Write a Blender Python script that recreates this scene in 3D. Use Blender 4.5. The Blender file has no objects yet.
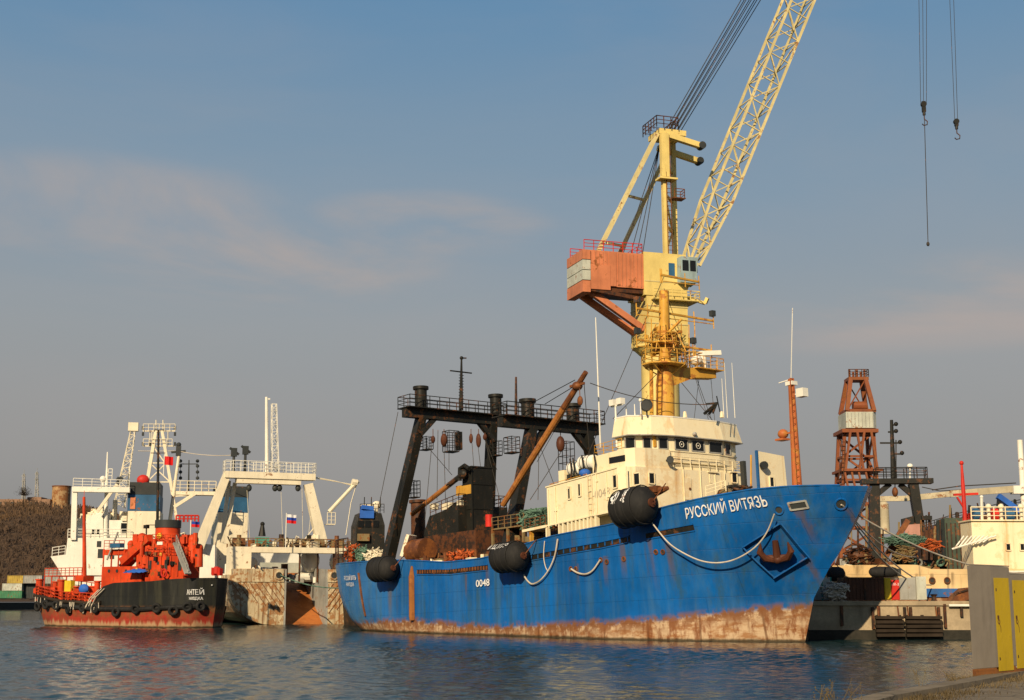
import bpy, bmesh, math, random
from mathutils import Vector, Matrix, Euler
rad = math.radians
random.seed(7)
sc = bpy.context.scene
COL = sc.collection

# ------------------------------------------------------------------ camera
EYE = 3.1; FPX = 1400.0; TILT = math.atan(250/1400)
cam = bpy.data.cameras.new('camera'); camo = bpy.data.objects.new('camera', cam); COL.objects.link(camo)
camo.location = (0, 0, EYE); camo.rotation_euler = (rad(90)+TILT, 0, 0)
cam.lens = 36*FPX/1024; cam.sensor_width = 36; cam.clip_end = 30000; cam.clip_start = 0.1
sc.camera = camo
# ------------------------------------------------------------------ light
SUN_AZ = (-0.34, -0.94); SUN_EL = 27
sunl = bpy.data.lights.new('sun', 'SUN'); sunl.energy = 5.0; sunl.angle = rad(0.5); sunl.color = (1.0, 0.79, 0.52)
suno = bpy.data.objects.new('sun', sunl); COL.objects.link(suno)
_l = math.hypot(*SUN_AZ)
_d = Vector((SUN_AZ[0]/_l*math.cos(rad(SUN_EL)), SUN_AZ[1]/_l*math.cos(rad(SUN_EL)), math.sin(rad(SUN_EL))))
suno.rotation_euler = _d.to_track_quat('Z', 'Y').to_euler(); suno.location = (-40, -60, 80)
W = bpy.data.worlds.new('World'); sc.world = W; W.use_nodes = True
nt = W.node_tree; nt.nodes.clear()
def N(t, nt_, **k):
    n = nt_.nodes.new(t)
    for a, b in k.items(): setattr(n, a, b)
    return n
wo = N('ShaderNodeOutputWorld', nt); bg = N('ShaderNodeBackground', nt); bg.inputs[1].default_value = 0.085
sky = N('ShaderNodeTexSky', nt); sky.sky_type = 'NISHITA'; sky.sun_disc = False
sky.sun_elevation = rad(SUN_EL); sky.sun_rotation = math.atan2(SUN_AZ[0], SUN_AZ[1])
sky.air_density = 1.0; sky.dust_density = 1.5; sky.ozone_density = 1.0; sky.altitude = 0
tc = N('ShaderNodeTexCoord', nt); sep = N('ShaderNodeSeparateXYZ', nt); nt.links.new(tc.outputs['Generated'], sep.inputs[0])
# hazy autumn sky: the Nishita sky seen through a dusty layer whose colour changes with elevation
def lin(r, g, b, k=1/0.085):
    f = lambda c: ((c/255+0.055)/1.055)**2.4
    return (f(r)*k, f(g)*k, f(b)*k, 1)
def band(z0, z1, a, b):
    r = N('ShaderNodeMapRange', nt); r.interpolation_type = 'SMOOTHSTEP'; r.inputs[1].default_value = z0; r.inputs[2].default_value = z1
    nt.links.new(sep.outputs[2], r.inputs[0]); m = N('ShaderNodeMix', nt, data_type='RGBA'); nt.links.new(r.outputs[0], m.inputs[0])
    for k, v in ((6, a), (7, b)):
        if isinstance(v, bpy.types.NodeSocket): nt.links.new(v, m.inputs[k])
        else: m.inputs[k].default_value = v
    return m.outputs[2]
c_h = band(-0.02, 0.15, lin(128,123,121), lin(147,145,143))
c_h = band(0.11, 0.21, c_h, lin(147,151,153)); c_h = band(0.17, 0.30, c_h, lin(126,147,164)); c_h = band(0.27, 0.46, c_h, lin(90,134,170)); c_h = band(0.48, 0.85, c_h, lin(40,78,118))
hz = N('ShaderNodeMapRange', nt); hz.interpolation_type = 'SMOOTHSTEP'
hz.inputs[1].default_value = 0.35; hz.inputs[2].default_value = 0.85; hz.inputs[3].default_value = 0.92; hz.inputs[4].default_value = 0.6
nt.links.new(sep.outputs[2], hz.inputs[0])
mx = N('ShaderNodeMix', nt, data_type='RGBA'); nt.links.new(hz.outputs[0], mx.inputs[0])
nt.links.new(sky.outputs[0], mx.inputs[6]); nt.links.new(c_h, mx.inputs[7])
# thin wisps of high cloud
mp = N('ShaderNodeMapping', nt); mp.inputs['Scale'].default_value = (2.0, 2.0, 7.0); mp.inputs['Rotation'].default_value = (0, 0.10, 0); mp.inputs['Location'].default_value = (1.15, 0, 0.55)
nt.links.new(tc.outputs['Generated'], mp.inputs[0])
no = N('ShaderNodeTexNoise', nt); no.inputs['Scale'].default_value = 1.6; no.inputs['Detail'].default_value = 6; no.inputs['Roughness'].default_value = 0.55; no.inputs['Distortion'].default_value = 0.6
nt.links.new(mp.outputs[0], no.inputs[0])
cr = N('ShaderNodeMapRange', nt); cr.interpolation_type = 'SMOOTHSTEP'
cr.inputs[1].default_value = 0.36; cr.inputs[2].default_value = 0.66; cr.inputs[3].default_value = 0; cr.inputs[4].default_value = 0.8
nt.links.new(no.outputs[0], cr.inputs[0])
cz = N('ShaderNodeMath', nt, operation='SUBTRACT'); nt.links.new(sep.outputs[2], cz.inputs[0]); cz.inputs[1].default_value = 0.245
ca = N('ShaderNodeMath', nt, operation='ABSOLUTE'); nt.links.new(cz.outputs[0], ca.inputs[0])
cm = N('ShaderNodeMapRange', nt); cm.interpolation_type = 'SMOOTHSTEP'; cm.inputs[1].default_value = 0.01; cm.inputs[2].default_value = 0.11; cm.inputs[3].default_value = 1.0; cm.inputs[4].default_value = 0.18; nt.links.new(ca.outputs[0], cm.inputs[0])
def puff(cx, wx, cz_, wz):
    # soft patch of cloud around one direction of the sky
    def g(sock, c, w):
        a = N('ShaderNodeMath', nt, operation='SUBTRACT'); nt.links.new(sock, a.inputs[0]); a.inputs[1].default_value = c
        b = N('ShaderNodeMath', nt, operation='DIVIDE'); nt.links.new(a.outputs[0], b.inputs[0]); b.inputs[1].default_value = w
        c_ = N('ShaderNodeMath', nt, operation='POWER'); nt.links.new(b.outputs[0], c_.inputs[0]); c_.inputs[1].default_value = 2; return c_.outputs[0]
    s_ = N('ShaderNodeMath', nt, operation='ADD'); nt.links.new(g(sep.outputs[0], cx, wx), s_.inputs[0]); nt.links.new(g(sep.outputs[2], cz_, wz), s_.inputs[1])
    r = N('ShaderNodeMapRange', nt); r.interpolation_type = 'SMOOTHSTEP'; r.inputs[1].default_value = 0; r.inputs[2].default_value = 1.6; r.inputs[3].default_value = 1; r.inputs[4].default_value = 0
    nt.links.new(s_.outputs[0], r.inputs[0]); return r.outputs[0]
pf = None
for args in ((-0.28,0.13,0.262,0.034),(-0.17,0.13,0.235,0.030),(-0.065,0.085,0.262,0.022),(0.30,0.2,0.20,0.03)):
    q_ = puff(*args)
    if pf is None: pf = q_
    else:
        a_ = N('ShaderNodeMath', nt, operation='MAXIMUM'); nt.links.new(pf, a_.inputs[0]); nt.links.new(q_, a_.inputs[1]); pf = a_.outputs[0]
pa = N('ShaderNodeMath', nt, operation='ADD'); nt.links.new(pf, pa.inputs[0]); pa.inputs[1].default_value = 0.12
cf = N('ShaderNodeMath', nt, operation='MULTIPLY'); nt.links.new(cr.outputs[0], cf.inputs[0]); nt.links.new(pa.outputs[0], cf.inputs[1])
mx2 = N('ShaderNodeMix', nt, data_type='RGBA'); nt.links.new(cf.outputs[0], mx2.inputs[0]); nt.links.new(mx.outputs[2], mx2.inputs[6]); mx2.inputs[7].default_value = lin(172,160,154)
nt.links.new(mx2.outputs[2], bg.inputs[0]); nt.links.new(bg.outputs[0], wo.inputs[0])
sc.view_settings.view_transform = 'Standard'; sc.view_settings.look = 'None'; sc.view_settings.gamma = 1
sc.view_settings.exposure = 0.10
sc.render.engine = 'CYCLES'; sc.cycles.max_bounces = 5; sc.cycles.diffuse_bounces = 2; sc.cycles.glossy_bounces = 2; sc.cycles.caustics_reflective = False; sc.cycles.caustics_refractive = False

# ------------------------------------------------------------------ measuring frame (survey from the photograph's station point)
_R = Vector((1,0,0)); _U = Vector((0,-math.sin(TILT),math.cos(TILT))); _F = Vector((0,math.cos(TILT),math.sin(TILT))); _C = Vector((0,0,EYE))
def ray(px, py): return _R*(px-512)+_U*(350-py)+_F*FPX
def at(px, py, Y):
    d = ray(px, py); return _C+d*(Y/d.y)
def gz(px, py, z=0.0):
    d = ray(px, py); return _C+d*((z-EYE)/d.z)
class Fr:
    "local frame of a ship or crane: x forward, y to port, z up"
    def __init__(s, org, ang, pitch=0):
        s.o = Vector(org); s.ang = ang; s.pitch = pitch
        m = Euler((0, -rad(pitch), rad(ang))).to_matrix(); s.m = m
        s.x = m.col[0].copy(); s.y = m.col[1].copy(); s.z = m.col[2].copy()
    def w(s, l): return s.o+s.x*l[0]+s.y*l[1]+s.z*l[2]
    def loc(s, wp):
        q = Vector(wp)-s.o; return Vector((q@s.x, q@s.y, q@s.z)) if False else Vector((q.dot(s.x), q.dot(s.y), q.dot(s.z)))
    def iy(s, px, py, y):
        d = ray(px, py); k = (s.o+s.y*y-_C).dot(s.y)/d.dot(s.y); return s.loc(_C+d*k)
    def ix(s, px, py, x):
        d = ray(px, py); k = (s.o+s.x*x-_C).dot(s.x)/d.dot(s.x); return s.loc(_C+d*k)
    def iz(s, px, py, z):
        d = ray(px, py); k = (s.o+s.z*z-_C).dot(s.z)/d.dot(s.z); return s.loc(_C+d*k)

# ------------------------------------------------------------------ mesh helpers
class MB:
    def __init__(s): s.v = []; s.f = []; s.mi = []; s.m = 0
    def face(s, *idx): s.f.append(idx); s.mi.append(s.m)
    def add(s, vs, fs):
        o = len(s.v); s.v += [tuple(v) for v in vs]
        for f in fs: s.f.append(tuple(i+o for i in f)); s.mi.append(s.m)
        return s
    def box(s, x0, x1, y0, y1, z0, z1):
        return s.add([(x0,y0,z0),(x1,y0,z0),(x1,y1,z0),(x0,y1,z0),(x0,y0,z1),(x1,y0,z1),(x1,y1,z1),(x0,y1,z1)],
                     [(3,2,1,0),(4,5,6,7),(0,1,5,4),(1,2,6,5),(2,3,7,6),(3,0,4,7)])
    def cbox(s, c, sx, sy, sz, rz=0, ry=0, rx=0):
        m = Euler((rx, ry, rz)).to_matrix(); c = Vector(c)
        vs = [c+m@Vector((a*sx/2,b*sy/2,d*sz/2)) for d in (-1,1) for a,b in ((-1,-1),(1,-1),(1,1),(-1,1))]
        return s.add(vs, [(3,2,1,0),(4,5,6,7),(0,1,5,4),(1,2,6,5),(2,3,7,6),(3,0,4,7)])
    def bar(s, p, q, w, h=None, w2=None):
        p = Vector(p); q = Vector(q); d = (q-p)
        if d.length < 1e-6: return s
        d.normalize(); h = h or w; k = (w2/w if w2 else 1)
        up = Vector((0,0,1)) if abs(d.z) < 0.95 else Vector((1,0,0))
        a = d.cross(up).normalized(); b = a.cross(d).normalized()
        vs = [p+a*sa*w/2+b*sb*h/2 for sa,sb in ((-1,-1),(1,-1),(1,1),(-1,1))]+[q+a*sa*w*k/2+b*sb*h*k/2 for sa,sb in ((-1,-1),(1,-1),(1,1),(-1,1))]
        return s.add(vs, [(3,2,1,0),(4,5,6,7),(0,1,5,4),(1,2,6,5),(2,3,7,6),(3,0,4,7)])
    def tube(s, pts, r, n=6, cap=True):
        pts = [Vector(p) for p in pts]; rs = r if isinstance(r, (list,tuple)) else [r]*len(pts)
        rings = []; prev = None
        for i, p in enumerate(pts):
            d = (pts[min(i+1,len(pts)-1)]-pts[max(i-1,0)])
            d = d.normalized() if d.length > 1e-9 else Vector((0,0,1))
            if prev is None:
                up = Vector((0,0,1)) if abs(d.z) < 0.9 else Vector((1,0,0)); a = d.cross(up).normalized()
            else:
                a = prev-d*prev.dot(d); a = a.normalized() if a.length > 1e-6 else d.orthogonal().normalized()
            prev = a; b = d.cross(a); rings.append([p+(a*math.cos(2*math.pi*j/n)+b*math.sin(2*math.pi*j/n))*rs[i] for j in range(n)])
        vs = [v for g in rings for v in g]; fs = []
        for i in range(len(pts)-1):
            for j in range(n): fs.append((i*n+j, i*n+(j+1)%n, (i+1)*n+(j+1)%n, (i+1)*n+j))
        if cap: fs.append(tuple(range(n))[::-1]); fs.append(tuple((len(pts)-1)*n+j for j in range(n)))
        return s.add(vs, fs)
    def cyl(s, p, q, r, n=12, r2=None): return s.tube([p, q], [r, r2 if r2 is not None else r], n)
    def prism(s, poly, z0, z1, top=None):
        n = len(poly); top = top or poly
        f0 = z0 if callable(z0) else (lambda x, y: z0); f1 = z1 if callable(z1) else (lambda x, y: z1)
        vs = [(x, y, f0(x, y)) for x, y in poly]+[(x, y, f1(x, y)) for x, y in top]
        return s.add(vs, [tuple(range(n))[::-1], tuple(range(n, 2*n))]+[(i, (i+1) % n, n+(i+1) % n, n+i) for i in range(n)])
    def xz(s, poly, y0, y1):
        n = len(poly); vs = [(x, y0, z) for x, z in poly]+[(x, y1, z) for x, z in poly]
        return s.add(vs, [tuple(range(n)), tuple(range(n, 2*n))[::-1]]+[((i+1) % n, i, n+i, n+(i+1) % n) for i in range(n)])
    def yz(s, poly, x0, x1):
        n = len(poly); vs = [(x0, y, z) for y, z in poly]+[(x1, y, z) for y, z in poly]
        return s.add(vs, [tuple(range(n))[::-1], tuple(range(n, 2*n))]+[(i, (i+1) % n, n+(i+1) % n, n+i) for i in range(n)])
    def ball(s, c, rx, ry=None, rz=None, n=10, m=7):
        ry = ry or rx; rz = rz or rx; c = Vector(c); vs = []; fs = []
        for i in range(m+1):
            a = math.pi*i/m
            for j in range(n):
                b = 2*math.pi*j/n; vs.append((c.x+rx*math.sin(a)*math.cos(b), c.y+ry*math.sin(a)*math.sin(b), c.z+rz*math.cos(a)))
        for i in range(m):
            for j in range(n): fs.append((i*n+j, (i+1)*n+j, (i+1)*n+(j+1) % n, i*n+(j+1) % n))
        return s.add(vs, fs)
    def torus(s, c, ax, R, r, n=14, k=6):
        c = Vector(c); ax = Vector(ax).normalized(); a = ax.orthogonal().normalized(); b = ax.cross(a); vs = []; fs = []
        for i in range(n):
            t = 2*math.pi*i/n; d = a*math.cos(t)+b*math.sin(t)
            for j in range(k):
                u = 2*math.pi*j/k; vs.append(c+d*(R+r*math.cos(u))+ax*r*math.sin(u))
        for i in range(n):
            for j in range(k): fs.append((i*k+j, ((i+1) % n)*k+j, ((i+1) % n)*k+(j+1) % k, i*k+(j+1) % k))
        return s.add(vs, fs)
    def rail(s, path, h=1.0, step=1.4, r=0.028, rows=3):
        path = [Vector(p) for p in path]
        for k in range(1, rows+1):
            s.tube([p+Vector((0,0,h*k/rows)) for p in path], r if k == rows else r*0.75, 5)
        for a, b in zip(path, path[1:]):
            L = (b-a).length; n = max(1, int(round(L/step)))
            for i in range(n+1):
                p = a.lerp(b, i/n); s.tube([p, p+Vector((0,0,h))], r, 5)
        return s
    def ladder(s, p, q, w=0.45, r=0.03, side=None):
        p = Vector(p); q = Vector(q); d = (q-p); L = d.length; d.normalize()
        a = Vector(side) if side else (d.orthogonal()); a = a.normalized()*w/2
        s.tube([p-a, q-a], r, 5); s.tube([p+a, q+a], r, 5)
        for i in range(int(L/0.5)+1): s.tube([p+d*0.5*i-a, p+d*0.5*i+a], r*0.7, 4)
        return s
    def lattice(s, a4, b4, n, rc, rb):
        "box lattice between two quads of corners"
        a4 = [Vector(p) for p in a4]; b4 = [Vector(p) for p in b4]
        for p, q in zip(a4, b4): s.bar(p, q, rc*2)
        P = lambda c, i: a4[c].lerp(b4[c], i/n)
        for i in range(n):
            for c in range(4):
                d = (c+1) % 4
                if i: s.bar(P(c, i), P(d, i), rb*2)
                s.bar(P(c, i), P(d, i+1), rb*2) if (i+c) % 2 == 0 else s.bar(P(d, i), P(c, i+1), rb*2)
        for c in range(4): s.bar(P(c, n), P((c+1) % 4, n), rb*2)
        return s
    def build(s, name, mats, parent=None, smooth=False):
        me = bpy.data.meshes.new(name); me.from_pydata(s.v, [], s.f)
        mats = mats if isinstance(mats, (list,tuple)) else [mats]
        for m in mats: me.materials.append(m)
        if len(mats) > 1: me.polygons.foreach_set('material_index', [min(i, len(mats)-1) for i in s.mi])
        me.update()
        if smooth:
            me.shade_smooth(); me.set_sharp_from_angle(angle=rad(35))
        o = bpy.data.objects.new(name, me); COL.objects.link(o)
        if parent: o.parent = parent
        return o
def tag(o, label, cat, group=None):
    o['label'] = label; o['category'] = cat
    if group: o['group'] = group
    return o
def thing(name, fr_or_loc, label, cat, group=None, rz=0):
    o = bpy.data.objects.new(name, None); COL.objects.link(o); o.empty_display_size = 0.5
    if isinstance(fr_or_loc, Fr): o.location = fr_or_loc.o; o.rotation_euler = (0, -rad(fr_or_loc.pitch), rad(fr_or_loc.ang))
    else: o.location = fr_or_loc; o.rotation_euler = (0, 0, rz)
    return tag(o, label, cat, group)
def struct(o, kind='structure'): o['kind'] = kind; return o
def copy_tree(o, parent=None):
    c = o.copy(); COL.objects.link(c); c.parent = parent
    for ch in [q for q in bpy.data.objects if q.parent == o]: copy_tree(ch, c)
    return c
def catenary(a, b, sag, n=14):
    a = Vector(a); b = Vector(b)
    return [a.lerp(b, i/n)-Vector((0,0,sag*4*(i/n)*(1-i/n))) for i in range(n+1)]
def interp(x, xs, ys):
    if x <= xs[0]: return ys[0]
    for i in range(1, len(xs)):
        if x <= xs[i]:
            t = (x-xs[i-1])/(xs[i]-xs[i-1]); return ys[i-1]+(ys[i]-ys[i-1])*t
    return ys[-1]
def text_mesh(body, size, name, font_scale_x=1.0, bold=0.0):
    cu = bpy.data.curves.new(name, 'FONT'); cu.body = body; cu.size = size; cu.align_x = 'CENTER'; cu.align_y = 'CENTER'; cu.offset = bold
    cu.resolution_u = 6
    o = bpy.data.objects.new(name, cu); COL.objects.link(o)
    dg = bpy.context.evaluated_depsgraph_get(); me = bpy.data.meshes.new_from_object(o.evaluated_get(dg))
    bpy.data.objects.remove(o)
    bm = bmesh.new(); bm.from_mesh(me)
    bmesh.ops.triangulate(bm, faces=bm.faces)
    if bm.verts:
        xa = min(v.co.x for v in bm.verts); xb = max(v.co.x for v in bm.verts); st_ = size*0.16; k = xa+st_
        while k < xb:
            bmesh.ops.bisect_plane(bm, geom=bm.verts[:]+bm.edges[:]+bm.faces[:], plane_co=(k,0,0), plane_no=(1,0,0)); k += st_
        for yk in (-.2, 0, .2, .4): bmesh.ops.bisect_plane(bm, geom=bm.verts[:]+bm.edges[:]+bm.faces[:], plane_co=(0,yk*size,0), plane_no=(0,1,0))
    for v in bm.verts: v.co.x *= font_scale_x
    bm.to_mesh(me); bm.free(); return me
def place_text(body, size, name, mat, fmap, parent, sx=1.0, bold=0.0, jitter=0):
    me = text_mesh(body, size, name, sx, bold)
    for v in me.vertices: v.co = fmap(v.co.x, v.co.y)
    me.materials.clear(); me.materials.append(mat); me.update()
    o = bpy.data.objects.new(name, me); COL.objects.link(o); o.parent = parent; return o

# ------------------------------------------------------------------ materials
def srgb(r, g, b):
    f = lambda c: (c/255/12.92 if c/255 <= 0.04045 else ((c/255+0.055)/1.055)**2.4); return (f(r), f(g), f(b), 1)
def mix(nt, fac, a, b, bt='MIX'):
    m = N('ShaderNodeMix', nt, data_type='RGBA', blend_type=bt)
    for k, v in ((0, fac), (6, a), (7, b)):
        if hasattr(v, 'is_output') or isinstance(v, bpy.types.NodeSocket): nt.links.new(v, m.inputs[k])
        else: m.inputs[k].default_value = v
    return m.outputs[2]
def noise(nt, coord, scale, sc3=(1,1,1), detail=5, rough=0.6, dist=0.0, loc=(0,0,0)):
    mp = N('ShaderNodeMapping', nt); mp.inputs['Scale'].default_value = sc3; mp.inputs['Location'].default_value = loc; nt.links.new(coord, mp.inputs[0])
    n = N('ShaderNodeTexNoise', nt); n.inputs['Scale'].default_value = scale; n.inputs['Detail'].default_value = detail
    n.inputs['Roughness'].default_value = rough; n.inputs['Distortion'].default_value = dist; nt.links.new(mp.outputs[0], n.inputs[0]); return n.outputs[0]
def ramp(nt, v, a, b, lo=0.0, hi=1.0):
    m = N('ShaderNodeMapRange', nt); m.interpolation_type = 'SMOOTHSTEP'
    m.inputs[1].default_value = a; m.inputs[2].default_value = b; m.inputs[3].default_value = lo; m.inputs[4].default_value = hi; nt.links.new(v, m.inputs[0]); return m.outputs[0]
def math_(nt, op, a, b=0.0):
    m = N('ShaderNodeMath', nt, operation=op)
    for i, v in enumerate((a, b)):
        if isinstance(v, bpy.types.NodeSocket): nt.links.new(v, m.inputs[i])
        else: m.inputs[i].default_value = v
    return m.outputs[0]
def newmat(name):
    m = bpy.data.materials.new(name); m.use_nodes = True; nt = m.node_tree
    p = nt.nodes['Principled BSDF']; tc = N('ShaderNodeTexCoord', nt); return m, nt, p, tc.outputs['Object']
RUST = (0.095, 0.030, 0.012, 1); RUSTL = (0.25, 0.090, 0.026, 1)
def paint(name, col, rust=0.3, rough=0.5, var=0.25, streak=0.5, rustc=RUST, rustc2=RUSTL, scale=1.0, bump=0.15, metal=0.0, blotch=0.85, stl=None, dirt=0.25, dirtc=(0.05,0.04,0.03,1)):
    "weathered paint: tone variation, grime, rust blotches and vertical rust runs"
    m, nt, p, co = newmat(name); col = tuple(col[:3])+(1,)
    n1 = noise(nt, co, 0.35*scale, detail=6); n2 = noise(nt, co, 1.6*scale, detail=8, rough=0.7, loc=(7,3,1))
    st = noise(nt, co, 1.0*scale, (2.6, 2.6, 0.16), detail=7, rough=0.65, loc=(2,9,4))
    c = mix(nt, ramp(nt, n1, 0.3, 0.7, 0, 1), tuple(x*(1-var) for x in col[:3])+(1,), tuple(min(1, x*(1+var*0.6)) for x in col[:3])+(1,))
    c = mix(nt, ramp(nt, noise(nt, co, 0.9*scale, (1.8,1.8,0.35), detail=6, loc=(1,1,8)), 0.48, 0.75, 0, dirt), c, dirtc)
    th = 0.74-0.30*rust
    rc = mix(nt, ramp(nt, n2, 0.35, 0.65), rustc, rustc2)
    ts = stl if stl is not None else th+0.02
    c = mix(nt, ramp(nt, st, ts, ts+(0.14 if stl is None else 0.22), 0, min(1, streak*1.4)), c, rc)
    bl = math_(nt, 'MULTIPLY', n2, math_(nt, 'ADD', n1, 0.5))
    c = mix(nt, ramp(nt, bl, th-0.04, th+0.03, 0, blotch if rust > 0 else 0), c, rc)
    nt.links.new(c, p.inputs['Base Color']); p.inputs['Roughness'].default_value = rough; p.inputs['Metallic'].default_value = metal
    p.inputs['Specular IOR Level'].default_value = 0.2
    if bump:
        b = N('ShaderNodeBump', nt); b.inputs['Strength'].default_value = bump; b.inputs['Distance'].default_value = 0.1
        nt.links.new(n2, b.inputs['Height']); nt.links.new(b.outputs[0], p.inputs['Normal'])
    return m
M = {}
M['cream'] = paint('cream_paint', (0.84, 0.745, 0.50), rust=0.45, streak=0.55, blotch=0.3, stl=0.54, scale=0.55, var=0.06, dirt=0.2, dirtc=(0.58,0.42,0.18,1), rustc=(0.46,0.19,0.04,1), rustc2=(0.66,0.38,0.12,1))
M['white'] = paint('white_paint', (0.80, 0.78, 0.68), rust=0.2, streak=0.3, var=0.1, dirt=0.15)
M['ivory'] = paint('ivory_gantry_paint', (0.78, 0.71, 0.53), rust=0.25, streak=0.3, var=0.1, dirt=0.2)
M['dark'] = paint('black_green_paint', (0.018, 0.018, 0.015), rust=0.5, streak=0.35, var=0.3, rustc=(0.06,0.028,0.014,1), rustc2=(0.12,0.05,0.02,1), dirt=0.2)
M['darkrust'] = paint('dark_rusty_steel', (0.035, 0.023, 0.017), rust=0.8, streak=0.7, rustc=(0.065,0.024,0.012,1), rustc2=(0.13,0.05,0.02,1))
M['rust'] = paint('rusty_steel', (0.14, 0.052, 0.022), rust=0.8, streak=0.6, rustc=(0.09,0.035,0.018,1))
M['orange'] = paint('orange_mast_paint', (0.62, 0.20, 0.035), rust=0.5, streak=0.7, rustc=(0.22,0.06,0.016,1), rustc2=(0.40,0.13,0.03,1))
M['ochre'] = paint('ochre_mast_paint', (0.66, 0.36, 0.055), rust=0.6, streak=0.9, rustc=(0.24,0.07,0.016,1), rustc2=(0.42,0.15,0.03,1))
M['cranecol'] = paint('crane_yellow_paint', (0.74, 0.58, 0.20), rust=0.25, streak=0.25, var=0.15, dirt=0.2)
M['boom'] = paint('boom_yellow_paint', (0.66, 0.56, 0.27), rust=0.42, streak=0.3, var=0.2, rustc=(0.25,0.09,0.04,1))
M['salmon'] = paint('faded_orange_paint', (0.56, 0.20, 0.095), rust=0.3, streak=0.4, var=0.2)
M['redlead'] = paint('red_orange_paint', (0.58, 0.058, 0.014), rust=0.4, streak=0.4, var=0.35, dirt=0.5, dirtc=(0.12,0.02,0.01,1))
M['brickred'] = paint('orange_red_crane_paint', (0.24, 0.075, 0.03), rust=0.6, streak=0.5)
M['rubber'] = paint('black_rubber', (0.018, 0.018, 0.018), rust=0, rough=0.75, streak=0, var=0.3, bump=0.4, dirt=0.35, dirtc=(0.06,0.055,0.05,1))
M['glass'] = paint('dark_window_glass', (0.012, 0.014, 0.016), rust=0, rough=0.08, streak=0, dirt=0.05, bump=0)
M['navy'] = paint('blue_funnel_paint', (0.03, 0.11, 0.22), rust=0.25, streak=0.2)
M['charcoal'] = paint('charcoal_paint', (0.04, 0.045, 0.045), rust=0.2, streak=0.2)
M['grey'] = paint('grey_paint', (0.34, 0.34, 0.31), rust=0.35, streak=0.4)
M['palegrey'] = paint('pale_grey_green_paint', (0.50, 0.52, 0.44), rust=0.35, streak=0.35)
M['bluepaint'] = paint('bright_blue_plastic', (0.03, 0.13, 0.5), rust=0, streak=0, rough=0.6)
M['red'] = paint('red_paint', (0.55, 0.03, 0.02), rust=0.1, streak=0.2)
M['yellow'] = paint('yellow_paint', (0.70, 0.50, 0.03), rust=0.2, streak=0.2)
M['green'] = paint('green_paint', (0.05, 0.20, 0.10), rust=0.3, streak=0.2)
M['teal'] = paint('teal_canvas', (0.10, 0.36, 0.27), rust=0, streak=0, rough=0.9)
M['wood'] = paint('weathered_timber', (0.035, 0.025, 0.017), rust=0, streak=0, var=0.5, rough=0.9, bump=0.5)
M['rope'] = paint('pale_rope', (0.58, 0.52, 0.42), rust=0, streak=0, rough=0.95, var=0.2)
M['wire'] = paint('dark_wire_rope', (0.05, 0.045, 0.04), rust=0.3, streak=0, rough=0.8)
M['letter'] = paint('white_lettering_paint', (0.80, 0.80, 0.78), rust=0.1, streak=0.1, var=0.1, bump=0)
M['net'] = paint('orange_net_twine', (0.50, 0.11, 0.03), rust=0.3, streak=0, var=0.6, scale=3, rough=0.95, bump=0.8)
M['netgreen'] = paint('green_net_twine', (0.12, 0.22, 0.16), rust=0.2, streak=0, var=0.6, scale=3, rough=0.95, bump=0.8)
M['khaki'] = paint('khaki_machinery_paint', (0.24, 0.18, 0.085), rust=0.7, streak=0.5)
M['jib'] = paint('stained_cream_jib', (0.50,0.44,0.30), rust=.5, streak=.5)
M['foremast'] = paint('rust_red_mast_paint', (0.45, 0.13, 0.04), rust=.6, streak=.8, rustc=(.16,.05,.02,1), rustc2=(.5,.22,.05,1))
M['derrick'] = paint('orange_brown_derrick', (0.40, 0.16, 0.04), rust=.6, streak=.8, rustc=(.16,.055,.02,1), rustc2=(.28,.10,.03,1))
M['orangerust'] = paint('orange_brown_rust', (0.30, 0.115, 0.03), rust=.6, streak=.7, rustc=(.13,.045,.015,1))
M['darkrust2'] = paint('brown_anchor_rust', (0.085, 0.030, 0.016), rust=.5, streak=.3, rustc=(.05,.02,.012,1), rustc2=(.12,.042,.02,1))
M['faded'] = paint('faded_pink_sheet', (0.42, 0.22, 0.17), rust=0.3, streak=0.3)

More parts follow.
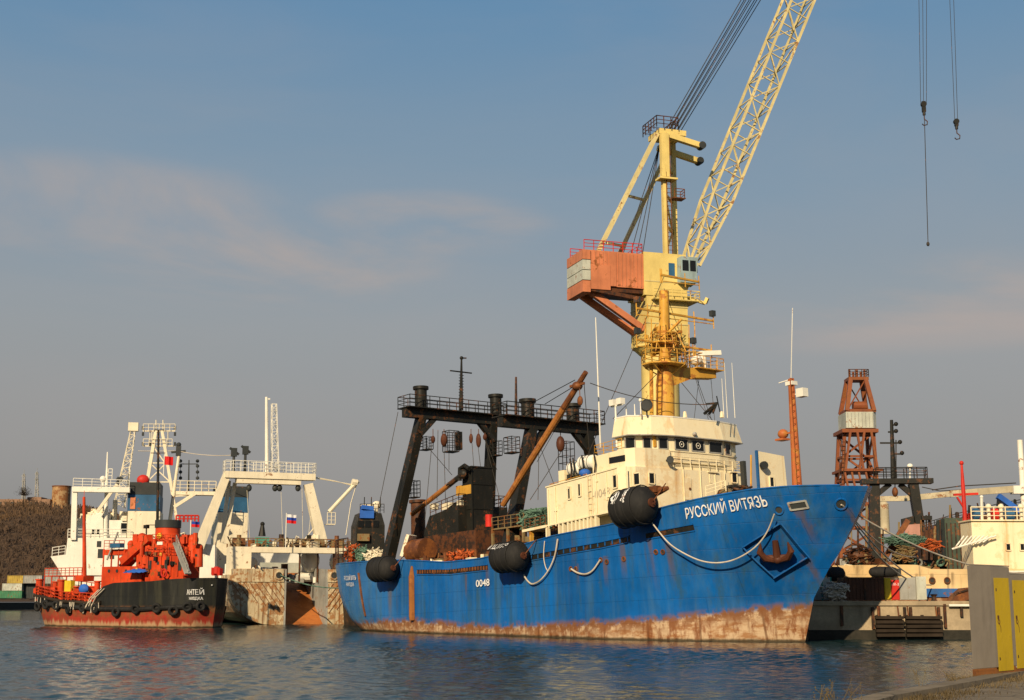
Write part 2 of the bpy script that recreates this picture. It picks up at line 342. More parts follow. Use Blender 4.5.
def hull_mat(name, upper, band_lo, band_hi, bandc, lower, pitch=0.0, rust=0.5, green=True, edge=0.35, seams=True, rust_pts=(), trim=False, b2=(0.34,0.20,0.11,1), b3=(0.27,0.105,0.035,1)):
    "ship side: paint above, worn white and rust boot-top band, all in the ship's own coordinates"
    m, nt, p, co = newmat(name)
    sp = N('ShaderNodeSeparateXYZ', nt); nt.links.new(co, sp.inputs[0])
    n1 = noise(nt, co, 0.18, detail=7); n2 = noise(nt, co, 1.3, detail=9, rough=0.7); n3 = noise(nt, co, 0.5, (1,1,0.6), detail=8, rough=0.65, loc=(5,5,5))
    st = noise(nt, co, 0.8, (2.2,2.2,0.10), detail=8, rough=0.6); st2 = noise(nt, co, 0.5, (1.6,1.6,0.08), detail=7, rough=0.7, loc=(11,3,0))
    c = mix(nt, ramp(nt, n1, 0.3, 0.7), tuple(x*0.72 for x in upper[:3])+(1,), tuple(min(1,x*1.25) for x in upper[:3])+(1,))
    c = mix(nt, ramp(nt, st2, 0.42, 0.72, 0, 0.5), c, (upper[0]*1.1+0.05, upper[1]*0.95+0.05, upper[2]*0.66+0.03, 1))
    c = mix(nt, ramp(nt, st, 0.56, 0.76, 0, 0.8*rust*1.4), c, (0.06, 0.06, 0.05, 1))
    if green: c = mix(nt, ramp(nt, noise(nt, co, 0.55, (1.3,1.3,0.22), detail=9, rough=0.72, loc=(21,4,2)), 0.50, 0.66, 0, 0.55), c, (0.035, 0.085, 0.10, 1))
    if green: c = mix(nt, ramp(nt, n3, 0.60, 0.74, 0, 0.4), c, (0.05, 0.12, 0.13, 1))
    c = mix(nt, ramp(nt, n2, 0.66, 0.74, 0, rust), c, (0.17, 0.06, 0.025, 1))
    # local rust runs under fittings
    for (rx, rz, w, h) in rust_pts:
        dx = math_(nt, 'ABSOLUTE', math_(nt, 'SUBTRACT', sp.outputs[0], rx))
        dxn = math_(nt, 'ADD', dx, math_(nt, 'MULTIPLY', math_(nt, 'SUBTRACT', st, 0.5), w*3.0))
        a = ramp(nt, dxn, 0.0, w, 1, 0); b = ramp(nt, sp.outputs[2], rz-h, rz-h*0.25, 0, 1); b_2 = ramp(nt, sp.outputs[2], rz, rz+0.25, 1, 0)
        c = mix(nt, math_(nt, 'MULTIPLY', math_(nt, 'MULTIPLY', a, b), math_(nt, 'MULTIPLY', b_2, 0.62)), c, (0.12, 0.075, 0.035, 1))
    zbase = sp.outputs[2]
    if trim:
        f1 = ramp(nt, sp.outputs[0], -14, 2, 0, 0.65); f2 = ramp(nt, sp.outputs[0], -46, -28, 1.0, 0)
        zbase = math_(nt, 'SUBTRACT', sp.outputs[2], math_(nt, 'ADD', f1, f2))
    if trim: c = mix(nt, math_(nt, 'MULTIPLY', ramp(nt, sp.outputs[0], -58, -40, 0.55, 0), ramp(nt, n1, 0.3, 0.65)), c, (0.09, 0.22, 0.34, 1))
    # welded plate seams and frames showing through
    cx = N('ShaderNodeCombineXYZ', nt); nt.links.new(sp.outputs[0], cx.inputs[0]); nt.links.new(sp.outputs[2], cx.inputs[1])
    bk = N('ShaderNodeTexBrick', nt); nt.links.new(cx.outputs[0], bk.inputs[0]); bk.inputs['Scale'].default_value = 1; bk.inputs['Brick Width'].default_value = 5.6; bk.inputs['Row Height'].default_value = 1.75; bk.inputs['Mortar Size'].default_value = 0.022; bk.inputs['Mortar Smooth'].default_value = 0.6
    c = mix(nt, math_(nt, 'MULTIPLY', bk.outputs['Fac'], 0.38), c, tuple(x*0.35 for x in upper[:3])+(1,))
    zz = math_(nt, 'ADD', zbase, math_(nt, 'MULTIPLY', math_(nt, 'SUBTRACT', n3, 0.5), edge*4))
    nh = noise(nt, co, 1.1, (0.45,0.45,1.5), detail=8, rough=0.7, loc=(8,1,1))
    bc = mix(nt, ramp(nt, nh, 0.45, 0.60), bandc, b2)
    bc = mix(nt, ramp(nt, noise(nt, co, 0.9, (1.5,1.5,0.5), detail=8, rough=0.7, loc=(3,1,7)), 0.46 if trim else 0.44, 0.64, 0, .9), bc, b3)
    bc = mix(nt, ramp(nt, st, 0.56, 0.70, 0, 0.6), bc, (0.16, 0.07, 0.03, 1))
    if seams:
        w = N('ShaderNodeTexWave', nt); w.wave_type = 'BANDS'; w.bands_direction = 'X'; w.inputs['Scale'].default_value = 0.075; w.inputs['Distortion'].default_value = 0.3
        nt.links.new(co, w.inputs[0]); bc = mix(nt, ramp(nt, w.outputs['Fac'], 0.994, 1.0, 0, 0.7), bc, (0.12, 0.05, 0.02, 1))
    c = mix(nt, ramp(nt, zz, band_hi-edge, band_hi+edge, 1, 0), c, mix(nt, ramp(nt, n1, 0.42, 0.6, 0, 0.8), bc, bc))
    edge_r = math_(nt, 'MULTIPLY', ramp(nt, zz, band_hi-1.3, band_hi, 0, 1), ramp(nt, zz, band_hi, band_hi+0.6, 1, 0))
    c = mix(nt, math_(nt, 'MULTIPLY', edge_r, ramp(nt, n2, 0.40, 0.55)), c, (0.20, 0.085, 0.035, 1))
    c = mix(nt, ramp(nt, math_(nt, 'ADD', sp.outputs[2], math_(nt, 'MULTIPLY', math_(nt, 'SUBTRACT', st, 0.5), 2.4)), band_lo-0.15, band_lo+0.35, 0.85, 0), c, lower)
    gz_ = N('ShaderNodeNewGeometry', nt); gs = N('ShaderNodeSeparateXYZ', nt); nt.links.new(gz_.outputs['Position'], gs.inputs[0])
    wl_ = math_(nt, 'ADD', gs.outputs[2], math_(nt, 'MULTIPLY', math_(nt, 'SUBTRACT', n2, 0.5), 0.35))
    nt.links.new(mix(nt, ramp(nt, wl_, 0.08, 0.30, 0.9, 0), c, (0.030, 0.026, 0.014, 1)), p.inputs['Base Color'])
    p.inputs['Roughness'].default_value = 0.45; p.inputs['Specular IOR Level'].default_value = 0.22
    b = N('ShaderNodeBump', nt); b.inputs['Strength'].default_value = 0.5; b.inputs['Distance'].default_value = 0.12
    dent = noise(nt, co, 0.55, (1,1,0.8), detail=2, rough=0.4, loc=(4,4,4)); h = math_(nt, 'ADD', dent, math_(nt, 'MULTIPLY', n2, 0.12))
    wf = N('ShaderNodeTexWave', nt); wf.wave_type = 'BANDS'; wf.bands_direction = 'X'; wf.inputs['Scale'].default_value = 0.42; wf.inputs['Distortion'].default_value = 0.6; nt.links.new(co, wf.inputs[0])
    h = math_(nt, 'ADD', h, math_(nt, 'MULTIPLY', wf.outputs['Fac'], 0.16)); h = math_(nt, 'SUBTRACT', h, math_(nt, 'MULTIPLY', bk.outputs['Fac'], 0.25))
    nt.links.new(h, b.inputs['Height']); nt.links.new(b.outputs[0], p.inputs['Normal'])
    return m

class Hull:
    "lofted hull; u from stern (0) to stem (1), v from keel (0) to rail (1)"
    def __init__(s, zbot, ztop, xs, xe, hw, hd, flare=1.6):
        s.zbot = zbot; s.ztop = ztop; s.xs = xs; s.xe = xe; s.hw = hw; s.hd = hd; s.fl = flare
    def pt(s, u, v, side=-1):
        # z first from deck sheer at this u
        xd = s.xs(1e9)+(s.xe(1e9)-s.xs(1e9))*u; zt = s.ztop(xd); z = s.zbot+(zt-s.zbot)*v
        k = (z/zt) if z > 0 else 0.0; x0 = s.xs(z); x1 = s.xe(z); x = x0+(x1-x0)*u
        hw = s.hw(u)*(1-0.35*min(1, max(0, -z/3.0))); hb = hw+(s.hd(u)-hw)*(k**s.fl)
        return Vector((x, side*hb, z))
    def at(s, x, z, side=-1, off=0.0):
        "surface point at local x, z"
        u = 0.5
        lo, hi = 0.0, 1.0
        for _ in range(30):
            u = (lo+hi)/2
            xd = s.xs(1e9)+(s.xe(1e9)-s.xs(1e9))*u; v = (z-s.zbot)/(s.ztop(xd)-s.zbot); v = min(v, 0.9999)
            if s.pt(u, v, side).x < x: lo = u
            else: hi = u
        p = s.pt(u, v, side); a = s.pt(min(1, u+0.004), v, side)-s.pt(max(0, u-0.004), v, side); b = s.pt(u, min(.9999, v+0.01), side)-s.pt(u, v-0.01, side)
        n = a.cross(b)
        if n.length < 1e-9: n = Vector((0, side, 0))
        n.normalize()
        if n.y*side < 0: n = -n
        q = p+n*off; return q
    def mesh(s, mb, nu=90, nv=26, stern_closed=True):
        us = [0.5-0.5*math.cos(math.pi*i/nu) for i in range(nu+1)]
        for side in (-1, 1):
            o = len(mb.v)
            for j in range(nv+1):
                for u in us: mb.v.append(tuple(s.pt(u, j/nv, side)))
            for j in range(nv):
                for i in range(nu):
                    q = (o+j*(nu+1)+i, o+j*(nu+1)+i+1, o+(j+1)*(nu+1)+i+1, o+(j+1)*(nu+1)+i); mb.face(*(q if side < 0 else q[::-1]))
            # inner bulwark and rail cap
            o2 = len(mb.v)
            for u in us:
                p = s.pt(u, 1, side); ins = min(0.18, abs(p.y)*0.9); ux = 0.18 if u < 0.02 else (-0.22 if u > 0.98 else 0)
                lo = s.pt(u, 1-0.95/(p.z-s.zbot), side); il = min(0.22, abs(lo.y)*0.95)
                mb.v.append((p.x+ux, p.y-side*ins, p.z)); mb.v.append((lo.x+ux, lo.y-side*il, lo.z))
            top = o+nv*(nu+1)
            for i in range(nu):
                a = (top+i, top+i+1, o2+2*i+2, o2+2*i); b = (o2+2*i, o2+2*i+2, o2+2*i+3, o2+2*i+1)
                mb.face(*(a if side < 0 else a[::-1])); mb.face(*(b if side < 0 else b[::-1]))
        return mb
    def deck(s, mb, drop=1.0, nu=40):
        for i in range(nu):
            vs = []
            for u, sd in ((i/nu, -1), ((i+1)/nu, -1), ((i+1)/nu, 1), (i/nu, 1)):
                q = s.pt(u, 1, sd); p = s.pt(u, 1-drop/(q.z-s.zbot), sd); vs.append((p.x, p.y*0.97, p.z))
            mb.add(vs, [(0,1,2,3)])
        return mb

# ================================================================== SETTING
def water():
    m, nt, p, co = newmat('harbour_water')
    p.inputs['Base Color'].default_value = (0.008, 0.030, 0.032, 1); p.inputs['Roughness'].default_value = 0.13; p.inputs['IOR'].default_value = 1.27
    g = N('ShaderNodeNewGeometry', nt); pos = g.outputs['Position']
    a = noise(nt, pos, 0.9, (1, 1.5, 1), detail=3, rough=0.55, dist=0.4); b = noise(nt, pos, 3.2, (1, 1.3, 1), detail=3, rough=0.6, loc=(3,7,0)); c = noise(nt, pos, 0.12, (1,1.8,1), detail=3, loc=(9,2,0))
    d = noise(nt, pos, 0.035, (1,3,1), detail=4, loc=(1,5,0))
    h = math_(nt, 'ADD', math_(nt, 'MULTIPLY', a, 0.55), math_(nt, 'MULTIPLY', b, 0.22)); h = math_(nt, 'ADD', h, math_(nt, 'MULTIPLY', c, 0.8))
    bp = N('ShaderNodeBump', nt); bp.inputs['Distance'].default_value = 0.10
    nt.links.new(ramp(nt, d, 0.35, 0.65, 0.6, 1.0), bp.inputs['Strength']); nt.links.new(h, bp.inputs['Height']); nt.links.new(bp.outputs[0], p.inputs['Normal'])
    # real chop in the basin, flat sheet beyond it
    import numpy as np
    r_ = np.random.RandomState(5); Ys = [14.0]
    while Ys[-1] < 235: Ys.append(Ys[-1]+0.11+Ys[-1]*0.0024)
    Ys = np.array(Ys); NX = 680; U = np.linspace(-1, 1, NX)
    Xg = np.outer(0.42*Ys+14, U); Yg = np.repeat(Ys[:,None], NX, 1); Z = np.zeros_like(Xg)
    for k in range(110):
        lam = 0.34*(2.0/0.34)**r_.rand(); th = r_.normal(0.55, 0.75); kk = 2*np.pi/lam; amp = 0.0040*lam**0.80*(0.5+r_.rand())
        Z += amp*np.sin(kk*(Xg*np.sin(th)+Yg*np.cos(th))+6.283*r_.rand())
    gust = 0.62+0.38*np.sin(Xg*0.05+1.3*np.sin(Yg*0.045))*np.sin(Yg*0.07+0.9*np.sin(Xg*0.06))
    edge_ = np.minimum(1, np.minimum((1-np.abs(U))[None,:]*20, np.minimum((Ys-14)/4, (235-Ys)/20).clip(0,1)[:,None]*1.0)).clip(0,1)
    Z = np.sign(Z)*np.abs(Z)*gust*edge_
    Z[0] = 0; Z[-1] = 0
    n = len(Ys); V = np.stack([Xg, Yg, Z], -1).reshape(-1, 3)
    i = np.arange(n-1)[:,None]*NX+np.arange(NX-1)[None,:]; Fq = np.stack([i, i+1, i+1+NX, i+NX], -1).reshape(-1, 4)
    me = bpy.data.meshes.new('water'); base = len(V); yn = float(Ys[-1]); xn = 0.42*yn+14; x0 = 0.42*14+14
    extra = np.array([(-9000,-300,0),(9000,-300,0),(9000,12000,0),(-9000,12000,0),(-x0,14,0),(x0,14,0),(xn,yn,0),(-xn,yn,0)], float)
    V = np.vstack([V, extra]); q = base; Fq = np.vstack([Fq, [[q,q+1,q+5,q+4],[q+1,q+2,q+6,q+5],[q+2,q+3,q+7,q+6],[q+3,q,q+4,q+7]]])
    me.vertices.add(len(V)); me.vertices.foreach_set('co', V.ravel()); me.loops.add(Fq.size); me.loops.foreach_set('vertex_index', Fq.ravel().astype('i'))
    me.polygons.add(len(Fq)); me.polygons.foreach_set('loop_start', np.arange(0, Fq.size, 4, dtype='i')); me.update(calc_edges=True); me.validate(); me.shade_smooth()
    me.materials.append(m); o = bpy.data.objects.new('water', me); COL.objects.link(o); struct(o)
water()

def ground_mat(name, c1, c2, scale=0.6, crack=False):
    m, nt, p, co = newmat(name)
    n1 = noise(nt, co, scale, detail=8, rough=0.7); n2 = noise(nt, co, scale*9, detail=5, rough=0.7, loc=(3,1,2))
    st = noise(nt, co, 0.9, (1.5,1.5,0.25), detail=7, loc=(2,2,2))
    c = mix(nt, ramp(nt, n1, 0.3, 0.7), c1, c2); c = mix(nt, ramp(nt, n2, 0.35, 0.7, 0, 0.4), c, tuple(x*0.5 for x in c1[:3])+(1,))
    c = mix(nt, ramp(nt, st, 0.55, 0.75, 0, 0.5), c, tuple(x*0.35 for x in c1[:3])+(1,))
    if crack:
        v = N('ShaderNodeTexVoronoi', nt); v.feature = 'DISTANCE_TO_EDGE'; v.inputs['Scale'].default_value = 0.8; nt.links.new(co, v.inputs[0])
        c = mix(nt, ramp(nt, v.outputs[0], 0.0, 0.02, 0.7, 0), c, (0.05,0.045,0.035,1))
    nt.links.new(c, p.inputs['Base Color']); p.inputs['Roughness'].default_value = 0.93; p.inputs['Specular IOR Level'].default_value = 0.2
    b = N('ShaderNodeBump', nt); b.inputs['Strength'].default_value = 0.5; b.inputs['Distance'].default_value = 0.05; nt.links.new(n2, b.inputs['Height']); nt.links.new(b.outputs[0], p.inputs['Normal'])
    return m
M['concrete'] = ground_mat('old_quay_concrete', (0.50,0.40,0.26,1), (0.29,0.23,0.15,1), 0.35)
M['dryground'] = ground_mat('dusty_concrete_ground', (0.26,0.215,0.15,1), (0.16,0.13,0.09,1), 0.8, True)
M['concdark'] = ground_mat('wet_slimy_concrete', (0.05,0.045,0.035,1), (0.025,0.025,0.02,1), 1.2)
M['hill'] = ground_mat('brown_hillside_soil', (0.10,0.065,0.04,1), (0.06,0.042,0.028,1), 0.03)

# finger pier right of the blue ship
QA = Vector((23.6, 113.6)); 
def quay_block(name, x0, x1, y0, y1, z, mat, lip=True):
    mb = MB(); mb.box(x0, x1, y0, y1, -4, z-0.35); 
    if lip: mb.box(x0-0.15, x1, y0-0.15, y1+0.15, z-0.35, z)
    mb.m = 1; mb.box(x0-0.02, x1, y0-0.35, y0-0.003, -4, 0.75)
    return struct(mb.build(name, [mat, M['concdark']]))
quay_block('quay_pier', 23.6, 95, 113.6, 119.5, 3.02, M['concrete'])
quay_block('quay', 8, 28, 142, 170, 2.9, M['concrete'])
quay_block('quay_yard', 28, 190, 160, 200, 2.9, M['concrete'])
quay_block('quay_far_shore', -620, -165, 430, 520, 2.6, M['concdark'], False)
# thin concrete pilaster joints & steel strips down the pier face
mb = MB()
for px, y0, y1 in ((842,606,626),(873,607,629),(879,606,616),(905,607,617),(911,607,617),(939,607,617),(945,604,628),(962,607,617)):
    a = at(px, y0, 113.3); b = at(px, y1, 113.3); mb.box(a.x-0.1, a.x+0.1, 113.38, 113.605, b.z, a.z)
struct(mb.build('quay_face_strips', M['darkrust']))
# near quay where the photographer stands
mb = MB()
edge = [(-4.0, 2.0), (0.2, 12.5), (gz(872,700,1.5).x, gz(872,700,1.5).y), (gz(962,684,1.5).x, gz(962,684,1.5).y), (gz(1024,672,1.5).x+0.8, gz(1024,672,1.5).y+1.5), (16.5, 36), (24, 46)]
poly = [(-4,-60)]+edge+[(60,46),(60,-60)]
mb.prism(poly, -3, 1.5)
# kerb-like coping along the water edge
for a, b in zip(edge, edge[1:]):
    va = Vector((a[0],a[1],1.5)); vb = Vector((b[0],b[1],1.5)); n = Vector((vb.y-va.y, va.x-vb.x, 0)).normalized()
    mb.add([va+n*0.02-Vector((0,0,.3)), vb+n*0.02-Vector((0,0,.3)), vb+n*0.42-Vector((0,0,.3)), va+n*0.42-Vector((0,0,.3)), va+n*0.02+Vector((0,0,.10)), vb+n*0.02+Vector((0,0,.10)), vb+n*0.42+Vector((0,0,.10)), va+n*0.42+Vector((0,0,.10))],
           [(3,2,1,0),(4,5,6,7),(0,1,5,4),(1,2,6,5),(2,3,7,6),(3,0,4,7)])
struct(mb.build('ground', M['dryground']))

# hill on the left shore
def hill_z(x, y):
    # ridge profile measured along x, rising from the shore
    top = interp(x, [-900,-420,-330,-262,-235,-205,-180,-160,-135], [38, 44.5, 44.5, 44.5, 44, 40, 30, 11, -7])
    t = min(1, max(0, (y-505)/190)); s = t*t*(3-2*t)
    return 2.6-(4.5 if x>-150 else 0)+top*s*(1 if y < 760 else max(0, 1-(y-760)/600))+3.0*math.sin(x*0.031+y*0.02)*s+1.6*math.sin(x*0.09+1.3)*math.cos(y*0.05)*s
mb = MB(); nx, ny = 90, 50; X0, X1, Y0, Y1 = -900, -150, 500, 1100
for j in range(ny+1):
    for i in range(nx+1):
        x = X0+(X1-X0)*i/nx; y = Y0+(Y1-Y0)*j/ny; mb.v.append((x, y, hill_z(x, y)-0.2))
for j in range(ny):
    for i in range(nx): mb.face(j*(nx+1)+i, j*(nx+1)+i+1, (j+1)*(nx+1)+i+1, (j+1)*(nx+1)+i)
struct(mb.build('hill', M['hill'], smooth=True))
# leafless scrub wood covering the hill: thousands of bare twiggy crowns, uncountable
def scrub():
    m, nt, p, co = newmat('bare_twig_scrub'); 
    n1 = noise(nt, co, 0.03, detail=5); n2 = noise(nt, co, 0.5, detail=5)
    c = mix(nt, ramp(nt, n2, 0.3, 0.7), (0.030,0.021,0.016,1), (0.095,0.060,0.038,1)); c = mix(nt, ramp(nt, n1, 0.45, 0.65, 0, 0.6), c, (0.15,0.085,0.035,1))
    nt.links.new(c, p.inputs['Base Color']); p.inputs['Roughness'].default_value = 1
    rnd = random.Random(3); mb = MB()
    for k in range(9000):
        # keep to what the station point can see plus a margin
        x = rnd.uniform(-330, -150); y = rnd.uniform(508, 715)
        if rnd.random() < 0.12: x = rnd.uniform(-520, -330)
        z = hill_z(x, y)
        if z < 3.2: continue
        h = rnd.uniform(2.0, 4.8); r = h*rnd.uniform(0.45, 0.8)
        for q in range(8):
            a = rnd.uniform(0, 6.28); t = rnd.uniform(0.3, 1.0); d = Vector((math.cos(a)*r*rnd.random(), math.sin(a)*r*rnd.random(), h*t))
            c0 = Vector((x, y, z))+d*0.35; c1 = Vector((x, y, z))+d; w = rnd.uniform(0.07, 0.34)
            s = Vector((math.cos(a*3)*w, 0, math.sin(a*5)*w)); mb.add([c0-s*0.3, c0+s*0.3, c1+s, c1-s*1.2], [(0,1,2,3)])
    o = mb.build('hillside_scrub', m); struct(o, 'stuff')
scrub()

# ruin, tank and radio masts along the ridge
RY = 690
def ridge(px, py): return at(px, py, RY)
t = thing('ruined_building', (0,0,0), 'long low roofless brick ruin along the hilltop on the left', 'building')
mb = MB(); a = ridge(-6, 503); b = ridge(53, 498); mb.box(a.x, b.x, RY-4, RY+6, a.z-6, a.z+1.6); mb.box(ridge(30,500).x, ridge(44,500).x, RY-4.2, RY+5, a.z, a.z+2.6)
mb.build('wall', paint('ruin_brick', (0.26,0.15,0.09), rust=0.2, scale=0.3), t)
mb = MB()
for px in range(2, 50, 6): q = ridge(px, 501); mb.box(q.x, q.x+1.3, RY-4.35, RY-3.9, a.z-1.6, a.z+0.2)
mb.build('window', M['charcoal'], t)
t = thing('storage_tank', (0,0,0), 'rusty patchwork round tank on the hilltop above the white ship', 'tank')
q = ridge(61, 500); qt = ridge(61, 487); mb = MB(); mb.cyl((q.x, RY, q.z-6), (q.x, RY, qt.z), (ridge(70,490).x-ridge(52,490).x)/2, 28)
mb.build('shell', paint('rusty_tank_steel', (0.42,0.27,0.13), rust=0.8, scale=0.35, streak=0.3), t)
mb = MB(); mb.cyl((q.x, RY, qt.z), (q.x, RY, qt.z+0.5), (ridge(70,490).x-ridge(52,490).x)/2+0.2, 28)
mb.build('roof', M['rust'], t)
for px, top, lab in ((24, 474, 'thinner left-hand lattice radio mast on the hill ridge'), (37, 472, 'taller lattice radio mast nearest the tank on the hill ridge')):
    t = thing('radio_mast', (0,0,0), lab, 'radio mast', 'radio masts on the ridge'); b = ridge(px, 500); u = ridge(px, top); mb = MB()
    w = 0.9
    mb.lattice([(b.x-w,RY-w,b.z-3),(b.x+w,RY-w,b.z-3),(b.x+w,RY+w,b.z-3),(b.x-w,RY+w,b.z-3)], [(u.x-.35,RY-.35,u.z),(u.x+.35,RY-.35,u.z),(u.x+.35,RY+.35,u.z),(u.x-.35,RY+.35,u.z)], 7, 0.1, 0.07)
    mb.build('lattice', M['grey'], t); mb = MB(); mb.cyl((u.x,RY,u.z),(u.x,RY,u.z+2.0),0.1,5)
    for dz in (1.0, 3.5): mb.bar((u.x-1.1,RY,u.z-dz),(u.x+1.1,RY,u.z-dz),0.25)
    mb.build('antenna', M['grey'], t)
# a few ridge trees with trunk and bare crown
for k,(px, h) in enumerate(((29, 7.0),)):
    t = thing('bare_tree', (0,0,0), ['wide leafless tree beside the ruin and radio masts', 'small leafless tree at the far left end of the ridge'][k], 'tree')
    b = ridge(px, 501); b.y = RY-8; mb = MB(); mb.tube([b-Vector((0,0,4)), b+Vector((0.2,0,h*0.4))], [0.3,0.16], 6); mb.build('trunk', M['wood'], t)
    rnd = random.Random(px); mb = MB()
    for q in range(420):
        a = rnd.uniform(0,6.28); e = rnd.uniform(-0.1,1.45); L = h*0.6*rnd.uniform(.3,1); p0 = b+Vector((0,0,h*0.3)); p1 = p0+Vector((math.cos(a)*math.cos(e), math.sin(a)*math.cos(e), math.sin(e)))*L
        p2 = p1+Vector((rnd.uniform(-.9,.9), rnd.uniform(-.9,.9), rnd.uniform(.1,1.1))); mb.bar(p1, p2, 0.035)
        if q < 60: mb.bar(p0, p1, .12, .12, .05)
    mb.build('crown', M['wood'], t)

# freight containers stacked on the far quay
def container(px0, px1, py0, py1, Y, mat, lab, depth=2.6):
    a = at(px0, py1, Y); b = at(px1, py0, Y); t = thing('shipping_container', (a.x, Y, a.z), lab, 'container', 'containers on the far quay')
    w = b.x-a.x; h = b.z-a.z; mb = MB(); mb.box(0.08, w-0.08, 0.08, depth, 0.1, h-0.1)
    n = int(w/0.55)
    for i in range(n): mb.box(0.2+i*(w-0.4)/n, 0.2+(i+0.5)*(w-0.4)/n, 0.0, 0.081, 0.18, h-0.18)
    mb.build('panels', mat, t); mb = MB()
    for x in (0, w-0.14):
        mb.box(x, x+0.14, -0.03, 0.1, 0, h); mb.box(x, x+0.14, depth-0.1, depth+0.03, 0, h)
    for z in (0, h-0.12): mb.box(0.14, w-0.14, -0.02, 0.1, z, z+0.12)
    mb.build('corner_frame', mat, t)
container(2, 22, 583.5, 590.5, 447, M['palegrey'], 'white shipping container under the yellow one at far left')
container(7, 23, 575.6, 583.3, 447, paint('dull_yellow_container', (0.45,0.32,0.06)), 'yellow shipping container on top of the far left stack')
container(-2, 22, 590.7, 598.2, 447, M['green'], 'dark green shipping container at the bottom of the far left stack')
container(23, 42, 575.5, 583.2, 447, M['grey'], 'blue-grey shipping container beside the yellow one')
container(23, 42, 583.4, 598.2, 449, M['charcoal'], 'tall dark shipping container right of the white and green ones')
container(44, 66, 569, 583.5, 470, M['grey'], 'pale grey container partly hidden behind the white ship bow')

# ================================================================== BLUE TRAWLER
B = Fr(gz(805, 642.5), -53, 2.3)
bx = [-61.1,-60.8,-59.8,-57,-50,-15,-8,-4,0,3,5,6.2,6.9]; bh = [0,3.8,5.4,6.5,7,7,6.75,6.2,5.1,3.8,2.5,1.3,0]
hd = lambda u: interp(-61.1+68.0*u, bx, bh)
hw = lambda u: interp(u, [0,0.03,0.08,0.18,0.3,0.72,0.84,0.92,0.97,1.0], [0,2.2,4.4,6.6,7,7,5.7,3.3,1.3,0.0])
stem = lambda z: interp(z, [-3,0,3.2,5.27,6.41,9.07,10.7,10.9], [-1.2,0,1.15,2.77,3.9,5.9,6.8,6.9])
sternx = lambda z: interp(z, [-3,0.8,2.2,3.4,5,6.5,9], [-49,-54,-57.8,-59.6,-60.7,-61.1,-61.1])
sheer = lambda x: interp(x, [-60,-52,-45,-41,-36,-30,-27,-24,-20,-12.6,-10,-7.5,-3.4,0,3,6.9], [9.15,8.98,8.73,8.42,7.98,7.98,8.3,8.8,9.22,9.57,9.98,10.38,10.8,11.05,11.08,10.9])
BH = Hull(-2.5, sheer, sternx, stem, hw, hd)
BH.__class__.pt_orig = Hull.pt
class BlueHull(Hull):
    def pt(s, u, v, side=-1):
        s.fl = 0.35+1.35*max(0, min(1, (u-0.5)/0.35)); return Hull.pt(s, u, v, side)
BH = BlueHull(-2.5, sheer, sternx, stem, hw, hd)
ship = thing('fishing_trawler', B, 'large blue stern trawler with cream wheelhouse moored in the middle of the harbour', 'fishing ship')
M['bluehull'] = hull_mat('blue_ship_side', (0.004, 0.105, 0.37), -9, 1.85, (0.52,0.38,0.24,1), (0.2,0.05,0.02,1), rust=0.5, trim=True, edge=.22, b2=(0.33,0.17,0.075,1), b3=(0.19,0.060,0.018,1),
    rust_pts=((1.9,6.2,0.35,3.6),(-9.3,8.0,0.5,4.5),(-7.6,7.6,0.35,3.5),(-30.2,7.0,0.5,3.2),(-33.5,6.6,0.3,2.4),(-52.6,7.8,0.4,5),(5.5,9.3,0.25,3.0),(-17.6,6.6,0.3,2.0),(-14.2,7,0.4,2.6),(3.0,9.3,0.5,3),(-46.5,6,0.6,3.5),(-12.2,7.8,.4,3)))
o = BH.mesh(MB(), 200, 40).build('hull', M['bluehull'], ship, smooth=True)
mb = MB(); BH.deck(mb, 1.05); mb.build('deck', M['rust'], ship)
hs = lambda x, z, off=0.03: BH.at(x, z, -1, off)
def onhull(px, py):
    y = -7
    for _ in range(40):
        q = B.iy(px, py, y); y = 0.6*y+0.4*BH.at(q.x, q.z).y
    return q
# rubbing strake pieces and long freeing-port slots below the rail
mb = MB()
def strip(pts, w, off, thick, mbx):
    P = []
    for x, z in pts: P.append((hs(x, z-w/2, off), hs(x, z+w/2, off), hs(x, z+w/2, -0.05), hs(x, z-w/2, -0.05)))
    for a, b in zip(P, P[1:]): mbx.add(list(a)+list(b), [(0,4,5,1),(1,5,6,2),(3,7,4,0),(2,6,7,3)])
    mbx.add(list(P[0]), [(0,1,2,3)]); mbx.add(list(P[-1]), [(3,2,1,0)])
def seg(pa, pb, n=10):
    a = onhull(*pa); b = onhull(*pb); return [(a.x+(b.x-a.x)*i/n, a.z+(b.z-a.z)*i/n) for i in range(n+1)]
def seg3(*p, n=6):
    r = []
    for a, b in zip(p, p[1:]): r += seg(a, b, n)[:(None if b == p[-1] else -1)]
    return r
slots = [seg3((417,572),(450,572),(488,567.5)), seg3((530,558),(565,551.5),(600,545.5),(630,539)), seg3((646,536),(664,533),(694,527.5))]
for sgm in slots:
    mb = MB(); strip(sgm, 0.36, 0.025, 0, mb); fp_ = mb.build('freeing_port', M['dark'], ship)
    for dz, w_l in ((0.27,.1),(-.25,.07)):
        mb = MB(); strip([(x, z+dz) for x, z in sgm], w_l, w_l, 0, mb); mb.build('slot_lip', M['bluehull'], fp_)
mb = MB(); sgm = seg((418,572),(487,567.8),26)
for x, z in sgm:
    mb = MB(); strip([(x-0.12, z),(x+0.1, z)], 0.34, 0.06, 0, mb); mb.build('slot_bar', M['rust'], ship)
for x, z in seg((532,557.6),(628,539.3),14):
    mb = MB(); strip([(x-0.06, z),(x+0.06, z)], 0.34, 0.05, 0, mb); mb.build('slot_bar', M['bluehull'], ship)
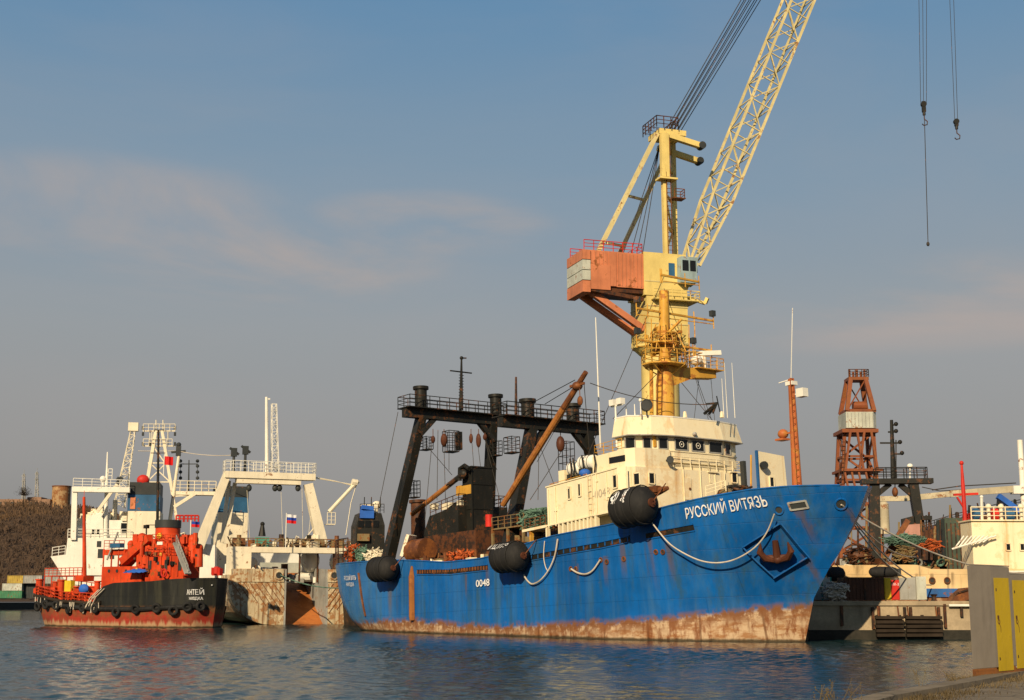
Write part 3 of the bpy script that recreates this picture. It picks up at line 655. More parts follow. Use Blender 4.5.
# rusty vertical rubbing pipe amidships aft and twin slim ones at the quarter
mb = MB(); q = onhull(412.5, 568); mb.tube([hs(q.x, z, 0.06) for z in (8.0,7,6,5,4,3.3,2.9)], [0.1,.34,.34,.34,.34,.36,.3], 8); mb.build('rubbing_post', M['orangerust'], ship, True)
mb = MB(); a = onhull(359, 573); b = onhull(366, 616); mb.tube([hs(a.x+(b.x-a.x)*t, a.z+(b.z-a.z)*t, 0.05) for t in (0,.2,.4,.6,.8,1)], 0.14, 6); mb.build('rubbing_post', M['rust'], ship, True)
# rail cap
mb = MB(); P = [Vector(BH.pt(u/60, 1, -1))+Vector((0,0,0.04)) for u in range(1, 60)]; mb.tube(P, 0.07, 5); P = [Vector(BH.pt(u/60, 1, 1))+Vector((0,0,0.04)) for u in range(1, 60)]; mb.tube(P, 0.07, 5)
mb.build('rail_cap', M['bluehull'], ship, True)
# portholes and hawse holes
def hull_ring(x, z, r, name='porthole', ring=0.06, mat=None, sub=True):
    c = hs(x, z, 0.0); n = (hs(x, z, 1)-hs(x, z, 0)).normalized()
    mb = MB(); mb.torus(c+n*0.03, n, r, ring, 14, 6); o = mb.build(name, mat or M['rust'], ship, True)
    mb = MB(); mb.cyl(c-n*0.05, c+n*0.035, r, 14); mb.build('opening', M['charcoal'], o)
for p in ((656,552),(624,559),(601,560),(607,562),(571,569),(576,569),(663,552)):
    q = onhull(*p); hull_ring(q.x, q.z, 0.17)
for p, r in (((841,504),0.42),((779,510),0.32)):
    q = onhull(*p); hull_ring(q.x, q.z, r, 'hawse_hole', 0.08, M['bluehull'])
# rectangular fairlead
qa = onhull(789.5,506.5); qb = onhull(807,504); mb = MB(); strip([(qa.x+(qb.x-qa.x)*i/4, qa.z+(qb.z-qa.z)*i/4) for i in range(5)], 0.36, 0.04, 0, mb); fl = mb.build('fairlead', M['charcoal'], ship)
mb = MB(); L4 = [(qa.x+(qb.x-qa.x)*i/4, qa.z+(qb.z-qa.z)*i/4) for i in range(5)]
strip([(x, z+0.25) for x, z in L4], 0.1, 0.10, 0, mb); strip([(x, z-0.25) for x, z in L4], 0.1, 0.10, 0, mb)
for e in (L4[0], L4[-1]): strip([(e[0]-.06, e[1]), (e[0]+.06, e[1])], 0.55, 0.10, 0, mb)
mb.build('frame', M['grey'], fl)
# raised diamond frame shaped to cast the anchor recess's shade, with anchor
D = [onhull(743,547), onhull(780,523), onhull(807,556), onhull(774,577)]
mb = MB()
for a, b in zip(D, D[1:]+D[:1]):
    pa = [hs(a.x+(b.x-a.x)*t, a.z+(b.z-a.z)*t, o_) for t in (0,.25,.5,.75,1) for o_ in (0.24,)]
    for u, v in zip(pa, pa[1:]): mb.bar(u-Vector((0,-0.1,0)), v-Vector((0,-0.1,0)), 0.42, 0.10)
mb.build('recess_shade_frame', M['bluehull'], ship)
ac = onhull(777, 549); A0 = hs(ac.x, ac.z, 0.3); n = (hs(ac.x, ac.z, 1)-hs(ac.x, ac.z, 0)).normalized(); tx = n.cross(Vector((0,0,1))).normalized()*-1; up = tx.cross(n).normalized()
if up.z < 0: up = -up
mb = MB(); Pn = lambda a, b, c=0: A0+tx*a+up*b+n*c
mb.tube([Pn(0,.75,-.1), Pn(0,-0.55,0.1)], [0.22,0.3], 8)
mb.tube([Pn(-0.75,-0.55,.05), Pn(0.75,-0.55,.05)], [0.24,0.24], 8)
for sg in (-1, 1):
    mb.tube([Pn(sg*0.25,-0.72,.12), Pn(sg*0.85,-0.45,.3), Pn(sg*1.15,0.1,.42), Pn(sg*1.0,0.78,.38)], [0.2,0.26,0.25,0.05], 8)
mb.ball(Pn(0,-0.65,.15), 0.36, 0.3, 0.32)
anc = mb.build('anchor', M['darkrust2'], ship, True)
# bow lettering, side numbers and the port of registry on the quarter
def hull_text(body, pa, pb, size, mat, sx=1.0, bold=0.0, name='lettering'):
    a = onhull(*pa); b = onhull(*pb); L = math.hypot(b.x-a.x, b.y-a.y)
    me = text_mesh(body, size, name, 1.0, bold); wdt = max(v.co.x for v in me.vertices)-min(v.co.x for v in me.vertices)
    for v in me.vertices:
        t = v.co.x/wdt+0.5; x = a.x+(b.x-a.x)*t; z = a.z+(b.z-a.z)*t+v.co.y; v.co = hs(x, z, 0.12)
    me.materials.clear(); me.materials.append(mat); o = bpy.data.objects.new(name, me); COL.objects.link(o); o.parent = ship
hull_text('РУССКИЙ ВИТЯЗЬ', (686.5,514.5), (767,501), 1.10, M['letter'], bold=0.008)
hull_text('0048', (477,584), (490.5,582.5), .85, M['letter'], bold=0.01)
hull_text('РУССКИЙ ВИТЯЗЬ', (345.2,578.5), (357,578), 0.62, M['letter'])
hull_text('НАХОДКА', (347.2,584.5), (355,584.5), 0.52, M['letter'])
mb = MB()
for z0, x0 in ((2.0,2.2),(2.9,2.5)): pass
# ---------------- superstructure
Y0 = -6.9
zf = lambda x: 13.42+(x+21.3)*0.068          # house roof line, follows the sheer
low = lambda x: 10.15+(x+21.7)*0.055
def house(poly, f0, f1, name, mat, parent=ship, smooth=False, top=None):
    mb = MB(); mb.prism(poly, f0, f1, top); return mb.build(name, mat, parent, smooth)
house([(-21.5,-6.9),(-12.4,-6.9),(-11.7,-6.6),(-11.3,-5.9),(-11.15,-2),(-11.15,2.5),(-11.3,6.2),(-12.4,6.9),(-21.5,6.9)], lambda x,y: low(x), lambda x,y: zf(x), 'deckhouse', M['cream'])
house([(-21.2,-5.6),(-11.6,-5.6),(-11.6,5.6),(-21.2,5.6)], lambda x,y: sheer(x)-1.0, lambda x,y: low(x)+0.05, 'lower_deckhouse', M['cream'])
house([(-11.7,-6.3),(-11.25,-5.9),(-11.15,0),(-11.25,5.9),(-11.7,6.3)], lambda x,y: 8.8, lambda x,y: low(x)+0.05, 'deckhouse_front', M['cream'])
mb = MB()   # roof edges
mb.bar((-21.6,-6.9,zf(-21.6)+.03), (-12.4,-6.9,zf(-12.4)+.03), 0.16, 0.1); mb.bar((-21.6,-6.9,low(-21.6)), (-12.4,-6.9,low(-12.4)), 0.16, 0.12)
mb.bar((-24.9,-6.9,9.97), (-21.6,-6.9,10.13), 0.3, 0.22)
mb.box(-24.9,-21.6,-6.8,-5.0,9.9,10.0)
mb.build('deck_edge', M['cream'], ship)
for px, w in ((564,.2),(569,.2),(573,.2),(577,.2),(581,.2),(585,.2),(589,.2),(592.5,.2),(597,.25),(531,.16),(547.5,.2),(560,.16)):
    q = B.iy(px, 540, -6.85); mb = MB(); mb.box(q.x-w/2, q.x+w/2, -6.95, -6.6, sheer(q.x)-0.1, low(q.x)-0.03 if q.x > -21.7 else 9.95); mb.build('stanchion', M['ochre'] if px in (531,) else M['cream'], ship)
# second tier with dark slit, set-back wheelhouse on top
z2 = lambda x, y: 15.42+(x+16)*0.05
house([(-16.2,-6.2),(-12.2,-6.2),(-11.5,-5.7),(-11.3,-4.8),(-11.3,-2.0),(-12.9,-1.9),(-12.9,1.9),(-12.9,6.2),(-16.2,6.2)], lambda x,y: zf(x)-0.1, z2, 'upper_deckhouse', M['cream'])
house([(-13.1,-1.9),(-11.75,-1.9),(-11.6,2),(-11.75,5.8),(-13.1,6.0)], lambda x,y: zf(x)-0.1, lambda x,y: 14.72, 'bridge_front_step', M['cream'])
def window(c, w, h, face, frame_mat, par, nm='window', proud=0.05, cutout=None):
    "c centre on wall, face = outward unit vector"
    f = Vector(face).normalized(); s = Vector((0,0,1)).cross(f).normalized(); u = Vector((0,0,1)); c = Vector(c)
    mb = MB(); t = 0.07
    for a, b in ((-w/2, -h/2), (w/2, -h/2), (w/2, h/2), (-w/2, h/2)): pass
    C4 = [c+s*a+u*b for a, b in ((-w/2,-h/2),(w/2,-h/2),(w/2,h/2),(-w/2,h/2))]
    for a, b in zip(C4, C4[1:]+C4[:1]): mb.bar(a+f*proud, b+f*proud, t, t*1.4)
    o = mb.build(nm, frame_mat, par); mb = MB(); d = f*0.02
    mb.add([p+f*0.035 for p in C4]+[p-f*0.03 for p in C4], [(0,1,2,3),(7,6,5,4),(0,4,5,1),(1,5,6,2),(2,6,7,3),(3,7,4,0)]); mb.build('pane', M['glass'], o); return o
for px, py, w, h in ((569.7,493,.36,1.05),(580,490,.36,1.05),(615.5,481.5,.5,1.05),(637.5,479,.72,.95)):
    q = B.iy(px, py, -6.9); window((q.x, -6.93, q.z), w, h, (0,-1,0), M['cream'], ship)
q = B.ix(660, 479, -11.25); window((-11.22, -4.3, 13.2), .62, .9, (1,0,0), M['cream'], ship)
for px, py in ((712,477.5),(734,477.5)):
    q = B.ix(px, py, -11.2); window((-11.2, q.y, q.z), .62, .9, (1,0,0), M['cream'], ship)
# windows' deep eyebrow frames
mb = MB()
for px, py in ((712,472.3),(734,472.3)):
    q = B.ix(px, py, -11.2); mb.box(-11.2,-11.0,q.y-.6,q.y+.6,q.z-.05,q.z+.05)
mb.build('window_hood', M['cream'], ship)
a = B.iy(609.5,462,-6.2); b = B.iy(625,459,-6.2); mb = MB(); mb.box(a.x, b.x, -6.24, -6.15, 14.6, 15.1); mb.build('slot_window', M['glass'], ship)
# wheelhouse: chamfered front, window band, tall fascia
WX = -11.45
wh = [(-14.3,-5.1),(-12.9,-5.1),(WX-.45,-3.4),(WX,-1.4),(WX,3.8),(WX-.3,5.2),(-12.1,6.5),(-14.3,6.5)]
def grow(poly, d):
    cx = sum(p[0] for p in poly)/len(poly); cy = sum(p[1] for p in poly)/len(poly)
    return [(x+(d if x > -14 else -d*0.3), y+(d if y > cy else -d)*(1 if abs(y-cy) > 3.2 else 0.5)) for x, y in poly]
whs = house(wh, 14.7, 16.85, 'wheelhouse', M['cream'])
house(grow(wh, 0.42), 16.85, lambda x,y: 18.42+0.0*x, 'wheelhouse_fascia', M['cream'], ship, top=grow(wh, 0.12))
house(grow(wh, 0.47), 16.78, 16.86, 'wheelhouse_eave', M['grey'], ship)
house(grow(wh, 0.15), 18.40, 18.50, 'roof_edge', M['white'], ship)
house(grow(wh, 0.06), 15.58, 15.68, 'window_sill', M['cream'], ship)
def face_of(px):
    # which wheelhouse face the pixel column hits
    best = None
    for (x0,y0),(x1,y1) in zip(wh, wh[1:]):
        n = Vector((y1-y0, -(x1-x0), 0)).normalized()
        if n.x < -0.1: continue
        d = ray(px, 445); o_ = B.loc(_C); dl = Vector((d.dot(B.x), d.dot(B.y), d.dot(B.z)))
        dn = dl.x*n.x+dl.y*n.y
        if dn >= 0: continue
        k = ((x0-o_.x)*n.x+(y0-o_.y)*n.y)/dn; q = o_+dl*k
        e = Vector((x1-x0, y1-y0, 0)); t = (q-Vector((x0,y0,0))).dot(e)/e.length_squared
        if -0.001 <= t <= 1.001: best = (q, n)
    return best
for px, w in ((630,.8),(647,.66),(663,.82),(681,1.42),(697.5,1.42),(715,1.5),(727,.75),(735.5,.72)):
    r = face_of(px)
    if r is None: continue
    q, n = r; wo_ = window((q.x, q.y, 16.22), w, 0.92, n, M['grey'], ship, proud=0.04)
    if px in (681, 697.5):
        mb = MB(); mb.torus((q.x, q.y, 16.22)+n*0.1 if False else Vector((q.x, q.y, 16.22))+n*0.09, n, 0.24, 0.025, 16, 5); mb.ball(Vector((q.x, q.y, 16.22))+n*0.08, 0.06); mb.build('clear_view_screen', M['white'], wo_, True)
# bridge front gallery rail, lamps and horn
mb = MB(); mb.rail([(-11.25,-1.9,zf(-11.3)+.05),(-11.2,2.2,zf(-11.3)+.05),(-11.3,6.1,zf(-11.3)+.05),(-12.5,6.8,zf(-12.5)+.05),(-15.5,6.8,zf(-15.5)+.05)], 1.0, 1.0, 0.035); mb.build('gallery_rail', M['cream'], ship)
mb = MB(); mb.rail([(-12.6,-6.1,15.62),(-16,-6.1,15.45),(-16,0,15.45)], 0.9, 1.1, 0.03); mb.rail([(-16.4,-6.7,zf(-16.4)),(-21.3,-6.7,zf(-21.3)),(-21.3,6.7,zf(-21.3))], 0.25, 3, 0.03, 1); mb.build('deck_rail', M['ochre'], ship)
mb = MB(); q = B.ix(670, 460, -10.9); mb.cyl(q, q+Vector((.3,-.25,0)), 0.3, 10); mb.cyl(q-Vector((.4,0,0)), q, 0.1, 6); mb.build('floodlight', M['charcoal'], ship)
mb = MB(); q = B.ix(694.5, 434, WX+.5); mb.ball(q, 0.2, 0.2, 0.18); mb.tube([q, q-Vector((.45,0,.0)), q-Vector((.45,0,0.4))], 0.06, 6); mb.build('floodlight', M['grey'], ship)
mb = MB(); q = B.ix(654, 443, -11.9); mb.box(q.x-.2, q.x+.15, q.y-.14, q.y+.14, 15.9, 17.0); mb.build('lamp_bracket', M['ochre'], ship)
# roof fittings: whips, searchlights, pedestals
def rootop(px, pyt, pyb, y, r, mat, nm, head=None):
    b = B.iy(px, pyb, y); u = B.iy(px, pyt, y); u.x = b.x if abs(u.x-b.x) < 3 else u.x; mb = MB(); mb.tube([b, u], [r, r*0.6], 6)
    if head: mb.ball(u, head[0], head[0], head[1])
    return mb.build(nm, mat, ship, True)
for px, t_, y in ((600.5, 318, -4), (619, 300, -3)):
    if px == 600.5: rootop(px, 316, 448, y, 0.075, M['white'], 'whip_aerial')
for px, t_, y in ((727.5,362,3.5),(735,362,4.5),(724,378,3),):
    rootop(px, t_, 418, y, 0.035, M['white'], 'whip_aerial')
rootop(617, 404, 448, -5.2, 0.11, M['white'], 'lamp_post')
mb = MB(); q = B.iy(617, 404.5, -5.2); 
for dx in (-.45,.45): mb.box(q.x+dx-.28, q.x+dx+.28, q.y-.25, q.y+.25, q.z-.05, q.z+.45)
mb.bar(q-Vector((.7,0,.1)), q+Vector((.7,0,-.1)), .1); mb.build('floodlight', M['white'], ship)
for px, t_ in ((626.5,405),(635,404),(641,400)): rootop(px, t_, 417, -4.5, 0.06, M['white'], 'roof_lamp', (0.14,0.16) if px == 641 else None)
mb = MB(); q = B.iy(646.5, 405.5, -4.0); mb.cyl(q+Vector((-.3,.2,0)), q+Vector((.25,-.2,0)), .46, 14); mb.torus(q+Vector((.25,-.2,0)), (.78,-.62,0), .44, .05); mb.cyl(q, (q.x, q.y, 18.4), .07, 6); mb.build('searchlight', M['charcoal'], ship, True)
for px in (685, 722): rootop(px, 411.5, 417.5, 1.5, 0.2, M['cream'], 'vent')
# black folded aerial / crane jib on the roof
mb = MB(); a = B.iy(704,414,2.5); b = B.iy(717,403,3.0); mb.tube([a,b],.13,6); mb.tube([B.iy(709,414,3.2), b],.12,6); mb.tube([B.iy(713,413,2.2), b],.09,6)
mb.tube([b, B.iy(706,404,2.8)], .09, 5); mb.tube([B.iy(720,412,3.5), b+Vector((0,0,.6))], .05, 5); mb.build('folded_davit', M['dark'], ship)
# port-side forward screen house
q0 = B.ix(757.5, 451, -5.2); q1 = B.ix(784, 455.5, -5.2)
t_in = (q1.y-q0.y)*0.96
mb = MB(); mb.yz([(q0.y, 10.2), (q1.y+.25, 10.2), (q1.y, q1.z-.05), (q0.y, q0.z)], -5.38, -5.2); fh = mb.build('forward_screen_house', M['cream'], ship)
mb = MB(); mb.box(-5.35,-5.15,q0.y-.16,q0.y-.003,10.2,q0.z+.05); mb.build('screen_edge', M['bluehull'], ship)
q = B.ix(771.5, 482, -5.2); window((-5.2, q.y, q.z), .5, .8, (1,0,0), M['cream'], ship)
q = B.ix(763, 465.5, -5.0); mb = MB(); mb.cyl(q, q+Vector((.3,-.1,0)), .32, 10); mb.cyl(q-Vector((.3,0,0)), q, .1, 6); mb.build('floodlight', M['charcoal'], ship)
mb = MB()
for px in (751,): mb.cyl(B.ix(px, 490, -6.0), B.ix(px, 455, -6.0), .08, 6)
mb.build('vent_pipe', M['ochre'], ship)
mb = MB(); q = B.ix(751, 485, -7); mb.box(-8,-7.6,q.y-.1,q.y+.2,11.5,14.6); mb.build('locker', M['charcoal'], ship)  # dark upright box put in for the shade of the narrow gap here
# forecastle gear: winch, coil of hose on deck
mb = MB()
for k in range(9): mb.torus(B.iy(729+k*2.3, 489-random.random()*1.5, -1+random.random()*2), (random.random()-.5,random.random()-.5,.8), .35+random.random()*.3, .10)
mb.build('deck_hose', M['dark'], ship, True)
mb = MB(); a = B.ix(724, 484, -3.5); mb.cyl(a, a+Vector((0,2.6,0)), .55, 12); mb.cyl(a+Vector((0,-.1,0)), a+Vector((0,.1,0)), .85, 14); mb.box(a.x-.8, a.x+.8, a.y+.2, a.y+2.4, 9.6, a.z-.3); mb.v=[(x,y,z-1.1) for x,y,z in mb.v]; mb.build('windlass', M['khaki'], ship, True)
mb = MB(); mb.rail([B.iy(706,497,-5.2), B.iy(726,491,-4.6)], .8, .7, .04); mb.build('deck_rail', M['cream'], ship)
# orange foremast
fb = B.iy(797, 487, 0); ft = B.iy(791, 379, 0); fb.z = 9.8
mb = MB(); mb.tube([fb, fb.lerp(ft,.55), ft], [.42,.32,.24], 10); fm = mb.build('foremast', M['foremast'], ship, True)
mb = MB(); mb.ladder(fb+Vector((.45,-.35,0)), ft+Vector((.3,-.25,0)), .4, .035, (0,1,0)); mb.build('mast_ladder', M['foremast'], fm)
mb = MB(); a = B.iy(783,434,0); mb.bar(a, (fb.x-.1,0,a.z), .12); mb.ball(a, .42,.42,.38); mb.box(a.x-.5,a.x+.3,-.4,.4,a.z-.5,a.z-.35); mb.build('mast_lamp', M['foremast'], fm, True)
mb = MB(); a = B.iy(802,393,0); mb.bar(a, (ft.x,0,a.z), .1); mb.box(a.x-.35,a.x+.35,-.3,.3,a.z-.3,a.z+.35); mb.build('mast_lamp', M['white'], fm)
mb = MB(); a = B.iy(779,383,0); mb.bar(a, (ft.x,0,a.z+.1), .07); mb.box(ft.x-.35,ft.x+.35,-.3,.3,ft.z-.5,ft.z-.2); mb.tube([ft, B.iy(792.5,308,0)], .03, 5); mb.build('mast_yard', M['white'], fm)
# ochre main mast behind the wheelhouse
mbx = B.iy(663.5, 412, 0); mtx = B.iy(664, 291, 0); X_ = (mbx.x+mtx.x)/2; 
mbase = Vector((mbx.x, 0, 15.0)); mtop = Vector((mtx.x, 0, mtx.z))
mb = MB(); mb.tube([mbase, mbase.lerp(mtop,.45), mbase.lerp(mtop,.62), mtop], [.78,.78,.5,.42], 16); mm = mb.build('main_mast', M['ochre'], ship, True)
mp_ = lambda z: mbase.lerp(mtop, (z-mbase.z)/(mtop.z-mbase.z))
mb = MB(); mb.cyl(mbase+Vector((-.4,-1.2,0)), mp_(23.3)+Vector((-.4,-1.2,0)), .16, 8); mb.build('mast_pipe', M['ochre'], mm)
mb = MB(); mb.ladder(mbase+Vector((.3,-.85,3)), mp_(23.2)+Vector((.3,-.85,0)), .45, .035, (1,.2,0)); mb.build('mast_ladder', M['rust'], mm)
def plat(z, rx, ry, rail_h=1.1, cx=0, cy=0, nm='mast_platform'):
    c = mp_(z)+Vector((cx,cy,0)); mb = MB(); P = [(c.x+rx*math.cos(a*math.pi/4+.39), c.y+ry*math.sin(a*math.pi/4+.39)) for a in range(8)]
    mb.prism(P, z-.12, z); mb.rail([(x,y,z) for x,y in P+P[:1]], rail_h, .9, .04); 
    for x, y in P[::2]: mb.bar((x,y,z-.1), (c.x-cx, c.y-cy, z-1.2), .1)
    return mb.build(nm, M['ochre'], mm)
zp = B.iy(660, 366, 0).z
plat(zp, 1.7, 2.2)
mb = MB(); c = mp_(zp); mb.yz([(c.y+.3,zp-1.9),(c.y+.3,zp-.1),(c.y+5.6,zp-.1),(c.y+5.6,zp-.7),(c.y+3,zp-.9)], c.x-.5, c.x+.5); mb.build('radar_bracket', M['ochre'], mm)
mb = MB(); R0 = (c.x, c.y+4.6, zp); mb.rail([(c.x-.9,c.y+3.0,zp),(c.x+.9,c.y+3.0,zp),(c.x+.9,c.y+6.2,zp),(c.x-.9,c.y+6.2,zp),(c.x-.9,c.y+3.0,zp)], 1.0, .9, .035); mb.box(c.x-.9,c.x+.9,c.y+3,c.y+6.2,zp-.08,zp); mb.build('radar_gallery', M['ochre'], mm)
mb = MB(); mb.cyl(R0, (R0[0],R0[1],zp+1.2), .3, 8); mb.bar((R0[0]-.6,R0[1]-1.8,zp+1.35),(R0[0]+.6,R0[1]+1.6,zp+1.6), .28,.4); mb.ball((R0[0]+.2,R0[1]-1.0,zp+.7), .55,.55,.45); mb.build('radar_scanner', M['white'], mm, True)
zy = B.iy(660, 345, 0).z
plat(zy, 1.0, 1.3, .9)
mb = MB()
for z, yl, yr in ((zy, -3.2, 5.6), (B.iy(660,314,0).z, -3.2, 5.9), (B.iy(660,288,0).z+1, -0.4, 4.2)):
    c = mp_(z); mb.bar(c+Vector((0,yl,0)), c+Vector((0,yr,0)), .16); mb.bar(c+Vector((0,yl,-.55)), c+Vector((0,yr,-.3)), .07)
    for y in (yl, yl*.6, yr*.6, yr): mb.cyl(c+Vector((0,y,-.7)), c+Vector((0,y,.55)), .05, 5)
mb.build('mast_yard', M['ochre'], mm)
mb = MB()
for z, y in ((zy+.5,-3.1), (B.iy(660,314,0).z+.5,-3.1), (B.iy(660,314,0).z+.4,5.8), (zy+.4, 3.4)): mb.box(mp_(z).x-.2, mp_(z).x+.2, y-.22, y+.22, z, z+.5)
mb.build('navigation_lamp', M['charcoal'], mm)
mb = MB()   # rigging cage around the mast between platforms
for k in range(10):
    a = k*.628; r0 = 1.2+.5*(k%2); c0 = mp_(zp+1)+Vector((r0*math.cos(a), r0*math.sin(a)*1.2, 0)); mb.tube([c0, mp_(zp+3.5)+Vector((.7*math.cos(a), .8*math.sin(a), 0))], .045, 4)
for dy in (-2.2,-1.5,2.0,2.9,3.6): mb.tube([mp_(zp+.2)+Vector((0,dy,0)), mp_(zy+2.0)+Vector((0,dy*1.0,0))], .05, 5)
mb.torus(mp_(zp+1.8), (0,0,1), 1.3, .06, 16); mb.torus(mp_(zp+2.6), (0,0,1), 1.1, .05, 16); mb.cyl(mp_(zp+2)+Vector((.6,-.9,0)), mp_(zp+3.2)+Vector((1.2,.9,.6)), .13, 6)
for k in range(14): c = mp_(zp+random.uniform(.5,3.5)); mb.cbox(c+Vector((random.uniform(-.9,.9),random.uniform(-1.6,1.8),0)), random.uniform(.2,.6),random.uniform(.2,.6),random.uniform(.2,.5))
mb.build('mast_fittings', M['ochre'], mm)
# main-mast stays
mb = MB()
W0 = mp_(zp+.1)
for p, q in ((W0+Vector((0,3.2,0)), (-12.2,3.6,18.5)), (W0+Vector((0,5.4,0)), (-13.5,5.6,18.5)), (W0+Vector((0,1.3,-1)), (-12.5,4.6,18.5)), (W0+Vector((0,-1,-1)), (-14.8,-5,18.5)), (W0+Vector((0,4.2,0)), (-15,4.4,18.5)), (mp_(31), (-21,-4,14)), (mp_(30), (-14,6,18.5))): mb.tube([p, q], .03, 4)
a = B.iy(590,383,-7); mb.tube(catenary(a, B.iy(718,404,2.8), .6), .035, 4)
mb.build('stay_wire', M['wire'], ship)
# liferafts, blue bundle
def raft(px, py, L_, lab):
    q = B.iy(px, py, -5.6); t = thing('liferaft_canister', B.w(q), lab, 'liferaft', 'liferaft canisters on the boat deck', rz=rad(B.ang+90*0))
    mb = MB(); mb.tube([(-L_/2,0,0),(-L_/2+.15,0,0),(-L_/2+.3,0,0),(0,0,0),(L_/2-.3,0,0),(L_/2-.15,0,0),(L_/2,0,0)], [.25,.48,.6,.62,.6,.48,.25], 16); mb.build('canister', M['white'], t, True)
    mb = MB()
    for x in (-.45,.0,.45): mb.torus((x,0,0), (1,0,0), .635, .03, 18, 4)
    mb.build('strap', M['charcoal'], t)
    mb = MB(); mb.box(-.7,-.6,-.5,.5,-.95,-.5); mb.box(.6,.7,-.5,.5,-.95,-.5); mb.box(-.8,.8,-.55,-.45,-1.0,-.9); mb.box(-.8,.8,.45,.55,-1,-.9); mb.build('cradle', M['charcoal'], t)
raft(576.5, 468.5, 1.9, 'lower white liferaft canister at the aft end of the boat deck')
raft(588.5, 462.5, 2.2, 'higher white liferaft canister nearer the wheelhouse on the boat deck')
q = B.iy(585, 473, -6.4); mb = MB(); mb.ball(B.w(q), .5,.4,.35); tag(mb.build('tarpaulin_bundle', M['bluepaint'], None, True), 'small bright blue bundle tucked beneath the liferaft canisters', 'tarpaulin')
mb = MB(); q = B.iy(566, 474, -5.6); mb.box(q.x-.4,q.x+.4,-6.1,-5.1,zf(q.x),zf(q.x)+1.3); mb.build('deck_box', M['cream'], ship)
mb = MB()
for px in (570,573,582,594): q = B.iy(px, 470, -6.5); mb.tube([(q.x,-6.5,zf(q.x)),(q.x+.2,-6.5,zf(q.x)+1.0),(q.x-.2,-6.3,zf(q.x)+2.0)], .07, 6)
mb.build('davit', M['dark'], ship)
# lettering on the deckhouse
me_place = lambda x, y: Vector((B.iy(599,494,-6.9).x+x, -6.935, B.iy(599,494,-6.9).z+y+x*.06))
M['fadedletter'] = paint('faded_grey_lettering', (0.42,0.38,0.28), rust=0.2, streak=0.1, var=0.3)
place_text('Г-0048', .95, 'lettering', M['fadedletter'], me_place, ship, 1.0)
mb = MB(); mb.rail([(-24.8,-6.8,10.05),(-21.9,-6.8,10.2)], .9, .8, .035); mb.build('deck_rail', M['rust'], ship)

# ---------------- gantries
def gantry(nm, xb, xt, yb, yt, ztop, ztab, lw, beam, posts, mat, extra=None):
    g = bpy.data.objects.new  # readability only
    mb = MB()
    for sg in (-1, 1):
        base = Vector((xb, sg*yb, 7.0)); top = Vector((xt, sg*yt, ztop-.3)); mb.bar(base, top, lw, lw*1.15, lw*.8)
        mb.bar(top-Vector((0,-sg*0.2,1.8)), top+Vector((0,-sg*1.6,0)), lw*.5, lw*.5)
    legs = mb.build('gantry_legs', mat, ship)
    mb = MB(); mb.box(xt-lw*.4, xt+lw*.4, beam[0], beam[1], ztop-.45, ztop+.45); mb.box(xt-1.1, xt+1.1, beam[0]-.1, beam[1]+.1, ztop+.45, ztop+.55)
    gb = mb.build('gantry_beam', mat, ship)
    mb = MB(); P = [(xt-1.1,beam[0]),(xt-1.1,beam[1]),(xt+1.1,beam[1]),(xt+1.1,beam[0]),(xt-1.1,beam[0])]
    mb.rail([(x,y,ztop+.55) for x,y in P], 1.15, 1.25, .045); mb.build('gantry_rail', mat, gb)
    for y, h in posts:
        mb = MB(); mb.cyl((xt,y,ztop+.5), (xt,y,ztop+h), .62, 14); mb.cyl((xt,y,ztop+h), (xt,y,ztop+h+.3), .8, 14); mb.build('vent_post', mat, gb, True)
    return gb
z1 = B.ix(450, 412, -44.5).z
yy = lambda px, x, py=412: B.ix(px, py, x).y
g1 = gantry('aft', -48.8, -44.5, 6.3, 4.4, z1-.5, 0, 1.0, (yy(404,-44.5), yy(500,-44.5)), ((yy(421,-44.5), 2.5),(yy(500.5,-44.5)-.6, 2.5)), M['dark'])
z2_ = B.ix(550, 422, -28).z
g2 = gantry('mid', -28.5, -28, 6.3, 3.3, z2_-.4, 0, 1.0, (yy(500,-28,420), yy(597,-28,420)), ((yy(528,-28,420), 2.0),(yy(573,-28,420), 2.0)), M['dark'])
# small mast on the aft gantry
mb = MB(); a = B.ix(461, 410, -44.5); u = B.ix(461.5, 358, -44.5); mb.tube([a, u], [.24,.09], 8)
c = a.lerp(u, .73); mb.bar(c+Vector((0,-1.4,0)), c+Vector((0,1.3,0)), .12)
for t_ in range(3, 14): c = a.lerp(u, t_/18); mb.bar(c+Vector((0,-.3,0)), c+Vector((0,.3,0)), .06)
mb.ball(u, .2); mb.bar(u, u+Vector((0,.6,.05)), .12); mb.build('signal_mast', M['dark'], g1)
mb = MB(); a = B.ix(516, 417, -28); u = B.ix(516, 377, -28); mb.tube([a,u],[.16,.1],6); mb.build('pole', M['darkrust'], g2)
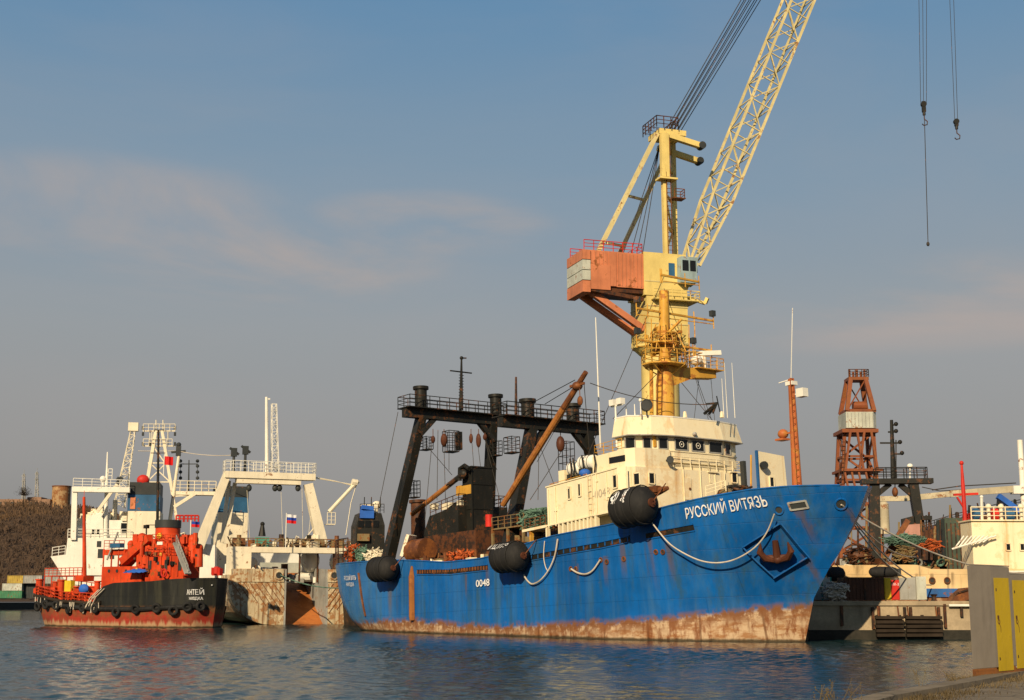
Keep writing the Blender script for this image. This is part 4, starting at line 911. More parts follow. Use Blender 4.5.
# hanging blocks, work cages, ladders
mb = MB()
for px, y0, y1, r in ((433,436,443,.22),(444,434,446,.34),(471,434,443,.2),(478.5,434,447,.26),(485,434,440,.22)):
    a = B.ix(px, 429, -44.5); c = B.ix(px, (y0+y1)/2, -44.5); e = B.ix(px, y1, -44.5); mb.tube([a, c], .05, 4); mb.ball(c, r*1.2, r, (c.z-e.z)*1.1)
mb.build('hanging_block', M['darkrust2'], g1, True)
mb = MB()
for px, y0, y1, r in ((539,434,446,.2),(560.5,436,452,.42)):
    a = B.ix(px, 432, -28); c = B.ix(px, (y0+y1)/2, -28); e = B.ix(px, y1, -28); mb.tube([a, c], .05, 4); mb.ball(c, r, r, (c.z-e.z)*1.0)
mb.build('hanging_block', M['darkrust2'], g2, True)
def cage(px0, px1, pyt, pyb, x, par):
    a = B.ix(px0, pyb, x); b = B.ix(px1, pyb, x); t_ = B.ix(px0, pyt, x); mb = MB(); y0, y1 = sorted((a.y, b.y)); z0 = a.z
    mb.box(x-.6, x+.6, y0, y1, z0-.1, z0); mb.rail([(x-.6,y0,z0),(x-.6,y1,z0),(x+.6,y1,z0),(x+.6,y0,z0),(x-.6,y0,z0)], t_.z-z0, .7, .04, 4); mb.build('work_cage', M['dark'], par)
cage(446, 456, 431, 451, -44.6, g1); cage(423, 430, 437, 449, -45.4, g1); cage(493, 499, 441, 455, -44.2, g1); cage(563, 571, 442, 470, -28.6, g2); cage(411, 417, 481, 497, -46.5, g1); cage(508,516,437,452,-28.4,g2)
mb = MB(); mb.box(-44.9,-44.1,B.ix(457,430,-44.5).y,B.ix(460,430,-44.5).y, B.ix(457,450,-44.5).z, B.ix(457,432,-44.5).z); mb.build('control_box', M['dark'], g1)
mb = MB()
for (pa, pb, xa) in (((444,446),(446,520),-44.5),((438,430),(437,500),-44.5),((449,446),(449,470),-44.5),((478,446),(481,470),-44.5),((485,440),(500,500),-44),((472,443),(474,470),-44),((398,412),(378,510),-44.5),((426,445),(452,475),-44),((540,446),(556,490),-28),((539,445),(538,500),-28),((561,452),(530,500),-28),((486,441),(497,470),-44),((432,442),(425,520),-44.5)):
    mb.tube([B.ix(*pa, xa), B.ix(*pb, xa)], .035, 4)
a = B.iy(575,380,-7); mb.tube([a, B.ix(532,403,-28)], .04, 4); mb.tube([B.iy(578,384,-7), B.ix(545,404,-28)], .04, 4); mb.tube([B.iy(584,383,-7), Vector((-19,-4,14.5))], .03, 4)
mb.tube([B.iy(580,385,-7), B.iy(537,462,-6)], .03, 4)
mb.build('running_rigging', M['wire'], ship)
# ---------------- derricks
def derrick(pa, pb, y, r, mat, tipdark=True):
    a = B.iy(*pa, y); b = B.iy(*pb, y); c = a.lerp(b, .74); d = derr = MB(); d.tube([a, a.lerp(b,.3), c], [r*.85, r, r*.95], 10); o = d.build('derrick_boom', mat, ship, True)
    d = MB(); d.tube([c, b], [r*.95, r*.7], 10); k = a.lerp(b,.9); d.ball(k, r*1.6, r*1.6, r*1.3); d.bar(k+Vector((-.9,0,.1)), k+Vector((.9,0,.1)), .2); d.tube([k+Vector((.3,0,0)), k+Vector((.3,0,-1.0))], .05, 4); d.ball(k+Vector((.3,0,-1.3)), .3, .2, .42); d.build('boom_head', M['rust'], o, True)
    return a
derrick((503,505), (586,372), -7.0, .30, M['derrick'])
mb = MB(); a = B.iy(412,514,-2.5); b = B.iy(463,474,-2.5); mb.tube([a, a.lerp(b,.75)], .26, 10); o = mb.build('derrick_boom', M['derrick'], ship, True)
mb = MB(); mb.tube([a.lerp(b,.72), b], .27, 8); mb.tube([b+Vector((-.6,0,-.6)), b+Vector((-.5,0,.6)), b+Vector((.3,0,.8)), b+Vector((1.1,0,.4))], .22, 8); mb.ball(b, .55,.4,.5); mb.build('boom_head', M['dark'], o, True)
# ---------------- funnel and aft houses
fz = 17.6
f0 = B.iy(466, 466, -2); f1 = B.iy(471.5, 466, -2)
mb = MB(); mb.box(f1.x-1.6, f1.x, -2, 0.5, 8, f1.z); fun = mb.build('funnel', M['dark'], ship)
mb = MB(); mb.xz([(f1.x-4.6,8),(f1.x-1.6,8),(f1.x-1.6,f1.z-2.9),(f1.x-4.2,f1.z-3.7)], -2.0, 0.4); mb.build('casing', M['dark'], fun)
a = B.iy(456.5, 496, -2); b = B.iy(471, 481.5, -2); mb = MB(); mb.box(a.x, b.x, -2.05, -1.99, a.z-.0, b.z-.2); mb.build('funnel_mark', M['ochre'], fun)
mb = MB()
for x in (f1.x+.03,): mb.bar((x,-2.02,9),(x,-2.02,f1.z), .1)
for z in (11,13.4,15.8): mb.box(f1.x-1.65,f1.x+.06,-2.06,.56,z,z+.08)
mb.box(f1.x-1.7,f1.x+.1,-2.1,.6,f1.z-.12,f1.z+.02); mb.build('casing_rib', M['dark'], fun)
a = B.iy(424, 517, -3); b = B.iy(458, 505, -3); c0 = B.iy(424,545,-3)
mb = MB(); mb.xz([(a.x,8),(b.x,8),(b.x,b.z),(a.x+1,a.z),(a.x,a.z-1.5)], -3, 3); hh = mb.build('engine_casing', M['dark'], ship)
mb = MB(); mb.xz([(a.x+.2,8.0),(b.x+3,8.0),(b.x+3,11.2),(a.x+.2,11.2)], -3.12, 3.1); mb.build('casing_skirt', M['darkrust'], hh)
mb = MB(); mb.rail([(a.x+1,-2.9,a.z),(b.x,-2.9,b.z),(b.x,2.9,b.z),(a.x+1,2.9,a.z)], 1.1, 1.0, .045); mb.build('casing_rail', M['darkrust'], hh)
mb = MB()
for k in range(9): mb.cbox((random.uniform(a.x+1,b.x), random.uniform(-2.6,1), b.z+.3), .7,.6,random.uniform(.5,1.0))
mb.build('casing_gear', M['ivory'], hh)
mb = MB()
for px, pt_, pb_, r in ((418,503,545,.75),(441,532,550,.4)):
    u = B.iy(px, pt_, -1); v = B.iy(px, pb_, -1); mb.cyl((u.x,-1,8), (u.x,-1,u.z), r, 12); mb.cyl((u.x,-1,u.z), (u.x,-1,u.z+.3), r*1.25, 12)
mb.build('ventilator', M['darkrust'], ship, True)
# deck winches, pipes, frames along the working deck
def junk(x0, x1, y0, y1, zb, n, rnd, mb, smin=.3, smax=1.3, nm=4):
    for k in range(n):
        mb.m = rnd.randrange(nm); x = rnd.uniform(x0,x1); y = rnd.uniform(y0,y1); z = zb(x) if callable(zb) else zb
        r = rnd.random(); s_ = rnd.uniform(smin, smax)
        if r < .35: mb.cbox((x,y,z+s_*.5), s_*rnd.uniform(.6,1.8), s_, s_, rnd.uniform(0,3))
        elif r < .55: mb.cyl((x,y,z), (x,y,z+s_*1.6), s_*.3, 8)
        elif r < .75: a = rnd.uniform(0,6.3); mb.tube([(x,y,z), (x+math.cos(a)*s_,y+math.sin(a)*s_,z+s_*1.4),(x+math.cos(a)*s_*2.2,y+math.sin(a)*s_,z+s_*1.2)], .09, 5)
        elif r < .88: mb.cyl((x,y-s_*.7,z+s_*.6), (x,y+s_*.7,z+s_*.6), s_*.5, 10)
        else: mb.torus((x,y,z+s_*.5), (rnd.random(),rnd.random(),.3), s_*.5, .1, 10, 5)
rnd = random.Random(11)
mb = MB(); junk(-43,-25,-6.5,-5.2, lambda x: sheer(x)-.5, 60, rnd, mb, .3,.9,5); mb.build('deck_gear', [M['rust'],M['khaki'],M['darkrust'],M['cream'],M['rust']], ship)
mb = MB(); junk(-40,-29,-6.2,-3.5, lambda x: sheer(x)-1.0, 46, rnd, mb, .4,1.5,5); mb.build('deck_machinery', [M['rust'],M['darkrust'],M['khaki'],M['rust'],M['grey']], ship)
mb = MB(); junk(-31,-24.5,-6.0,-3.0, lambda x: sheer(x)-.8, 34, rnd, mb, .5,1.7,5); mb.build('trawl_winch', [M['khaki'],M['rust'],M['khaki'],M['darkrust'],M['cream']], ship)
mb = MB(); junk(-48,-41,-5.5,-2.5, lambda x: sheer(x)-1, 26, rnd, mb, .4,1.3,3); mb.build('deck_machinery', [M['darkrust'],M['rust'],M['khaki']], ship)
mb = MB(); junk(-32,-25,-3,2, lambda x: 10.2, 26, rnd, mb, .5,1.5,3); mb.build('winch_platform_gear', [M['darkrust'],M['rust'],M['dark']], ship)
mb = MB(); a = B.iy(492,529,-6.3); b = B.iy(524,527,-6.3); mb.box(a.x,b.x,-6.4,-1,a.z-.12,a.z); mb.rail([(a.x,-6.3,a.z),(b.x,-6.3,a.z)],1.0,.9,.04)
for x in (a.x+.1,(a.x+b.x)/2,b.x-.1): mb.box(x-.1,x+.1,-6.4,-6.2,7.2,a.z-.12)
mb.build('winch_platform', M['khaki'], ship)
mb = MB(); q = B.iy(489,518,-5.8); mb.cyl((q.x,-5.8,q.z-.8),(q.x,-5.8,q.z+.3),.34,12); o = mb.build('oil_drum', M['red'], None, True); o.location = B.o; o.rotation_euler = (0,-rad(B.pitch),rad(B.ang)); tag(o, 'red drum standing on deck beside the winch platform of the blue trawler', 'drum')
mb = MB(); q = B.iy(533,517,-5.9)
for k in range(60): mb.tube([(q.x+random.uniform(-1.6,1.6),-5.8+random.uniform(-.8,.8),q.z+random.uniform(-1,.8)) for _ in range(3)], .08, 4)
o = mb.build('net_heap', M['netgreen'], None); o.location = B.o; o.rotation_euler = (0,-rad(B.pitch),rad(B.ang)); tag(o, 'green net bundle behind a rusty rack just aft of the cream deckhouse', 'fishing net')
# big rusty drum with a pale end near the aft gantry
q = B.iy(419, 551, -5.5); mb = MB(); mb.cyl((q.x-.9,-5.6,q.z),(q.x+1.6,-5.6,q.z),1.15,16); mb.build('net_drum', M['rust'], ship, True)
q = B.iy(411, 548, -5.6); mb = MB(); mb.cbox((q.x,-5.9,q.z+.2), .35,1.6,2.2, .5, .35); mb.build('hatch_lid', M['ivory'], ship)
# orange and green nets and crates at the stern
def net_heap(px0, px1, pyt, pyb, y, mat, lab, n=220):
    a = B.iy(px0, pyb, y); b = B.iy(px1, pyt, y); mb = MB(); r_ = random.Random(px0)
    c = (a+b)/2; rx = (b.x-a.x)/2; rz = (b.z-a.z)/2
    mb.ball((c.x, y, c.z-.2), rx*.85, 1.0, rz*.85, 12, 8)
    for k in range(n):
        th = r_.uniform(0,6.28); f = r_.uniform(.6,1.0); p0 = Vector((c.x+rx*f*math.cos(th), y-r_.uniform(0,.9), c.z+rz*f*math.sin(th)*.95)); mb.tube([p0, p0+Vector((r_.uniform(-.7,.7), r_.uniform(-.3,.3), r_.uniform(-.4,.4)))], .07, 4)
    o = mb.build('net_heap', mat, None); o.location = B.o; o.rotation_euler = (0,-rad(B.pitch),rad(B.ang)); tag(o, lab, 'fishing net', 'nets heaped on the blue trawler')
net_heap(351, 363, 545, 563, -3.5, M['net'], 'orange net heap at the very stern of the blue trawler')
net_heap(361, 373, 547, 561, -4.5, M['netgreen'], 'small green net heap between two orange ones at the stern')
net_heap(371, 386, 550, 562, -5.2, M['ivory'], 'pale net heap piled just behind the aft round fender')
net_heap(455, 474, 551, 561, -5.9, M['net'], 'orange net heap low on the rail amidships of the blue trawler')
mb = MB(); mb.rail([BH.pt(0.02,1,-1), BH.pt(0.05,1,-1), BH.pt(0.09,1,-1)], 2.6, 1.2, .06, 4); mb.build('stern_rail', M['darkrust'], ship)
# ---------------- big rubber fenders hanging on the side
def fender(px, py, Lp, r, lab, scr=None, tilt=0.0):
    y = -(7.0+r*.98); q = B.iy(px, py, y); y2 = hs(q.x, min(q.z, sheer(q.x)-.3), 0).y-r*.98; q = B.iy(px, py, y2)
    t = thing('ship_fender', B.w(q), lab, 'fender', 'big rubber fenders on the blue hull', rz=rad(B.ang)); t.rotation_euler = (0, rad(-2-tilt), rad(B.ang))
    L_ = Lp; e = r*.55; pr = [(-L_/2, r*.12),(-L_/2+.1*r, r*.45),(-L_/2+.3*r, r*.75),(-L_/2+e, r*.93),(-L_/2+e*1.7, r),(L_/2-e*1.7, r),(L_/2-e, r*.93),(L_/2-.3*r, r*.75),(L_/2-.1*r, r*.45),(L_/2, r*.12)]
    mb = MB(); mb.tube([(x,0,0) for x, _ in pr], [a for _, a in pr], 28); mb.build('rubber_body', M['rubber'], t, True)
    mb = MB(); mb.cyl((L_/2-.12,0,0),(L_/2+.1,0,0), r*.24, 14); mb.torus((L_/2+.2,0,0),(0,1,0), .16, .05); mb.build('end_flange', M['darkrust2'], t, True)
    mb = MB()
    for x in (-L_*.28,-L_*.1,L_*.1,L_*.28): mb.torus((x,0,0),(1,0,0), r*1.0, .05, 28, 5)
    mb.build('band', M['rubber'], t, True)
    mb = MB(); a = Vector((L_/2+.2,0,.1)); mb.tube([a, Vector((L_/2+.3, r*.9, r*.8+.3))], .05, 5); mb.tube([Vector((-L_/2-.05,0,.1)), Vector((-L_/2-.1, r*.9, r*.8+.3))], .05, 5); mb.build('chain', M['rust'], t)
    if scr:
        for body, x, ang, sz in scr:
            me = text_mesh(body, sz, 'chalk_scrawl', 1.0, 0)
            for v in me.vertices: th = ang+v.co.y/r; v.co = Vector((x+v.co.x+v.co.y*.3, -math.cos(th)*(r+.012), math.sin(th)*(r+.012)))
            me.materials.clear(); me.materials.append(M['letter']); o = bpy.data.objects.new('chalk_scrawl', me); COL.objects.link(o); o.parent = t
    return t
fender(382.5, 569, 3.9, 1.2, 'round black rubber fender hung nearest the stern of the blue ship')
fender(509, 557, 4.1, 1.3, 'black rubber fender with small chalk marks hung amidships on the blue hull', [('ИЩ//7Э', -.3, .75, .75)])
t3 = fender(633, 507, 4.3, 1.5, 'black rubber fender streaked with white paint, hung high beside the cream deckhouse', None, 4)
mb = MB()
for k in range(16):
    x = random.choice((-.9,-.7,-.6,-.4,.35,.5)) + random.uniform(-.05,.05); a0 = random.uniform(.1,.9); a1 = a0+random.uniform(.2,.7); w = random.uniform(.04,.1)
    P = []
    for i in range(6):
        th = a0+(a1-a0)*i/5; xx = x+.12*math.sin(i+k); P += [(xx-w, -math.cos(th)*1.515, math.sin(th)*1.515), (xx+w, -math.cos(th)*1.515, math.sin(th)*1.515)]
    mb.add(P, [(2*i,2*i+1,2*i+3,2*i+2) for i in range(5)])
mb.build('paint_streak', M['letter'], t3)
mb = MB(); a = B.iy(650, 494, -7.2); b = B.iy(668, 488, -6.9); mb.bar((a.x-.8,-7.3,a.z+.3), (a.x+1,-7.2,a.z+.3), .5); mb.tube([a, a.lerp(b,.6), b], [.42,.3,.16], 8); mb.ball(a, .6,.5,.6); mb.build('mooring_fairlead', M['rust'], ship, True)
# ropes hanging over the side
def rope(pts, r, lab, mat=None, grp=None):
    mb = MB(); mb.tube(pts, r, 6); o = mb.build('rope', mat or M['rope'], None, True); tag(o, lab, 'rope', grp); return o
def hullrope(pix, off, n=6):
    P = []
    q = [onhull(*p) for p in pix]; q = [BH.at(a.x, a.z, -1, off) for a in q]
    # Catmull-Rom
    q = [q[0]]+q+[q[-1]]
    for i in range(1, len(q)-2):
        for k in range(n):
            t = k/n; P.append(0.5*((2*q[i])+(-q[i-1]+q[i+1])*t+(2*q[i-1]-5*q[i]+4*q[i+1]-q[i+2])*t*t+(-q[i-1]+3*q[i]-3*q[i+1]+q[i+2])*t**3))
    P.append(q[-2]); return [B.w(p) for p in P]
rope(hullrope([(651,508),(662,527),(676,543),(692,553),(708,558.5),(724,559),(740,555),(757,544),(769,529),(777,511)], .75), .055, 'long pale rope drooping across the bow under the ship name')
rope(hullrope([(560,539),(557,556),(551,570),(543,580),(535,584),(530,581),(526,575)], .25), .07, 'pale frayed rope hanging in a loop just right of the middle fender')
rope(hullrope([(546,541),(545,556),(547,567),(550,572)], .15), .04, 'thin rope dropping from the rail inside the looped one')
rope(hullrope([(573,569),(580,573),(588,574),(595,570),(602,560)], .2), .075, 'short frayed rope slung between two portholes of the blue hull')
mb = MB(); q = onhull(568, 569)

# ---------------- small fittings that break up the cream walls
def wallpipe(px, y0, y1, y, r=.05, mat='cream', nm='pipe'):
    a = B.iy(px, y0, y); b = B.iy(px, y1, y); mb = MB(); mb.tube([(b.x,y,a.z),(b.x,y,b.z)], r, 6); mb.build(nm, M[mat], ship)
for px, y0, y1 in ((556,486,526),(597,474,514),(607,472,500),(627,466,490),(549,489,528)): wallpipe(px, y0, y1, -6.98)
mb = MB(); a = B.iy(590, 486, -6.97); mb.ladder((a.x,-7.0,low(a.x)),(a.x,-7.0,zf(a.x)), .5, .03, (1,0,0)); mb.build('wall_ladder', M['cream'], ship)
for x, z in ((-18.6,13.1),(-14.9,13.3),(-13.6,11.9),(-20.3,11.4)):
    mb = MB(); mb.box(x-.18,x+.18,-7.0,-6.9,z-.12,z+.12); mb.build('wall_box', M['cream'], ship)
for px in (683, 700, 724, 741):
    q = B.ix(px, 470, -11.1); mb = MB(); mb.tube([(-11.08,q.y,low(-11)+.1),(-11.08,q.y,14.1)], .045, 6); mb.build('pipe', M['cream'], ship)
for y in (-.4, 3.9): 
    mb = MB(); mb.box(-11.14,-11.08,y-.4,y+.4,low(-11.2)+.9,low(-11.2)+2.7); dd = mb.build('door', M['cream'], ship); mb = MB(); mb.cyl((-11.06,y+.2,low(-11.2)+1.8),(-11.03,y+.2,low(-11.2)+1.8),.12,10); mb.build('handwheel', M['rust'], dd)
mb = MB(); mb.box(-19.6,-18.7,-5.68,-5.6,sheer(-19)-.2,sheer(-19)+1.3); mb.build('door', M['charcoal'], ship)
mb = MB(); mb.box(-13.4,-11.9,-5.68,-5.6,sheer(-12)-.2,sheer(-12)+.9); mb.build('door', M['charcoal'], ship)

# ================================================================== YELLOW DOCK CRANE
CR = Fr(Vector((16.35, 150, 2.9)), 18, 0)
crane = thing('dock_crane', CR, 'tall yellow slewing dock crane with salmon machinery house standing behind the cream wheelhouse', 'crane')
I = lambda px, py, y=0: CR.iy(px, py, y)
mb = MB(); mb.cyl((-.3,0,-.2), (-.3,0,I(660,347).z), 2.05, 28); mb.cyl((-.3,0,-.2), (-.3,0,1.2), 4.5, 28); mb.build('column', M['cranecol'], crane, True)
zr = I(660,347).z
mb = MB(); mb.cyl((-.2,0,zr-.25),(-.2,0,zr), 3.1, 28); mb.cyl((-.2,0,zr-.9),(-.2,0,zr-.25), 2.3, 28, 3.0); mb.rail([(-.2+3.0*math.cos(a*.3927),3.0*math.sin(a*.3927),zr) for a in range(17)], 1.0, 1.2, .05); mb.build('slewing_ring', M['cranecol'], crane)
z0 = zr; z1c = I(660,289).z
mb = MB(); mb.prism([(-2.7,-2.2),(2.1,-2.2),(2.1,2.2),(-2.7,2.2)], z0, z1c); col = mb.build('upper_column', M['cranecol'], crane)
mb = MB(); 
for z in (z0+.1, z0+2.1, z0+4.0): mb.box(-2.75,2.15,-2.26,2.26,z,z+.12)
mb.box(-1.0,-.3,-2.3,-2.2,z0+.5,z0+2.3); mb.build('panel_joint', M['boom'], col)
mb = MB(); a = I(644,290,-2.3); b = I(686,255,-2.3); mz0, mz1 = a.z, b.z
mb.box(-3.0, 2.0, -2.3, 2.3, mz0, mz1); mb.prism([(-3,-2.3),(-1,-2.3),(-1,2.3),(-3,2.3)], mz0-.5, mz0); house_y = mb.build('slewing_house', M['cranecol'], crane)
mb = MB(); mb.box(-2.95,1.95,-2.34,-2.31,mz0+1.0,mz0+1.12); mb.build('panel_joint', M['boom'], house_y)
mb = MB(); c0 = I(675,283,-2.6); c1 = I(690,257,-2.6); mb.prism([(.9,-3.3),(2.7,-3.3),(3.0,-1.2),(.9,-1.2)], c0.z, c1.z-.2, [(.9,-3.4),(2.9,-3.4),(3.1,-1.2),(.9,-1.2)]); cabn = mb.build('cab', paint('cab_grey_blue', (0.30,0.40,0.42), rust=.2), crane)
mb = MB()
for x0, x1 in ((1.05,1.75),(1.95,2.6)): mb.box(x0,x1,-3.43,-3.38,c0.z+1.3,c1.z-.6)
mb.box(2.84,2.96,-3.1,-1.5,c0.z+1.2,c1.z-.6); mb.build('cab_window', M['glass'], cabn)
mb = MB(); mb.box(-.1,.6,-2.36,-2.3,mz0+1.7,mz0+3.2); mb.build('door', M['navy'], house_y)
# salmon machinery house, counterweight, brace
l0 = I(584,291,-2.3); mb = MB(); mb.box(-9.2,-3.003,-2.2,2.2,mz0+.15,mz1-.25); mh = mb.build('machinery_house', M['salmon'], crane)
mb = MB()
for k in range(14): x = -9.1+k*.44; mb.box(x, x+.1, -2.25, -2.2, mz0+.3, mz1-.4)
mb.box(-7.0,-6.2,-2.27,-2.2,mz0+.2,mz1-.3); mb.build('panel_rib', M['salmon'], mh)
mb = MB(); mb.box(-9.9,-3,-2.0,2.0,mz0-.35,mz0+.15); mb.bar((-9.6,-2,mz0-.2),(-3,-2,mz0-1.0),.4); mb.build('underframe', M['darkrust'], mh)
mb = MB(); mb.rail([(-9.8,-2.1,mz1-.25),(-3.1,-2.1,mz1-.25),(-3.1,2.1,mz1-.25),(-9.8,2.1,mz1-.25)], 1.1, 1.2, .05); mb.build('roof_rail', M['red'], mh)
wz = (I(583,292,-2.2).z, I(583,249,-2.2).z)
mb = MB()
hgt = (wz[1]-wz[0])
for k, z in enumerate((0,.28,.52,.76)):
    mb.m = 1 if k in (1,2) else 0; mb.box(-10.1,-9.2,-2.4,2.4, wz[0]+hgt*z+.02, wz[0]+hgt*(z+(.27 if k == 0 else .23))-.02)
mb.m = 0; mb.box(-9.2,-6.9,-2.32,-2.28,wz[0]+.4,wz[1]-1.6)
mb.build('counterweight', [M['salmon'], M['palegrey']], crane)
mb = MB(); mb.bar((-9.0,-1.2,mz0-.2), (-2.7,-1.2,z0+1.6), .65); mb.bar((-9.0,1.2,mz0-.2), (-2.7,1.2,z0+1.6), .65); mb.bar((-9,-1.2,mz0-.2),(-9,1.2,mz0-.2),.4); mb.build('tail_brace', M['salmon'], crane)
# A-frame tower
zt = I(662,132,-1.2).z
mb = MB()
mb.bar((-.1,-1.7,mz1-.1),(.0,-1.3,zt),.6,.5); mb.bar((2.5,1.5,mz1-.1),(2.4,1.3,zt),.5,.45)
for z in (mz1+3.5, mz1+7, mz1+10.4): mb.bar((0,-1.5,z),(2.2,1.5,z),.25)
mb.bar((0,-1.5,mz1+.5),(2.2,1.5,mz1+3.4),.18); mb.bar((0,-1.5,mz1+7),(2.2,1.5,mz1+3.6),.18)
mb.build('tower_leg', M['cranecol'], crane)
mb = MB(); mb.box(-.5,2.7,-1.6,1.6,zt-.3,zt+.3); mb.bar((.6,-1.4,zt-.4),(4.5,-1.4,zt-1.2),.6); mb.bar((.6,1.5,zt-.9),(5.6,1.5,zt-2.0),.6); mb.box(-.45,.45,-1.9,-1.3,zt-5.3,zt-.3); mb.box(-.9,1.2,-2.4,-1.0,zt-5.7,zt-5.5); hd_ = mb.build('tower_head', M['cranecol'], crane)
mb = MB()
for y, x, z in ((-1.4,4.6,zt-1.2),(1.5,5.7,zt-2.0)): mb.cyl((x,y-.45,z),(x,y+.45,z),.42,12)
mb.build('sheave', M['charcoal'], hd_)
mb = MB(); mb.rail([(-1.0,-1.9,zt+.3),(1.6,-1.9,zt+.3),(1.6,1.9,zt+.3),(-1.0,1.9,zt+.3),(-1,-1.9,zt+.3)],1.3,.8,.06); mb.build('head_rail', M['darkrust'], hd_)
mb = MB(); mb.ladder((.3,-2.0,mz1),(.3,-1.8,zt-.8),.5,.05,(1,0,0)); mb.rail([(.9,-2.1,mz1+6.5),(2.1,-2.1,mz1+6.5),(2.1,-1,mz1+6.5)],1,.8,.05); mb.box(.7,2.2,-2.2,-1,mz1+6.4,mz1+6.5); mb.build('access_ladder', M['rust'], crane)
for pa, pb, y in (((598,262),(657,134),-1.6),((616,259),(660,168),1.6)):
    a_ = I(*pa,y); b_ = I(*pb,y*.8); a_.z = mz1-.25; mb = MB(); mb.bar(a_, b_, .48, .42); mb.build('back_stay', M['boom'], crane)
mb = MB(); mb.bar(I(660,168,1.3), (2.2,1.3,zt-.4), .45,.4); mb.build('back_stay', M['boom'], crane)
mb = MB(); mb.bar(I(607,243,-1.55),I(623,246,1.5),.25); mb.bar(I(629,196,-1.4),I(644,200,1.4),.25); mb.build('stay_tie', M['boom'], crane)
mb = MB()
for x in (-4.5,-3.6,-2.9,-2.2): mb.tube([(x,0,mz1),( .2,0,zt-1)], .045, 4)
mb.build('luffing_wire', M['wire'], crane)
# boom
b0 = I(690,266,0); b1 = I(921,-300,0); d = (b1-b0).normalized(); nrm = Vector((-d.z,0,d.x))
def quad(c, w, h): return [c+nrm*h/2+Vector((0,-w/2,0)), c+nrm*h/2+Vector((0,w/2,0)), c-nrm*h/2+Vector((0,w/2,0)), c-nrm*h/2+Vector((0,-w/2,0))]
c1 = b0.lerp(b1,.10); c2 = b0.lerp(b1,.78)
mb = MB(); mb.lattice(quad(b0,2.6,1.2), quad(c1,3.2,2.5), 3, .13, .06); mb.lattice(quad(c1,3.2,2.5), quad(c2,3.1,2.8), 18, .13, .055); mb.lattice(quad(c2,3.1,2.8), quad(b1,1.4,1.0), 7, .11, .05)
bo = mb.build('boom', M['boom'], crane)
mb = MB()
for y in (-1.2,1.2): mb.cyl(b1+Vector((0,y-.3,0)), b1+Vector((0,y+.3,0)), .6, 14)
mb.build('sheave', M['charcoal'], bo)
mb = MB(); mb.bar((2.0,-1.5,mz0+.3), b0+Vector((0,-1.5,0)), .5); mb.bar((2.0,1.5,mz0+.3), b0+Vector((0,1.5,0)), .5); mb.build('boom_foot', M['cranecol'], crane)
mb = MB(); hq = Vector((.8,0,zt))
for k in range(8):
    y = -1.5+3.0*k/7; mb.tube([(.2+.33*k, y, zt-.0-.2*(k%2)), b0.lerp(b1, .975-.045*k)+nrm*1.2+Vector((0,y*.6,0))], .05, 4)
mb.build('pendant_wire', M['wire'], crane)
mb = MB(); 
for zc in (mz0-.9,): mb.box(-2.2,3.2,-3.0,3.0,zc-.1,zc); mb.rail([(-2.2,-3,zc),(3.2,-3,zc),(3.2,3,zc)],1,1.1,.05)
mb.bar((2,-1,mz0),(4.6,-1.4,mz0-.8),.3); mb.bar((4.6,-1.4,mz0-.8),(4.8,-1.6,mz0-.2),.35); mb.build('cab_walkway', M['cranecol'], crane)
# hooks hanging from the boom tip
def hook(px, py0, py1, py2, n, lab, off):
    top = CR.w(b1+Vector((off,0,0))); q = at(px, py1, top.y); x = q.x
    t = thing('hook_block', (x, top.y, q.z), lab, 'crane hook', 'hooks hanging from the crane boom'); mb = MB()
    h = (at(px,py0,top.y).z-q.z)
    mb.box(-.22,.22,-.18,.18,.0,h*.75); mb.cyl((0,-.2,h*.55),(0,.2,h*.55),.34,14); mb.cyl((0,0,-.4),(0,0,0),.18,10); mb.build('block', M['dark'], t)
    mb = MB(); mb.tube([(0,0,-.4),(0,0,-.9),(.35,0,-1.2),(.3,0,-1.6),(-.1,0,-1.7),(-.3,0,-1.5)], .07, 8); mb.build('hook', M['darkrust'], t, True)
    mb = MB()
    for k in range(n): dx = (k-(n-1)/2)*.35; mb.tube([(dx,0,h*.6),(top.x-x+dx*2.4,0,top.z-q.z+2)], .032, 4)
    mb.build('hoist_wire', M['wire'], t)
    if py2:
        e = at(px+4, py2, top.y); mb = MB(); mb.tube([(0,0,-.9),(e.x-x,0,e.z-q.z)], .05, 5); mb.ball((e.x-x,0,e.z-q.z), .2,.2,.28); mb.build('hanging_sling', M['wire'], t)
hook(924, 98, 112, 244, 3, 'nearer crane hook block with a long thin sling hanging below it', 0)
hook(956.5, 118, 126, None, 2, 'small crane hook hanging alone at the far right of the sky', 3.0)

# ================================================================== ORANGE CRANE, RIGHT
Y_ = 165
def TT(px, py, Y=Y_): return at(px, py, Y)
oc = thing('portal_crane', (0,0,0), 'rust-orange lattice portal crane with a pale grey cabin behind the blue bow', 'crane')
def tower(pl0, pr0, pl1, pr1, y0, y1, n, rc, rb, dep, Y=Y_, mat=None, nm='lattice', par=None):
    a = TT(pl0,y0,Y); b = TT(pr0,y0,Y); c = TT(pl1,y1,Y); d = TT(pr1,y1,Y); k = (d.x-c.x)/max(.1,(b.x-a.x)); w0 = (b.x-a.x); dd = dep*k
    mb = MB(); mb.lattice([(a.x,Y,a.z),(b.x,Y,a.z),(b.x,Y+dep,a.z),(a.x,Y+dep,a.z)], [(c.x,Y+dep/2-dd/2,c.z),(d.x,Y+dep/2-dd/2,c.z),(d.x,Y+dep/2+dd/2,c.z),(c.x,Y+dep/2+dd/2,c.z)], n, rc, rb); return mb.build(nm, mat, par)
tower(840,885,846,875,600,432,7,.19,.12,4.6,mat=M['brickred'],nm='tower',par=oc)
mb = MB(); a = TT(842,432); b = TT(878,428); mb.box(a.x,b.x,Y_-.2,Y_+4.6,a.z-.05,b.z-.1)
